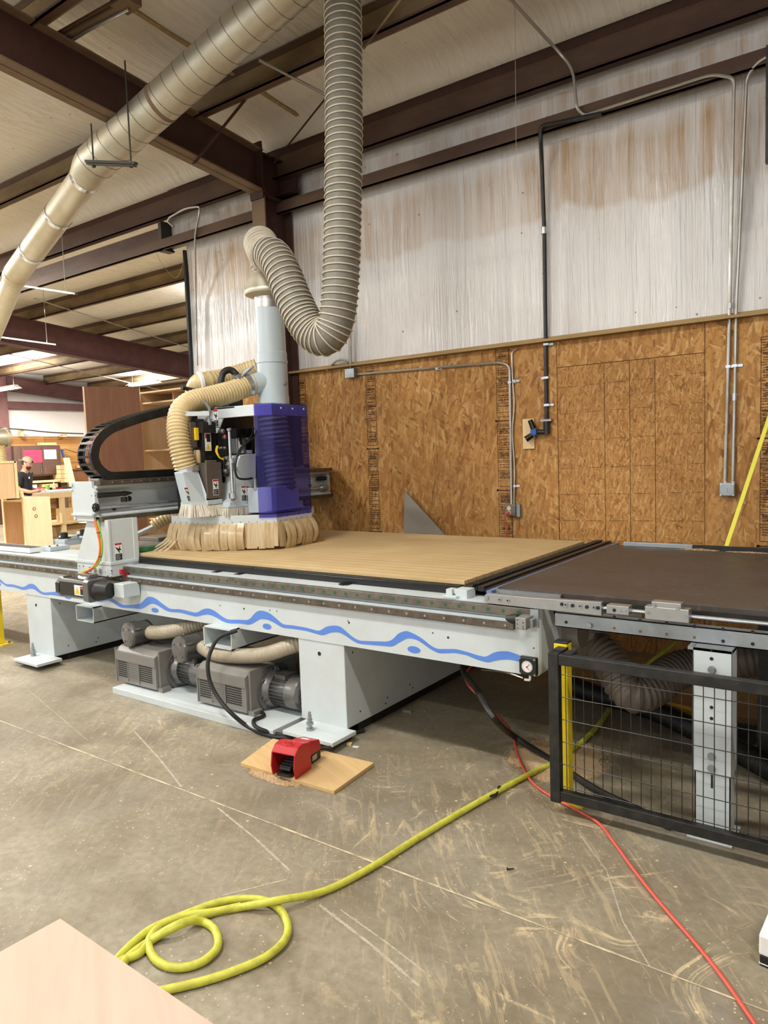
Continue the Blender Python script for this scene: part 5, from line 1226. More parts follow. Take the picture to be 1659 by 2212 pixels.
mb.build('channel_hole', [M['ink'], M['flange']], scn); q = onY(1274, 1350, Yc); MB().hexnut(q + V((0, -.012, 0)), (0, 1, 0), .0125, .012).build('channel_bolt', M['zinc'], scn)
# support leg: two telescoping channels
Yl = 3.03; la, lb_ = -.673, -.528; ztop = c1.z
mb = MB(); mb.box(la, lb_, Yl, Yl + .004, .27, ztop).box(la, la + .004, Yl, Yl + .10, .27, ztop).box(lb_ - .004, lb_, Yl, Yl + .10, .27, ztop); lg = mb.build('leg', M['paint'], T, bevel=.001)
mb = MB(); mb.box(la + .006, lb_ - .006, Yl + .006, Yl + .010, .004, .30).box(la + .006, la + .01, Yl + .006, Yl + .095, .004, .3).box(lb_ - .01, lb_ - .006, Yl + .006, Yl + .095, .004, .3); mb.build('lower_leg', M['paint'], lg)
MB().box(la - .015, lb_ + .01, Yl - .045, Yl + .14, 0, .008).build('foot_plate', M['paint'], lg, bevel=.002)
MB().box(la - .02, lb_ + .0, Yl - .0, Yl + .12, ztop - .012, ztop + .0).build('bracket', M['zinc'], lg)
mb = MB()
for px, py in ((1538, 1447), (1537, 1634), (1537, 1660)): q = onY(px, py, Yl); mb.hexnut(q + V((0, -.012, 0)), (0, 1, 0), .013, .01).cyl(q + V((0, -.003, 0)), q, .016, n=16)
mb.build('leg_bolt', M['zinc'], lg); mb = MB()
for px, py in ((1537, 1423), (1537, 1528), (1537, 1552), (1537, 1406)): q = onY(px, py, Yl); mb.cyl(q + V((0, -.0015, 0)), q + V((0, .002, 0)), .007 if py > 1410 else .004, n=14)
q = onY(1538, 1688, Yl + .006); mb.box(q.x - .004, q.x + .004, q.y - .0015, q.y + .002, q.z - .028, q.z + .028); mb.build('leg_hole', M['ink'], lg)
for xx in (1.9,): MB().box(xx, xx + .14, 3.03, 3.13, 0, ztop).build('leg', M['paint'], T)
MB().box(-.673, -.53, 4.75, 4.85, 0, .86).build('leg', M['paint'], T)
# back edge: zinc guide then black guide
g0, g1 = onZ(1327, 1187, .912), onZ(1487, 1191, .912)
MB().box(g0.x, g1.x, 4.935, 4.96, .912, .94).build('back_guide', M['zinc'], T, bevel=.002)
MB().box(g1.x, XO, 4.925, 4.96, .912, .938).build('back_guide', M['black'], T)
# dust on the top against the back guide
def heap(name, cx, cy, rx, ry, h, z, n=900, seed=1, s=.004):
    r = random.Random(seed); mb = MB()
    for i in range(n):
        a = r.uniform(0, 6.283); q = math.sqrt(r.random()); x = cx + rx * q * math.cos(a); y = cy + ry * q * math.sin(a); zz = z + h * (1 - q) * r.random() + .001
        u = V((r.uniform(-1, 1), r.uniform(-1, 1), r.uniform(-.4, .4))).normalized(); v_ = u.orthogonal().normalized(); k = s * r.uniform(.5, 1.4); c = V((x, y, zz))
        mb.add([c - u * k, c + v_ * k * .5, c + u * k, c - v_ * k * .5], [(0, 1, 2, 3)])
    # the compacted mound beneath the loose flakes
    rn = random.Random(seed + 50); gx = 28; hs_ = {}
    def nz_(u, v): return math.sin(u * 9 + seed) * .3 + math.sin(v * 11 + seed * 2) * .3 + math.sin((u + v) * 17) * .2 + rn.uniform(-.12, .12)
    vs = []; fs = []
    for i in range(gx + 1):
        for j in range(gx + 1):
            u = i / gx * 2 - 1; v = j / gx * 2 - 1; q = math.sqrt(u * u + v * v) * (1 + .12 * nz_(u, v))
            vs.append((cx + rx * u * .98, cy + ry * v * .98, z - .001 + h * .55 * max(0, 1 - q) * (1 + .5 * nz_(u, v))))
    for i in range(gx):
        for j in range(gx):
            u = (i + .5) / gx * 2 - 1; v = (j + .5) / gx * 2 - 1
            if u * u + v * v < .80 * (1 + .25 * math.sin(math.atan2(v, u) * 5 + seed)): a = i * (gx + 1) + j; fs.append((a, a + gx + 1, a + gx + 2, a + 1))
    mb.add(vs, fs)
    return mb
tag(heap('x', -1.05, 4.90, .12, .03, .012, .912, 700, 3).build('sawdust', M['dust'], recalc=False), 'small drift of sawdust on the brown outfeed top at the zinc guide end', 'sawdust', kind='stuff')
tag(heap('x', -.76, 4.885, .13, .02, .008, .912, 500, 4).build('sawdust', M['dust'], recalc=False), 'thin line of sawdust along the black guide of the outfeed top', 'sawdust', kind='stuff')

# ================================================================ MESH FENCE PANEL
F = thing('mesh_fence_panel', 'low black steel mesh fence panel standing in front of the outfeed table', 'fence', (0, 2.9, .03))
fy = 2.90; fx0, fx1 = onY(1187, 1410, fy).x, 2.3; fz0, fz1 = .066, .716; t = .046
mb = MB(); mb.box(fx0, fx0 + t, fy - .02, fy + .02, fz0 - .012, fz1 + .004); mb.box(fx1 - t, fx1, fy - .02, fy + .02, fz0, fz1)
fr = mb.build('fence_post_tube', M['fence'], F, bevel=.003); MB().box(fx0 + t, fx1 - t, fy - .018, fy + .018, fz1 - t, fz1).build('top_bar', M['fence'], F, bevel=.003); MB().box(fx0 + t, fx1 - t, fy - .018, fy + .018, fz0, fz0 + t * .95).build('bottom_bar', M['fence'], F, bevel=.003)
mb = MB(); r_ = .0021; x = onY(1222, 1500, fy).x
while x < fx1 - t: mb.cyl((x, fy, fz0 + t), (x, fy, fz1 - t), r_, n=6, caps=False); x += .0395
z = onY(1210, 1456, fy).z
while z > fz0 + t: mb.cyl((fx0 + t, fy - .004, z), (fx1 - t, fy - .004, z), r_, n=6, caps=False); z -= .0995
mb.build('wire_mesh', M['fence'], F)
MB().box(1.0, 1.05, fy - .03, fy + .03, 0, fz0).build('foot', M['fence'], F)
mb = MB(); mb.box(fx0 + .005, fx0 + .05, fy + .02, fy + .09, fz1 - .015, fz1 + .008).box(fx0 + .06, fx0 + .1, fy + .0, fy + .06, fz1 - .008, fz1 + .004); mb.build('clamp', M['black'], F)
# yellow posts
def ypost(x0, x1, y0, y1, h, lab):
    t_ = thing('fence_post', lab, 'post', ((x0 + x1) / 2, (y0 + y1) / 2, 0), 'yellow fence posts')
    MB().box(x0, x1, y0, y1, .012, h - .008).build('tube', M['yellow'], t_, bevel=.004); MB().box(x0 - .001, x1 + .001, y0 - .001, y1 + .001, h - .008, h).build('end_cap', M['black'], t_, bevel=.003)
    MB().box(x0 - .01, x1 + .06, y0 + .0, y1 + .05, 0, .012).build('base_plate', M['yellow'], t_); mb = MB()
    for s in (1,): mb.hexnut(((x0 if s < 0 else x1) + s * .035, y1 + .02, .012), (0, 0, 1), .012, .016)
    mb.build('anchor_bolt', M['rail'], t_); return t_
pa, pb = onY(1193, 1388, 3.0), onY(1224, 1388, 3.0)
ypost(pa.x + .012, pa.x + .074, 2.985, 3.04, onY(1205, 1386, 2.985).z, 'yellow square post with black cap behind the corner of the black mesh panel')
ypost(onZ(4, 1393, 0).x - .06, onZ(4, 1393, 0).x, onZ(4, 1393, 0).y - .03, onZ(4, 1393, 0).y + .03, 1.1, 'yellow post cut off by the left edge of the photo')
# black upright and rail beyond the outfeed leg
mb = MB(); q = onY(1652, 1400, 3.9); mb.box(-.60, -.54, 3.9, 3.96, 0, .80).box(-.60, -.54, 3.86, 3.9, .42, .74); 
q = onY(1637, 1450, 3.85); tag(MB().box(q.x, q.x + .10, 3.85, 3.93, 0, .86).build('frame_post', M['fence']), 'black steel post standing under the outfeed table by the right edge', 'post')
"""yellow rail lying on the floor by the wall"""
a, b = onZ(1438, 1527, .05), onZ(1640, 1580, .05); d = (b - a)
tag(MB().obox((a + b) / 2, d / 2, V((0, .028, 0)), V((0, 0, .028))).build('floor_rail', M['yellow'], bevel=.003), 'yellow square rail lying on the floor under the outfeed table', 'rail')
q = onZ(1618, 1570, .05); tag(MB().box(q.x - .05, q.x + .05, q.y - .12, q.y - .03, 0, .11).build('small_box', M['black'], bevel=.004), 'small black box lying against the yellow rail under the outfeed table', 'box')

# ================================================================ HOSES AND CORDS ON THE FLOOR
P = spline([onX(1205, 1375, -1.2), onY(1240, 1378, 4.0), V((-1.12, 4.1, .62))], 6)
mb = MB(); mb.tube([V((-1.36, 3.6, .73)), V((-1.25, 3.75, .72)), V((-1.18, 3.85, .70))], .105, n=24)
tag(mb.build('duct_sleeve', M['foil'], smooth=True), 'crumpled foil duct sleeve between the bed end and the flexible hose', 'duct')
P = spline([onY(1235, 1395, 3.85), onY(1290, 1400, 3.85), onY(1325, 1440, 3.8), onY(1345, 1480, 3.75), onY(1370, 1500, 3.75), onY(1410, 1485, 3.85), onY(1450, 1455, 4.0), onY(1490, 1440, 4.1), onY(1540, 1432, 4.15), onY(1605, 1425, 4.15), onY(1680, 1420, 4.2)], 10)
mb = MB(); ribbed(mb, P, .095, .028, .007, 26, 4); tag(mb.build('flexible_duct', M['hosedk'], smooth=True, autosm=0), 'fat grey ribbed duct sagging behind the mesh panel under the outfeed table', 'duct')
P = spline([onZ(1200, 1468, .07), onZ(1290, 1500, .07), onZ(1400, 1530, .06), onZ(1500, 1575, .06), onZ(1600, 1625, .06), onZ(1720, 1690, .06)], 10)
mb = MB(); ribbed(mb, P, .056, .016, .004, 20, 4); tag(mb.build('black_hose', M['rubber'], smooth=True, autosm=0), 'black corrugated hose lying across the floor behind the mesh panel', 'hose')
P = spline([V((-1.9, 3.6, .45)), onY(1000, 1440, 3.4), onY(1030, 1490, 3.2), onY(1070, 1555, 3.0), onZ(1110, 1590, .06), onZ(1180, 1635, .02), onZ(1240, 1675, .02), onZ(1300, 1712, .02), onZ(1370, 1745, .02), onZ(1450, 1785, .02)], 10)
tag(MB().tube(P, .0165, n=10).build('black_cable', M['rubber'], smooth=True), 'thick black cable dropping from under the bed to the floor behind the mesh panel', 'cable')
P = spline([V((-1.9, 4.2, .45)), onY(1010, 1448, 3.6), onY(1050, 1520, 3.3), onZ(1102, 1575, .03), onZ(1115, 1620, .01), onZ(1128, 1655, .01), onZ(1150, 1690, .01), onZ(1190, 1720, .01), onZ(1250, 1752, .01), onZ(1295, 1780, .01), onZ(1330, 1825, .01), onZ(1370, 1880, .01), onZ(1430, 1955, .01), onZ(1500, 2035, .01), onZ(1560, 2110, .01), onZ(1640, 2225, .01)], 10)
tag(MB().tube(P, .0062, n=8).build('extension_cord', M['redcord'], smooth=True), 'thin red cord snaking across the floor past the mesh panel corner', 'cord')
HZ = .0135
HP = [(1560, 1245, .6), (1470, 1375, .35), (1400, 1435, .15), (1340, 1500, HZ), (1290, 1570, HZ), (1230, 1625, HZ), (1190, 1650, HZ), (1110, 1690, HZ), (1000, 1752, HZ), (900, 1812, HZ), (800, 1875, HZ), (700, 1925, HZ), (600, 1945, HZ * 3), (520, 1960, HZ), (450, 1975, HZ), (385, 2000, HZ * 3), (330, 2030, HZ), (300, 2060, HZ), (262, 2075, HZ)]
P0_ = ([onZ(x_, y_, z_) if z_ < .1 else onY(x_, y_, 5.2 - (z_ < .5) * .5) for x_, y_, z_ in HP])
H1 = [(255, 2070), (290, 2035), (330, 2005), (400, 1975), (470, 1950), (520, 1942), (570, 1945), (605, 1965), (622, 2000), (612, 2035), (570, 2070), (500, 2100), (430, 2122), (360, 2138), (300, 2150)]
P2 = spline(P0_ + [onZ(236, 2095, HZ), onZ(236, 2110, HZ), onZ(246, 2090, HZ)] + [onZ(x_, y_, HZ) for x_, y_ in H1], 10); hs = MB().tube(P2, .0135, n=12)
H2 = [(520, 1958), (460, 1970), (400, 1978), (350, 1998), (322, 2030), (328, 2062), (355, 2085), (395, 2090), (440, 2076), (470, 2045), (465, 2010), (440, 1992), (405, 1990), (370, 2004), (330, 2028), (285, 2060), (262, 2085)]
P3 = spline([onZ(x_, y_, HZ * (3 if i in (12, 13) else 1)) for i, (x_, y_) in enumerate(H2)], 10); hs.tube(P3, .0135, n=12)
tag(hs.build('air_hose', M['hoseyel'], smooth=True), 'yellow air hose coiled on the concrete and running under the mesh panel', 'hose')
mb = MB(); q = onZ(1078, 1708, .012); mb.tube([q + V((math.cos(a) * .0, math.cos(a) * .016, math.sin(a) * .017 + .004)) for a in [k * PI / 5 for k in range(10)]], .004, n=6, closed=True).tube([q + V((0, -.012, .004)), q + V((.012, -.05, .006)), q + V((-.008, -.085, .005))], .006, n=6)
tag(mb.build('hose_tie', M['rubber'], smooth=True), 'black strap tied around the yellow hose on the floor', 'strap')
mb = MB(); q = onZ(1097, 1877, .004); mb.cyl(q, q + V((.02, .012, .002)), .0025, n=8).cyl(q + V((.0, 0, 0)), q + V((-.004, -.002, .0)), .006, n=8)
tag(mb.build('screw', M['ink']), 'single black screw lying on the concrete floor', 'screw')
# ================================================================ PEDAL ON ITS BOARD, BENCH SHEET, CORNER BOX
c_ = [onZ(480, 1655, .0), onZ(722, 1717, .0), onZ(808, 1655, .0), onZ(590, 1602, .0)]
c_[0] = onZ(520, 1655, 0)
mb = MB(); mb.prism([V((p.x, p.y, 0)) for p in c_], V((0, 0, .019)))
tag(mb.build('scrap_board', M['mdfbd'], bevel=.0015), 'square tan scrap board under the red foot pedal', 'board')
pf = onZ(628, 1668, .019); pdir = (onZ(690, 1628, .019) - onZ(628, 1672, .019)); pdir.z = 0; pdir.normalize(); side = V((pdir.y, -pdir.x, 0)); Zu = V((0, 0, 1))
P0 = (onZ(592, 1672, .019) + onZ(636, 1686, .019)) / 2; P0.z = .019
PD = thing('foot_pedal', 'red hooded foot pedal sitting on the square tan board', 'pedal', P0)
def pp(f, s, u): return P0 + pdir * f + side * s + Zu * u
hw = .072; prof = [(0, 0.0), (-.012, .055), (.0, .12), (.03, .148), (.075, .155), (.12, .142), (.135, .10), (.14, .02), (.13, 0.0)]
mb = MB()
for s in (-1, 1):
    outer = [pp(f, s * hw, u) for f, u in prof]; mb.prism(outer, side * (-s * .008))
mb.prism([pp(0, -hw, .12), pp(.03, -hw, .148), pp(.03, -hw, .14), pp(.005, -hw, .112)], side * hw * 2).prism([pp(.03, -hw, .148), pp(.075, -hw, .155), pp(.075, -hw, .147), pp(.03, -hw, .14)], side * hw * 2).prism([pp(.075, -hw, .155), pp(.125, -hw, .14), pp(.125, -hw, .132), pp(.075, -hw, .147)], side * hw * 2)
mb.prism([pp(.13, -hw, 0), pp(.13, -hw, .135), pp(.138, -hw, .135), pp(.138, -hw, 0)], side * hw * 2)
hd = mb.build('hood', M['red'], PD, bevel=.003)
mb = MB(); mb.tube([pp(.055, 0, .1545) + (side * math.cos(a) + pdir * math.sin(a)) * .028 for a in [k * PI / 10 for k in range(20)]], .0016, n=6, closed=True)
for k in (-1, 0, 1): mb.obox(pp(.055, k * .009, .155), pdir * .016, side * .0015, Zu * .0012)
mb.build('foot_emblem', M['redcord'], hd)
mb = MB(); bh = .05; mb.prism([pp(.135, -bh, .05), pp(.135, -bh, .13), pp(.17, -bh, .128), pp(.255, -bh, .105), pp(.27, -bh, .05)], side * bh * 2).build('housing', M['red'], PD, bevel=.004)
MB().prism([pp(.13, -bh + .002, .004), pp(.13, -bh + .002, .05), pp(.262, -bh + .002, .05), pp(.262, -bh + .002, .004)], side * (bh - .002) * 2).build('body', M['black'], PD)
MB().obox(pp(.20, bh + .0005, .03), pdir * .022, side * .0008, Zu * .014).build('type_plate', M['alu'], PD)
MB().obox(pp(.2, 0, .121), pdir * .014 - Zu * .0038, side * .022, Zu * .0008 ).build('sticker', M['white'], PD)
mb = MB(); mb.obox(pp(.055, 0, .05), pdir * .05 + Zu * .014, side * .032, Zu * .005).obox(pp(.06, 0, .012), pdir * .07, side * .038, Zu * .006)
for k in range(5): mb.obox(pp(.015 + k * .02, 0, .045 + k * .006), pdir * .003, side * .034, Zu * .006)
mb.build('treadle', M['black'], PD, bevel=.002)
mb = MB(); mb.tube(spline([pp(.262, 0, .04), pp(.30, -.01, .035), pp(.34, .0, .015), pp(.40, .05, .012), pp(.5, .0, .012)], 6), .011, n=10); mb.build('cable', M['rubber'], PD, smooth=True)
q = onZ(650, 1690, .003); tag(heap('x', onZ(590, 1680, 0).x, onZ(590, 1680, 0).y, .20, .055, .016, .0, 2600, 7, .0024).build('sawdust', M['dust'], recalc=False), 'ridge of sawdust along the front of the scrap board', 'sawdust', kind='stuff')
q = onZ(1140, 1600, 0); tag(heap('x', -1.42, 3.42, .27, .30, .03, 0, 6000, 9, .0024).build('sawdust', M['dust'], recalc=False), 'pile of sawdust on the floor beside the mesh panel corner', 'sawdust', kind='stuff')
for (px, py, lab, w_) in ((755, 1609, 'tiny wood offcut on the floor right of the bed foot plate', .012), (880, 1838 - 300, 'small dark offcut on the floor under the bed', .03)):
    q = onZ(px, py, 0); tag(MB().obox(q + V((0, 0, .006)), (w_, .004, 0), (-.003, .01, 0), (0, 0, .006)).build('wood_offcut', M['pine'] if w_ < .02 else M['grey']), lab, 'offcut')
q = onZ(762, 1612, 0); tag(MB().obox(q + V((.02, 0, .001)), (.016, .004, 0), (-.003, .012, 0), (0, 0, .0006)).build('paper_scrap', M['white']), 'scrap of white paper on the floor right of the bed foot plate', 'paper')
# plywood sheet on a low bench, bottom left corner
zp = .78
c0 = onZ(130, 1984, zp); e1 = onZ(470, 2218, zp) - c0; e2 = onZ(-10, 2060, zp) - c0
a1 = e1.normalized(); a2 = (e2 - a1 * e2.dot(a1)).normalized()
BN = thing('plywood_bench', 'pale plywood sheet corner on a low bench at the bottom left', 'bench', (c0.x, c0.y, 0))
mb = MB(); L1, L2 = 1.3, 1.22
mb.m(0).poly([c0, c0 + a1 * L1, c0 + a1 * L1 + a2 * L2, c0 + a2 * L2]); mb.m(1)
dn = V((0, 0, -.019)); Q = [c0, c0 + a1 * L1, c0 + a1 * L1 + a2 * L2, c0 + a2 * L2]
for i in range(4): mb.quad(Q[i], Q[i] + dn, Q[(i + 1) % 4] + dn, Q[(i + 1) % 4])
mb.poly([p + dn for p in Q][::-1]); mb.build('sheet', [M['ply'], M['plyd']], BN, recalc=True)
for u, v_ in ((.18, .18), (L1 - .1, .18), (.18, L2 - .1), (L1 - .1, L2 - .1)):
    q = c0 + a1 * u + a2 * v_; MB().box(q.x - .03, q.x + .03, q.y - .03, q.y + .03, 0, zp - .019).build('leg', M['pine'], BN)
# white case at the right edge
a = onZ(1638, 2085, .0); 
BX = thing('white_case', 'white case with a black base at the right edge of the photo', 'case', (a.x + .1, a.y + .0, 0))
tL = onZ(1655, 1975, .09)
mb = MB(); d1 = V((.30, -.03, 0)); 
b0_ = V((a.x, a.y, .0)); pr_ = [b0_ + V((0, 0, .035)), b0_ + V((.0, .0, .10)), b0_ + V((.02, .10, .135)), b0_ + V((.02, .2, .135)), b0_ + V((.02, .2, .035))]
mb.prism(pr_, d1).build('lid', M['white'], BX, bevel=.006)
MB().prism([b0_ + V((.003, 0, 0)), b0_ + V((.003, 0, .035)), b0_ + V((.02, .2, .035)), b0_ + V((.02, .2, 0))], d1).build('base', M['black'], BX, bevel=.003)
MB().prism([b0_ + V((.001, -.001, .008)), b0_ + V((.001, -.001, .011)), b0_ + V((.02, .2, .011)), b0_ + V((.02, .2, .008))], d1).build('trim_line', M['white'], BX)
# ================================================================ WALL SERVICES
def conduit(label, pts, r, mat, plane=5.555, straps=(), name='electrical_conduit', cat='conduit', sm=8, group=None, n=8):
    """pts in photo pixels on the plane Y=plane (or given as 3D)"""
    P = [p if isinstance(p, Vector) else onY(p[0], p[1], p[2] if len(p) > 2 else plane) for p in pts]
    Q = []
    for i, p in enumerate(P):
        if 0 < i < len(P) - 1:
            a = (P[i - 1] - p); b = (P[i + 1] - p); k = min(.09, a.length * .45, b.length * .45)
            s_, e_ = p + a.normalized() * k, p + b.normalized() * k
            for t in range(sm + 1):
                t /= sm; Q.append(s_ * (1 - t) ** 2 + p * 2 * t * (1 - t) + e_ * t * t)
        else: Q.append(p)
    o = tag(MB().tube(Q, r, n=n).build(name, mat, smooth=True), label, cat, group)
    for s in straps:
        q = onY(s[0], s[1], plane); mb = MB(); side = s[2] if len(s) > 2 else 1
        mb.box(q.x - r * 1.25, q.x + r * 1.25, q.y - r * 1.3, 5.572, q.z - .009, q.z + .009).box(q.x + side * r, q.x + side * (r + .035), 5.562, 5.572, q.z - .009, q.z + .009) if side > 0 else mb.box(q.x - r * 1.25, q.x + r * 1.25, q.y - r * 1.3, 5.572, q.z - .009, q.z + .009).box(q.x - r - .035, q.x - r, 5.562, 5.572, q.z - .009, q.z + .009)
        mb.cyl((q.x + side * (r + .02), 5.558, q.z), (q.x + side * (r + .02), 5.563, q.z), .006, n=8)
        mb.build('pipe_strap', M['chrome'], o)
    return o
R1 = .0115
conduit('long conduit along the girt turning down to the round-cornered box, left of the pair', [onY(1100, -5, 4.9) , (1208, 113, 5.36), (1238, 150, 5.36), (1246, 235, 5.37), (1262, 250, 5.41), (1400, 205, 5.41), (1540, 160, 5.41), (1586, 168, 5.41), (1585, 200, 5.42), (1577, 650), (1566, 1042)], R1, M['conduit'], straps=((1573, 792),))
conduit('right-hand one of the two upright conduits above the round-cornered box', [(1690, 110, 5.42), (1640, 130, 5.42), (1613, 165, 5.46), (1591, 650), (1583, 1042)], R1, M['conduit'], straps=((1588, 790),))
mb = MB(); q = onY(1577, 655, 5.555); mb.cyl(q, q + V((0, 0, -.035)), .017, n=10)
tag(mb.build('conduit_coupling', M['chrome'], smooth=True), 'small coupling on the left one of the paired conduits, at the wood panel top edge', 'coupling')
mb = MB(); q = onY(1586, 850, 5.555); mb.cyl(q, q + V((0, 0, -.05)), .017, n=10).cyl(q + V((0, -.012, -.01)), q + V((.03, -.012, -.01)), .004, n=6)
tag(mb.build('conduit_coupling', M['chrome'], smooth=True), 'coupling with two screws on the right one of the paired conduits, below the straps', 'coupling')
def jbox(a, b, dep, name, label, mat, round_=0.006, cat='box'):
    p, q = onY(a[0], b[1], 5.57 - dep), onY(b[0], a[1], 5.57 - dep); o = MB().box(p.x, q.x, 5.57 - dep, 5.572, p.z, q.z).build(name, mat, bevel=round_); tag(o, label, cat); return o, p, q
o, p, q = jbox((1554, 1043), (1587, 1072), .05, 'junction_box', 'grey metal junction box under the two upright conduits near the right edge', M['zinc'])
mb = MB(); c = (p + q) / 2; w_, h_ = (q.x - p.x) / 2 - .004, (q.z - p.z) / 2 - .004; yf = p.y
mb.prism([V((c.x + a * w_, yf, c.z + b * h_)) for a, b in ((-1, -.6), (-.6, -1), (.6, -1), (1, -.6), (1, .6), (.6, 1), (-.6, 1), (-1, .6))], V((0, -.006, 0))).box(c.x - .003, c.x + .003, yf - .009, yf, c.z - .014, c.z + .012); mb.build('cover', M['zinc'], o, bevel=.002)
mb = MB()
for sx in (-1, 1):
    for sz in (-1, 1): mb.cyl((c.x + sx * w_ * .88, yf - .008, c.z + sz * h_ * .88), (c.x + sx * w_ * .88, yf, c.z + sz * h_ * .88), .006, n=8)
mb.build('cover_screw', M['chrome'], o); mb = MB()
for px in (1566.5, 1583): k = onY(px, 1040, 5.555); mb.cyl(k, k + V((0, 0, -.03)), .017, n=10)
mb.build('connector', M['chrome'], o)
# black air drop pipe with regulator
conduit('black air pipe running along the girt and dropping down the wall to a blue valve', [(1300, 246, 5.40), (1240, 258, 5.40), (1167, 273, 5.40), (1168, 302, 5.41), (1170, 345, 5.5), (1176, 500), (1181, 938)], .0165, M['fence'], straps=((1181, 744), (1181, 816, -1), (1182, 875)), name='air_pipe', cat='pipe', n=10)
MB_ = MB(); q = onY(1175, 497, 5.555); MB_.cyl(q + V((0, 0, .02)), q + V((0, 0, -.03)), .023, n=12); tag(MB_.build('pipe_coupling', M['chrome'], smooth=True), 'pale coupling halfway down the black air pipe', 'coupling')
vq = onY(1181, 938, 5.54); VT = thing('air_regulator', 'blue and black air valve at the foot of the black wall pipe', 'valve', vq)
mb = MB(); mb.cyl(vq + V((0, 0, .10)), vq + V((0, 0, -.0)), .026, n=14).cyl(vq + V((0, 0, .02)), vq + V((-.07, -.02, .02)), .02, n=12); mb.build('elbow', M['fence'], VT, smooth=True)
mb = MB(); mb.obox(vq + V((-.095, -.025, .022)), (.026, 0, 0), (0, .026, 0), (0, 0, .026)); mb.build('body', M['bluecab'], VT, bevel=.006)
mb = MB(); mb.cyl(vq + V((-.10, -.03, .05)), vq + V((-.125, -.04, .12)), .024, .02, 14).cyl(vq + V((-.11, -.03, .0)), vq + V((-.16, -.05, -.035)), .022, .026, 14); mb.build('knob', M['blackgloss'], VT, smooth=True)
MB_ = MB(); q = onY(1182, 908, 5.55); MB_.box(q.x - .045, q.x + .045, q.y - .03, 5.572, q.z - .008, q.z + .008); tag(MB_.build('pipe_clamp', M['zinc']), 'grey clamp holding the black air pipe above its valve', 'clamp')
a, b = onY(1130, 970, 5.555), onY(1153, 904, 5.555); tag(MB().box(a.x, b.x, 5.553, 5.57, a.z, b.z).build('wood_block', M['pine'], bevel=.001), 'small pale board screwed to the wall left of the black air pipe', 'board')
# left junction box, horizontal conduit, outlet
conduit('pair of thin conduits rising from the square box beside the flexible hose bend', [(757, 795), (753, 470), (752, 400)], .014, M['conduit'])
conduit('thin conduit just left of the box, rising beside the wider one', [(764, 795), (760, 470), (759, 400)], .008, M['conduit']) if False else None
conduit('bent conduit curling over the wall panel edge into the square box', [(705, 800), (728, 778), (745, 776), (752, 797)], .010, M['conduit'])
conduit('long conduit running level across the wood panels and down to the outlet', [(766, 809), (1078, 783), (1101, 790), (1105, 1090)], R1, M['conduit'], straps=((945, 797), (1102, 826)))
conduit('thin flexible cable snaking down the wall beside the outlet conduit', [(1118, 752), (1106, 760), (1107, 820), (1112, 870), (1106, 935), (1112, 1010), (1110, 1090)], .007, M['conduit'], straps=((1111, 823), (1112, 1050)), name='armoured_cable', cat='cable')
jbox((745, 795), (764, 817), .06, 'junction_box', 'small square box at the corner of the conduits beside the flexible hose bend', M['zinc'], .002)
o, p, q = jbox((1090, 1090), (1113, 1115), .05, 'outlet_box', 'dark grey outlet box with a red plug in it', M['grey'] if False else M['rail'], .004, 'outlet')
c = (p + q) / 2; yf = p.y
for dz, nm in ((.018, 0), (-.022, 1)):
    mb = MB(); mb.cyl((c.x - .008, yf - .003, c.z + dz), (c.x - .008, yf, c.z + dz), .017, n=20).build('receptacle', M['cream'], o)
    mb = MB(); mb.box(c.x - .015, c.x - .012, yf - .004, yf, c.z + dz - .002, c.z + dz + .007).box(c.x - .004, c.x - .001, yf - .004, yf, c.z + dz - .002, c.z + dz + .007).build('slot', M['ink'], o)
MB().box(q.x - .0, q.x + .03, 5.54, 5.572, p.z - .005, q.z).build('side_box', M['zinc'], o)
P = spline([V((c.x - .01, yf - .03, c.z - .022)), V((c.x - .03, yf - .04, c.z - .05)), onY(1094, 1135, 5.52), onY(1092, 1165, 5.5), onY(1090, 1260, 5.5)], 6)
CD = MB().lathe((c.x - .01, yf - .001, c.z - .022), (0, -1, 0), [(0, .014), (.02, .013), (.03, .006)], 12).tube(P, .004, n=6); tag(CD.build('plug_cord', M['redcord'], smooth=True), 'red plug and cord hanging from the dark outlet box', 'cord')
# conduit at the free end of the wall, by the girt
conduit('bent conduit hooked over the girt near the open end of the wall', [(375, 490, 5.36), (362, 478, 5.36), (366, 470, 5.36), (400, 450, 5.38), (432, 446, 5.38), (430, 465, 5.38), (421, 510, 5.42), (423, 640), (426, 790)], R1, M['conduit'])
# grey board leaning against the wall
q0, q1, q2 = onY(872, 1062, 5.5), onY(966, 1165, 5.5), onY(872, 1190, 5.5)
mb = MB(); pl = [onY(874, 1060, 5.50), onY(972, 1168, 5.44), onY(1010, 1215, 5.40), onY(870, 1215, 5.40)]; mb.prism(pl, V((0, .012, 0))); tag(mb.build('offcut_panel', M['grey'] if False else M['dkcab'] if False else M['grey'], bevel=.001), 'grey triangular board leaning on the wall behind the spoilboard', 'board')
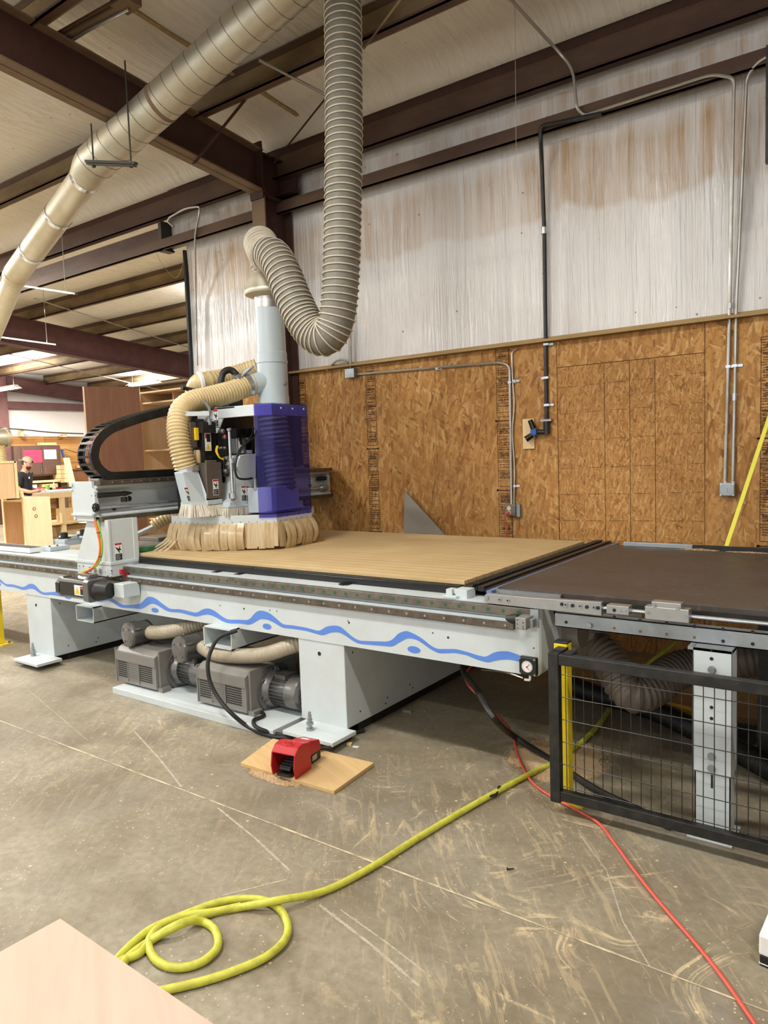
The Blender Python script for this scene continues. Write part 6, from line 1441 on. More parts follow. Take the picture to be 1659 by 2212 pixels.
# yellow strap slanting by the right edge
a, b = onY(1567, 1186, 5.2), onY(1672, 870, 5.5); d = (b - a).normalized()
tag(MB().obox((a + b) / 2, (b - a) / 2, d.cross(V((0, 1, 0))).normalized() * .0125, V((0, .002, 0))).build('lifting_strap', M['tape']), 'flat yellow strap hanging at a slant in front of the wall by the right edge', 'strap')
a, b = onY(1659, 100, 5.0), onY(1659, 240, 5.0); tag(MB().box(a.x - .008, a.x + .14, 4.98, 5.02, b.z - .3, a.z).build('hanging_bracket', M['fence']), 'black upright steel piece cut off at the top right edge', 'bracket')
for pts, l in (([(1112, 0, 5.0), (1113, 120, 5.0), (1115, 338, 5.0)], 'thin cobweb string hanging straight down in front of the upper wall'), ([(290, 30, 4.2), (320, 110, 4.2), (345, 165, 4.2)], 'cobweb thread hanging under the roof beside the round duct'), ([(400, 560, 6.6), (380, 600, 6.8), (350, 570, 6.8), (338, 545, 6.8)], 'loose string drooping under the purlins beyond the wall end')):
    tag(MB().tube(spline([onY(*p) for p in pts], 8), .0018 if 'cobweb' in l else .003, n=5).build('hanging_string', M['cobweb']), l, 'string')

# ================================================================ ROUND DUCT AND BIG FLEXIBLE HOSE OVERHEAD
D = thing('spiral_duct', 'long round galvanised duct slanting across under the roof', 'duct', (-4.5, 3.3, 4.2))
d0, d1 = atD(720, -110, 4.75), atD(200, 355, 5.95)
ax = (d1 - d0).normalized(); rD = .148
mb = MB(); mb.cyl(d0, d1, rD, n=40, caps=False); m1 = mb.build('spiral_section', M['duct'], D, smooth=True, autosm=0)
mb = MB(); u = ax.orthogonal().normalized(); w_ = ax.cross(u); L = (d1 - d0).length; P = []; tt = 0
while tt < L: 
    a = tt / .125 * 2 * PI; P.append(d0 + ax * tt + (u * math.cos(a) + w_ * math.sin(a)) * (rD + .0008)); tt += .125 / 24
mb.tube(P, .0022, n=4); mb.build('spiral_seam', M['rack'], m1)
mb = MB(); c = d0.lerp(d1, .66); mb.lathe(c, ax, [(0, rD), (.004, rD + .004), (.03, rD + .004), (.034, rD)], 36); mb.build('joint_band', M['flange'], m1, smooth=True)
e1 = atD(183, 395, 5.85); e1 = atD(187, 381, 6.02); e2 = atD(35, 590, 7.5); e3 = atD(0, 680, 8.3); e4 = atD(-60, 830, 10)
mb = MB(); mb.tube([d1 - ax * .02, d1.lerp(e1, .5), e1 + (e2 - e1).normalized() * .04], [rD, rD - .005, .124], n=36, caps=True); mb.build('elbow', M['duct'], D, smooth=True)
mb = MB(); mb.tube([e1, e2], .118, n=36); sm_ = mb.build('smooth_section', M['chrome'] if False else M['duct'], D, smooth=True); mb = MB()
dd = (e2 - e1).normalized()
for k in (0.0, .34, .72): mb.lathe(e1 + (e2 - e1) * k, dd, [(0, .117), (.004, .124), (.05, .124), (.054, .117)], 36)
mb.build('joint_band', M['chrome'], sm_, smooth=True)
mb = MB(); mb.tube([e2, e3, e4], rD - .045, n=30); mb.lathe(e2, (e3 - e2), [(0, .12), (.10, .12), (.14, .105)], 30); mb.build('drop_section', M['duct'], D, smooth=True)
h0, h1 = atD(187, 349, 5.62), atD(294, 353, 5.50); hz = (h1 - h0)
mb = MB(); mb.obox((h0 + h1) / 2, hz / 2, V((.0, .016, 0)), V((0, 0, .010))); mb.obox((h0 + h1) / 2 + V((0, 0, -.02)), hz / 2 * .96, V((.0, .016, 0)), V((0, 0, .005)))
hg = mb.build('trapeze_bar', M['darkmetal'], D); mb = MB()
for px, ytop in ((202, 270), (283, 140)):
    q = atD(px, 351, 5.62 if px < 250 else 5.52); tq = V((q.x, q.y, atD(px, ytop, q.dot(CF) * 0 + (5.62 if px < 250 else 5.52)).z)); mb.cyl(q + V((0, 0, -.04)), tq, .0065, n=8).hexnut(q + V((0, 0, -.035)), (0, 0, 1), .016, .012)
mb.build('hanger_rod', M['darkmetal'], D); q = atD(280, 172, 5.85); MB().obox(q, (.05, .03, 0), (-.01, .014, 0), (0, 0, .014)).build('beam_clamp', M['darkmetal'], D)
# wires for far pendants
for (p_, q_, l) in (((0, 610, 9.0), (165, 635, 9.0), 'thin level bar hanging under the roof left of the opening'), ((0, 728, 12.0), (118, 744, 12.0), 'pale level bar hanging in front of the far maroon rafter')):
    a, b = atD(*p_), atD(*q_); tag(MB().obox((a + b) / 2, (b - a) / 2, V((0, .02, 0)), V((0, 0, .012))).cyl(a.lerp(b, .86), V((a.lerp(b, .86).x, a.lerp(b, .86).y, roofz(a.y) - .03)), .004, n=5).build('hanging_bar', M['conduit']), l, 'bar')

HB = thing('flexible_hose', 'big grey ribbed dust hose hanging from the roof and looping up into the machine pipe', 'hose', (-3.6, 4.2, 2.0))
HP = [up(PC, 3.06), up(PC, 3.14), V((-4.10, 4.18, 3.26)), atD(574, 548, 5.42), atD(592, 556, 5.30), atD(612, 590, 5.22), atD(632, 640, 5.18), atD(655, 690, 5.14), atD(680, 722, 5.10), atD(706, 728, 5.05), atD(724, 700, 5.02), atD(733, 650, 5.0), atD(738, 560, 4.98), atD(741, 430, 4.97), atD(743, 280, 4.97), atD(742, 120, 4.97), atD(740, -10, 4.97), atD(740, -36, 4.97)]
mb = MB(); hp_ = resample(spline(HP, 14), .008); PITCH = .046; RR = [.122] * len(hp_); mb.tube(hp_, RR, n=34); hbody = mb.build('hose_body', M['hosegrey'], HB, smooth=True, autosm=0)
# raised wire ribs, one ring per pitch
mb = MB(); k = 0
for i in range(0, len(hp_) - 1):
    if i * .008 < k: continue
    k = i * .008 + (.024 if i * .008 < .55 else .033 if i * .008 < 1.15 else .027 if i * .008 < 1.6 else .045); p_ = hp_[i]; d_ = (hp_[i + 1] - p_).normalized(); a_ = d_.orthogonal().normalized(); b_ = d_.cross(a_)
    mb.tube([p_ + (a_ * math.cos(t * PI / 16) + b_ * math.sin(t * PI / 16)) * .1275 for t in range(32)], .0052, n=6, closed=True)
mb.build('wire_rib', M['hosering'], HB, smooth=True)
mb = MB(); mb.lathe(up(PC, 3.05), (0, 0, 1), [(0, .128), (.02, .131), (.045, .128)], 30).build('clamp_band', M['rack'], HB, smooth=True)

a, b = onroof(118, 92, .22), onroof(272, 6, .22); d = (b - a); LC = thing('light_channel', 'pale steel channel with a conduit clipped under the roof at the top left', 'channel', a)
MB().obox((a + b) / 2, d / 2, V((0, .03, 0)), V((0, 0, .022))).build('channel', M['flange'], LC, bevel=.002); MB().obox((a + b) / 2 + V((0, -.07, -.01)), d / 2, V((0, .008, 0)), V((0, 0, .008))).build('rail', M['purlind'], LC); MB().obox(b, (.08, 0, 0), (0, .07, 0), (0, 0, .025)).build('bracket', M['flange'], LC)
MB().tube([a + V((0, .03, -.03)), (a + b) / 2 + V((0, .01, -.035)), b + V((0, .02, -.035))], .011, n=8).build('conduit', M['conduit'], LC, smooth=True)
# ================================================================ OPEN BAY BEYOND THE WALL END
# tall brown cabinet
def carcass(name, label, x0, x1, y0, y1, z0, z1, side, inner, open_='-Y', shelves=(), back=True, t=.019, cat='cabinet', edge=None, group=None):
    c = thing(name, label, cat, ((x0 + x1) / 2, (y0 + y1) / 2, z0), group)
    MB().box(x0, x0 + t, y0, y1, z0, z1).build('side_panel', side, c); MB().box(x1 - t, x1, y0, y1, z0, z1).build('side_panel', side, c)
    MB().box(x0 + t, x1 - t, y0, y1, z1 - t, z1).build('top_panel', inner, c); MB().box(x0 + t, x1 - t, y0, y1, z0 + .08, z0 + .08 + t).build('bottom_panel', inner, c)
    MB().box(x0 + t, x1 - t, y1 - .008, y1, z0, z1 - t).build('back_panel', inner, c)
    for z in shelves: MB().box(x0 + t, x1 - t, y0 + .02, y1 - .01, z, z + t).build('shelf', edge or inner, c)
    return c
a = onX(178, 835, -8.0); zt = a.z
C1 = thing('tall_cabinet', 'tall brown-backed cabinet standing behind the gantry beam', 'cabinet', (-8.4, 5.42, 0))
cp = V((-8.0, 5.03, 0)); cu = V((.6, .8, 0)); cdv = V((-.8, .6, 0)); CW, CDp = .642, .44
def cbx(u0, u1, d0_, d1_, z0_, z1_, nm, mt_):
    c = cp + cu * (u0 + u1) / 2 + cdv * (d0_ + d1_) / 2 + V((0, 0, (z0_ + z1_) / 2)); return MB().obox(c, cu * (u1 - u0) / 2, cdv * (d1_ - d0_) / 2, V((0, 0, (z1_ - z0_) / 2))).build(nm, mt_, C1)
cbx(.0, CW, 0, .012, .05, zt - .002, 'back_panel', M['brown']); cbx(-.004, .015, -.002, CDp, .05, zt, 'side_panel', M['birch2']); cbx(CW - .018, CW, .012, CDp, .05, zt, 'side_panel', M['birch2'])
cbx(.015, CW - .018, .012, CDp, zt - .02, zt - .001, 'top_panel', M['birch']); cbx(.015, CW - .018, .012, CDp, .10, .12, 'bottom_panel', M['birch']); cbx(.015, CW - .018, .012, CDp - .02, 1.2, 1.22, 'shelf', M['birch']); cbx(.0, CW, .02, CDp - .05, 0, .05, 'toe_kick', M['brown'])
a, b = onY(299, 845, 5.86), onY(396, 836, 5.86); s_ = onY(350, 972, 5.9).z
C2 = carcass('bookcase', 'open-fronted birch bookcase beside the tall brown cabinet', a.x, b.x + .35, 5.86, 6.40, 0, b.z, M['birch2'], M['birch'], shelves=(s_ - .01, s_ - .48, s_ + .6, s_ - .9), edge=M['birch2'])
MB().box(a.x + .50, a.x + .52, 6.0, 6.39, s_ + .01, b.z - .02).build('divider', M['birch'], C2)
# low cabinet on the floor, upper box on it
x_ = -12.0
p = [onX(*q, -12.0) for q in ((5, 1079), (52, 1079), (108, 1078))]
K1 = thing('base_cabinet', 'open-sided pale plywood cabinet with two knot holes, lower left', 'cabinet', (-12.3, 6.4, 0))
yA, yB, yC = 5.97, 6.33, 6.785
q_ = V((-11.5, 6.33, 0))
# plan: right face runs along Y at X=-12; front open face turned towards the left
zk = 1.06; F0 = onX(108, 1078, -12.0); E0 = onX(52, 1080, -12.0); fy0 = E0.y
MB().box(-12.02, -12.0, E0.y, F0.y, .02, zk).build('side_panel', M['birch2'], K1)
gx = onY(5, 1080, E0.y).x
MB().box(gx, -12.02, E0.y, F0.y, zk - .02, zk).build('top_panel', M['birch2'], K1); MB().box(gx, -12.02, F0.y - .01, F0.y, .04, zk - .02).build('back_panel', M['birch'], K1); MB().box(gx, gx + .02, E0.y, F0.y, .02, zk - .02).build('side_panel', M['birch'], K1); MB().box(gx + .02, -12.02, E0.y, F0.y - .01, .10, .12).build('bottom_panel', M['birch2'], K1)
mb = MB(); mb.box(gx, gx + .05, E0.y - .02, E0.y, .02, zk).box(-12.05, -12.0, E0.y - .02, E0.y, .02, zk).box(gx + .05, -12.05, E0.y - .02, E0.y, zk - .06, zk).box(gx + .05, -12.05, E0.y - .02, E0.y, .1, .16); mb.build('face_frame', M['pine'], K1)
mb = MB()
for px, py in ((74, 1099), (78, 1115)): q = onX(px, py, -11.999); mb.tube([q + V((.002, math.cos(t) * .022, math.sin(t) * .026)) for t in [k * PI / 6 for k in range(12)]], .005, n=5, closed=True)
mb.build('knot', M['brown'], K1)
K2 = thing('wall_cabinet', 'pale cabinet box stacked on the lower-left plywood cabinet', 'cabinet', (-12.6, 6.1, 1.06))
kx1 = -12.0; z2 = onX(35, 1000, -12.0).z; y2a, y2b = 5.75, 6.23
MB().box(-12.72, -12.70, y2a, y2b, zk + .012, z2).build('side_panel', M['birch'], K2); MB().box(-12.02, -12.0, y2a, y2b, zk + .012, z2).build('side_panel', M['birch'], K2)
MB().box(-12.7, -12.02, y2a, y2b, z2 - .02, z2).build('top_panel', M['birch2'], K2); MB().box(-12.7, -12.02, y2b - .01, y2b, zk + .012, z2 - .02).build('back_panel', M['birch'], K2); MB().box(-12.7, -12.02, y2a, y2b, zk + .012, zk + .03).build('bottom_panel', M['birch'], K2)
MB().box(-12.0, -11.985, y2b - .03, y2b + .012, zk + .01, z2 + .03).box(-12.0, -11.985, y2a, y2b, z2 - .0, z2 + .035).build('edge_band', M['pine'], K2)
def bottle(px, py0, py1, X, mat, label, r=.032, group='glue bottles'):
    a, b = onX(px, py1, X), onX(px, py0, X); h = b.z - a.z; t = thing('glue_bottle', label, 'bottle', a, group)
    MB().lathe(a, (0, 0, 1), [(0, r * .95), (h * .03, r), (h * .66, r), (h * .76, r * .55)], 16).build('body', mat, t, smooth=True); MB().lathe(a + V((0, 0, h * .76)), (0, 0, 1), [(0, r * .4), (h * .05, r * .4), (h * .23, r * .1)], 12).build('nozzle', mat, t, smooth=True)
bottle(46, 1057, 1077, -12.15, M['cream'], 'cream glue bottle standing on the low plywood cabinet', .04)
mb = MB(); a, b = onX(15, 1079, -12.1), onX(31, 1073, -12.1); mb.obox((a + b) / 2 + V((0, 0, .01)), (b - a) / 2, V((.02, 0, 0)), V((0, 0, .004))).cyl(a, a + V((0, .25, .0)), .012, n=6); tag(mb.build('clamp', M['ink']), 'black clamp lying on the low plywood cabinet', 'clamp')
# workbench with bottles and tools
XBn = -15.0
bt0, bt1 = onX(63, 1066, XBn), onX(165, 1058, XBn)
BT = thing('workbench', 'white-topped pine workbench on castors near the end wall', 'bench', (XBn - .5, (bt0.y + bt1.y) / 2, 0))
ztp = 1.03 * 1.0; ztp = bt1.z
MB().box(XBn - 1.0, XBn, bt0.y - .1, bt1.y + .6, ztp - .03, ztp).build('top', M['white'], BT); MB().box(XBn - .03, XBn, bt0.y - .05, bt1.y + .6, ztp - .15, ztp - .03).build('apron', M['pine'], BT); MB().box(XBn - .97, XBn - .94, bt0.y - .05, bt1.y + .6, ztp - .15, ztp - .03).build('apron', M['pine'], BT)
for yy_ in (bt0.y + .05, bt0.y + .75, bt1.y + .5):
    for xx_ in (XBn - .06, XBn - .95):
        lg = MB().box(xx_ - .045, xx_ + .045, yy_ - .045, yy_ + .045, .12, ztp - .03).build('leg', M['pine'], BT)
        mb = MB(); mb.cyl((xx_ - .0, yy_ - .015, .05), (xx_ - .0, yy_ + .015, .05), .05, n=14).box(xx_ - .02, xx_ + .02, yy_ - .025, yy_ + .025, .06, .12).build('castor', M['ink'], lg)
MB().box(XBn - .98, XBn - .0, bt0.y - .05, bt1.y + .6, .30, .33).build('shelf', M['pine'], BT)
bottle(117, 1041, 1056, -15.1, M['cream'], 'yellow glue bottle on the white workbench top', .04)
q = onX(103, 1058, -15.1); tag(MB().lathe(q, (0, 0, 1), [(0, .045), (.07, .045), (.075, .05), (.1, .05)], 16).build('green_jar', M['limegreen'], smooth=True), 'green lidded jar on the white workbench top', 'jar')
a, b = onX(82, 1057, -15.2), onX(98, 1052, -15.2); tag(MB().box(-15.25, -15.15, a.y, b.y, a.z, b.z).build('red_box', M['redpl']), 'flat dark red box on the workbench top', 'box')
a, b = onX(122, 1057, -15.1), onX(140, 1053, -15.1); tag(MB().box(-15.15, -15.1, a.y, b.y, a.z, b.z).build('hand_tool', M['redpl']), 'red-handled tool on the workbench right of the bottle', 'tool')
a, b = onX(140, 1056, -15.0), onX(158, 1052, -15.0); tag(MB().box(-15.08, -15.0, a.y, b.y, a.z, b.z).build('hand_tool', M['ink']), 'black tool on the workbench at the gantry end', 'tool')
for i, (y0_, y1_, za, zb, mt_, lab) in enumerate(((bt0.y + .85, bt0.y + 1.4, .33, .62, M['pine'], 'wavy-topped pine board under the workbench'), (bt0.y + 1.55, bt0.y + 1.8, .33, .62, M['warny'], 'yellow board under the workbench'), (bt0.y + 1.42, bt0.y + 1.55, .33, .7, M['dkcab'], 'dark board under the workbench'))):
    tag(MB().box(XBn - .5, XBn - .45, y0_, y1_, za, zb).build('stored_board', mt_), lab, 'board')
tag(MB().box(XBn - .9, XBn - .3, bt0.y + .7, bt1.y + .5, .0, .22).build('lumber_pallet', M['pine']), 'pile of pine lumber on the floor under the workbench', 'lumber')
# dark brown wall cabinet with papers
xw = -20.1; a, b = onX(45, 1029, xw), onX(130, 962, xw); yL = 10.42
WC = thing('dark_cabinet', 'dark brown double-door wall cabinet on the far end wall', 'cabinet', (xw - .15, (yL + b.y) / 2, a.z))
MB().box(-20.44, xw - .02, yL, b.y, a.z, b.z).build('body', M['dkcab'], WC)
ym_ = onX(92, 1000, xw).y; y1_ = onX(48, 1000, xw).y
for (ya, yb) in ((y1_, ym_ - .006), (ym_ + .006, b.y - .02)):
    dr_ = MB().box(xw - .02, xw, ya, yb, a.z + .03, b.z - .03).build('door', M['dkcab'], WC, bevel=.006)
    hy = yb - .05 if ya == y1_ else ya + .05; MB().tube([V((xw, hy, a.z + .10)), V((xw + .03, hy, a.z + .13)), V((xw + .03, hy, a.z + .17)), V((xw, hy, a.z + .2))], .008, n=6).build('handle', M['chrome'], dr_)
a2_, b2_ = onX(52, 1000, xw), onX(90, 972, xw); tag(MB().box(xw + .001, xw + .006, a2_.y, b2_.y, a2_.z, b2_.z).build('pink_poster', M['pinkpaper']), 'crimson sheet taped to the left door of the dark cabinet', 'poster')
a3_, b3_ = onX(96, 992, xw), onX(121, 971, xw); tag(MB().box(xw + .001, xw + .004, a3_.y, b3_.y, a3_.z, b3_.z).build('white_paper', M['white']), 'white paper taped to the right door of the dark cabinet', 'paper')
# items under the cabinet
a, b = onX(62, 1060, -19.9), onX(130, 1036, -19.9); OR = thing('tool_shelf', 'pine tool shelf with bins beneath the dark cabinet', 'shelf', (-20.1, (a.y + b.y) / 2, a.z))
MB().box(-20.44, -19.9, a.y, b.y, b.z - .06, b.z).build('shelf_board', M['pine'], OR); MB().box(-20.44, -19.95, a.y, b.y, a.z - .1, a.z - .06).build('shelf_board', M['pine'], OR); MB().box(-20.44, -20.42, a.y, b.y, a.z - .1, b.z + .1).build('back_board', M['dkcab'], OR)
MB().box(-20.4, -19.95, a.y, (a.y + b.y) / 2 - .2, a.z - .06, b.z - .1).build('white_bin', M['white'], OR); MB().box(-20.4, -19.95, (a.y + b.y) / 2 - .05, b.y - .05, a.z + .05, b.z - .1).build('pine_bin', M['pine'], OR)
a, b = onX(132, 1043, -19.9), onX(150, 1004, -19.9); DS = thing('drawer_stack', 'stack of pale wooden drawers on the end wall by the leaning plank', 'drawers', (-20.1, (a.y + b.y) / 2, a.z))
for k in range(4): h = (b.z - a.z) / 4; MB().box(-20.3, -19.9, a.y, b.y, a.z + h * k + .005, a.z + h * (k + 1) - .005).build('drawer', M['pine'], DS)
MB().box(-20.3, -20.0, a.y + .05, b.y - .05, 0, a.z).build('base', M['dkcab'], DS)
a = onX(143, 989, -19.7); b = onX(158, 1052, -19.5); b = a + (b - a) * (a.z / (a.z - b.z)); tag(MB().obox((a + b) / 2, (b - a) / 2, V((0, .09, 0)), V((.02, 0, 0))).build('leaning_plank', M['pine']), 'long pale plank leaning beside the stack of drawers', 'plank')
for (p0, p1, mt_, l) in (((44, 942), (49, 928), 'pine', 'short stud poking above the far wood panels at the left'), ((134, 944), (142, 938), 'pine', 'wood scrap on top of the far wood panels'), ((85, 962), (120, 956), 'pine', 'boards lying on top of the dark cabinet'), ((28, 1000), (38, 976), 'pine', 'pale board hanging left of the dark cabinet'), ((170, 1011), (188, 1004), 'pine', 'pale board on the far ledge beside the tall cabinet')):
    a, b = onX(*p0, -20.3), onX(*p1, -20.3); lo_, hi_ = min(a.z, b.z), max(a.z, b.z); tag(MB().box(-20.42, -20.25, min(a.y, b.y), max(a.y, b.y), lo_, hi_).build('stored_plank', M[mt_]), l, 'plank')
a, b = onX(158, 1050, -20.3), onX(190, 1012, -20.3); tag(MB().box(-20.44, -20.2, a.y, b.y + .5, b.z - .03, b.z).box(-20.3, -20.25, a.y, b.y + .5, a.z - .4, b.z - .03).build('wall_shelf', M['brown']), 'brown shelf along the end wall right of the leaning plank', 'shelf')
# galvanised pieces at the extreme left
a = onX(10, 945, -14.0); tag(MB().cyl(a + V((0, -.6, 0)), a + V((0, .0, 0)), .17, n=24).cyl(a + V((0, 0, 0)), a + V((0, .05, 0)), .185, n=24).build('duct_piece', M['duct'], smooth=True), 'short galvanised duct drum at the left edge above the cabinets', 'duct')
a = onX(6, 975, -14.0); mb = MB(); ribbed(mb, [a + V((0, -.05, .12)), a + V((0, -.04, -.35))], .10, .03, .01, 18, 4); tag(mb.build('duct_hose', M['hosetan'], smooth=True), 'beige ribbed duct hanging at the left edge under the galvanised drum', 'hose')
for pts in (([(0, 925), (50, 928), (110, 934), (180, 937)]), ):
    P = spline([onX(x, y, -20.2) for x, y in pts], 8); tag(MB().tube(P, .018, n=6).build('wall_cable', M['ink']), 'black cable strung along the far end wall', 'cable')
P = spline([onX(140, 970, -20.2), onX(160, 976, -20.2), onX(190, 984, -20.2)], 8); tag(MB().tube(P, .010, n=6).build('wall_cable', M['ink']), 'thin dark cable sagging beside the dark cabinet', 'cable')
a = onX(134, 980, -20.2); tag(MB().cyl(a + V((0, 0, .12)), a + V((0, .05, -.12)), .03, n=8).cyl(a + V((0, -.08, .12)), a + V((0, .08, .1)), .02, n=8).build('bar_clamp', M['bluecab']), 'blue clamp hanging on the right end of the dark cabinet', 'clamp')
a, b = onZ(108, 1160, 0), onZ(205, 1152, 0)
for i, (pa_, pb_, l) in enumerate((((105, 1137), (190, 1132), 'long pale board on the far floor, furthest of the two'), ((105, 1152), (185, 1147), 'long pale board on the far floor, nearest of the two'))):
    a, b = onZ(*pa_, 0), onZ(*pb_, 0); d = (b - a); tag(MB().obox((a + b) / 2 + V((0, 0, .03)), d / 2, V((.4, 0, 0)), V((0, 0, .03))).build('floor_board', M['birch2']), l, 'board')

# ================================================================ THE MAN AT THE CABINETS
MX = V((-14.0, 7.40, 0)); fd = V((.80, .60, 0)); rt = V((fd.y, -fd.x, 0))
PN = thing('person', 'man in a black T-shirt and backwards khaki cap looking down at his hands', 'person', MX)
def mp(f, s, u): return MX + fd * f + rt * s + V((0, 0, u))
def skin(name, verts, edges, radii, mat, parent, root=0, sub=2):
    me = bpy.data.meshes.new(name); org = ORI[parent.name]; me.from_pydata([v - org for v in verts], edges, []); me.materials.append(mat)
    o = bpy.data.objects.new(name, me); COL.objects.link(o); o.parent = parent; ORI[o.name] = org
    m = o.modifiers.new('skin', 'SKIN'); m.use_smooth_shade = True
    for i, r in enumerate(radii):
        sv = me.skin_vertices[0].data[i] if me.skin_vertices else None
        if sv: sv.radius = r if isinstance(r, tuple) else (r, r); sv.use_root = (i == root)
    s = o.modifiers.new('sub', 'SUBSURF'); s.levels = sub; s.render_levels = sub
    return o
def addskin(me):
    bm = bmesh.new(); bm.from_mesh(me); bm.verts.layers.skin.verify(); bm.to_mesh(me); bm.free()
def skinned(name, nodes, edges, mat, parent, sub=2):
    me = bpy.data.meshes.new(name); org = ORI[parent.name]; me.from_pydata([n_[0] - org for n_ in nodes], edges, []); addskin(me); me.materials.append(mat)
    for i, n_ in enumerate(nodes):
        r = n_[1]; sv = me.skin_vertices[0].data[i]; sv.radius = r if isinstance(r, tuple) else (r, r); sv.use_root = (i == 0)
    o = bpy.data.objects.new(name, me); COL.objects.link(o); o.parent = parent; ORI[o.name] = org
    m = o.modifiers.new('skin', 'SKIN'); m.use_smooth_shade = True
    s = o.modifiers.new('sub', 'SUBSURF'); s.levels = sub; s.render_levels = sub
    return o
# body: pelvis, spine, neck, head, arms to the wrists, legs; one surface
N = [(mp(0, 0, .95), (.15, .11)), (mp(.01, 0, 1.10), (.15, .12)), (mp(.02, 0, 1.28), (.13, .10)), (mp(.01, 0, 1.40), (.10, .08)), (mp(.03, 0, 1.50), .06), (mp(.07, 0, 1.57), .062), (mp(.10, 0, 1.64), .088), (mp(.085, 0, 1.71), .085),
     (mp(0, .16, 1.40), .05), (mp(-.02, .215, 1.16), .048), (mp(.20, .17, 1.09), .040), (mp(.33, .09, 1.12), .028),
     (mp(0, -.16, 1.40), .05), (mp(-.02, -.215, 1.16), .048), (mp(.20, -.17, 1.10), .040), (mp(.33, -.05, 1.13), .028),
     (mp(0, .10, .86), .10), (mp(.02, .11, .50), .062), (mp(-.02, .12, .10), .042), (mp(.12, .13, .04), .036),
     (mp(0, -.10, .86), .10), (mp(.05, -.11, .50), .062), (mp(.03, -.12, .10), .042), (mp(.17, -.13, .04), .036)]
E_ = [(0, 1), (1, 2), (2, 3), (3, 4), (4, 5), (5, 6), (6, 7), (3, 8), (8, 9), (9, 10), (10, 11), (3, 12), (12, 13), (13, 14), (14, 15), (0, 16), (16, 17), (17, 18), (18, 19), (0, 20), (20, 21), (21, 22), (22, 23)]
body = skinned('body', N, E_, M['skin'], PN)
def hand(base, dirv, sgn):
    nodes = [(base, .028), (base + dirv * .05, (.036, .018))]; ed = [(0, 1)]
    up_ = V((0, 0, 1)); ac = dirv.cross(up_).normalized()
    for k, ln in enumerate((.038, .045, .042, .032)):
        b0 = base + dirv * .075 + ac * (-.027 + k * .018); i = len(nodes); nodes += [(b0, .0095), (b0 + dirv * ln * .6 + up_ * -.006, .0085), (b0 + dirv * ln + up_ * -.028, .0075)]; ed += [(1, i), (i, i + 1), (i + 1, i + 2)]
    i = len(nodes); nodes += [(base + dirv * .02 + ac * sgn * .035 + up_ * .01, .011), (base + dirv * .055 + ac * sgn * .045 + up_ * .02, .009)]; ed += [(0, i), (i, i + 1)]
    return skinned('hand', nodes, ed, M['skin'], PN, 1)
hand(mp(.335, .085, 1.12), (fd + rt * -.25).normalized(), -1); hand(mp(.335, -.045, 1.13), (fd + rt * .2).normalized(), 1)
sh = skinned('shirt', [(mp(0, 0, .98), (.175, .135)), (mp(.02, 0, 1.12), (.17, .14)), (mp(.02, 0, 1.28), (.17, .135)), (mp(.01, 0, 1.42), (.15, .125)), (mp(0, .16, 1.41), .095), (mp(-.015, .21, 1.20), .078), (mp(0, -.16, 1.41), .095), (mp(-.015, -.21, 1.20), .078), (mp(.02, 0, 1.50), .085)], [(0, 1), (1, 2), (2, 3), (3, 4), (4, 5), (3, 6), (6, 7), (3, 8)], M['tshirt'], PN)
MB().obox(mp(.145, .06, 1.37), fd * .004 , rt * .022, V((0, 0, .02))).build('shirt_print', M['white'], sh)
skinned('trousers', [(mp(0, 0, .96), (.16, .125)), (mp(0, .10, .84), .115), (mp(.02, .11, .50), .082), (mp(-.02, .12, .12), .07), (mp(0, -.10, .84), .115), (mp(.05, -.11, .50), .082), (mp(.03, -.12, .12), .07)], [(0, 1), (1, 2), (2, 3), (0, 4), (4, 5), (5, 6)], M['tshirt'], PN)
for s in (.12, -.12): MB().lathe(mp(-.06 + (s < 0) * .05, s, .035), fd, [(0, .03), (.05, .045), (.18, .045), (.26, .03)], 14).build('shoe', M['ink'], PN, smooth=True)
hc = mp(.095, 0, 1.655); nd = (fd * .85 + V((0, 0, -.5))).normalized()
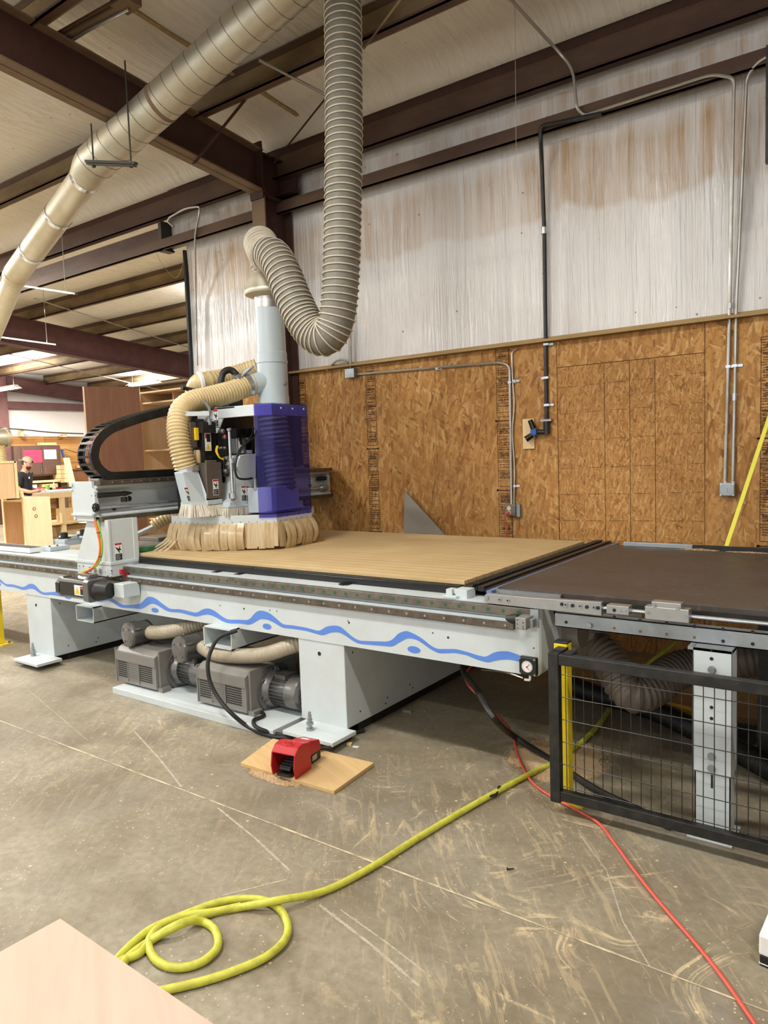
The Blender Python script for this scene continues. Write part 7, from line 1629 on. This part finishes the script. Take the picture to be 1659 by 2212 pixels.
def ell(c, a, b, c_, name, mat, parent, n=14, zmin=None, zmax=None):
    mb = MB(); vs = []; fs = []; uu = c_.copy()
    for i in range(n + 1):
        th = PI * i / n
        for k in range(2 * n):
            ph = PI * k / n; vs.append(c + a * math.sin(th) * math.cos(ph) + b * math.sin(th) * math.sin(ph) + c_ * math.cos(th))
    for i in range(n):
        if zmax and (i + 1) / n > zmax: break
        for k in range(2 * n): fs.append((i * 2 * n + k, i * 2 * n + (k + 1) % (2 * n), (i + 1) * 2 * n + (k + 1) % (2 * n), (i + 1) * 2 * n + k))
    mb.add(vs, fs); return mb.build(name, mat, parent, smooth=True, autosm=0)
hup = (V((0, 0, .9)) + fd * .42).normalized(); hf = (fd * .9 + V((0, 0, -.42))).normalized()
face = ell(hc, hf * .095, rt * .078, hup * .115, 'face', M['skin'], PN)
MB().lathe(hc + hf * .085 - hup * .01, hf, [(0, .018), (.015, .013), (.028, .004)], 10).build('nose', M['skin'], PN, smooth=True)
for s in (1, -1):
    ell(hc + rt * s * .078 - hup * .005 - hf * .01, hf * .018, rt * .010, hup * .03, 'ear', M['skin'], PN, 8); ell(hc + hf * .082 + rt * s * .03 + hup * .015, hf * .006, rt * .012, hup * .006, 'eye', M['ink'], PN, 6)
ell(hc - hup * .065 + hf * .035, hf * .065, rt * .062, hup * .06, 'beard', M['hair'], PN); ell(hc - hf * .022 + hup * .012, hf * .092, rt * .083, hup * .10, 'hair', M['hair'], PN)
MB().obox(hc + hf * .092 - hup * .052, rt * .02, hup * .004, hf * .004).build('mouth', M['pinkpaper'], PN)
ell(hc + hup * .035 - hf * .008, hf * .108, rt * .092, hup * .098, 'cap', M['cap'], PN, 14, zmax=.56)
MB().prism([hc + hup * .02 - hf * .09 + rt * .06, hc + hup * .0 - hf * .165 + rt * .045, hc + hup * .0 - hf * .165 - rt * .045, hc + hup * .02 - hf * .09 - rt * .06], hup * .008).build('cap_peak', M['cap'], PN)
ell(hc + hup * .06 + hf * .085, hf * .016, rt * .04, hup * .026, 'cap_opening', M['hair'], PN, 8)
MB().cyl(hc + rt * .088 - hf * .02 + hup * .01, hc + rt * .088 + hf * .03 - hup * .045, .007, n=8).build('earbud', M['white'], PN)
tag(MB().obox(mp(.43, .02, 1.115), fd * .03, rt * .035, V((0, 0, .012))).build('white_part', M['white'], bevel=.003), 'small white part held in the hands of the man in the cap', 'part')
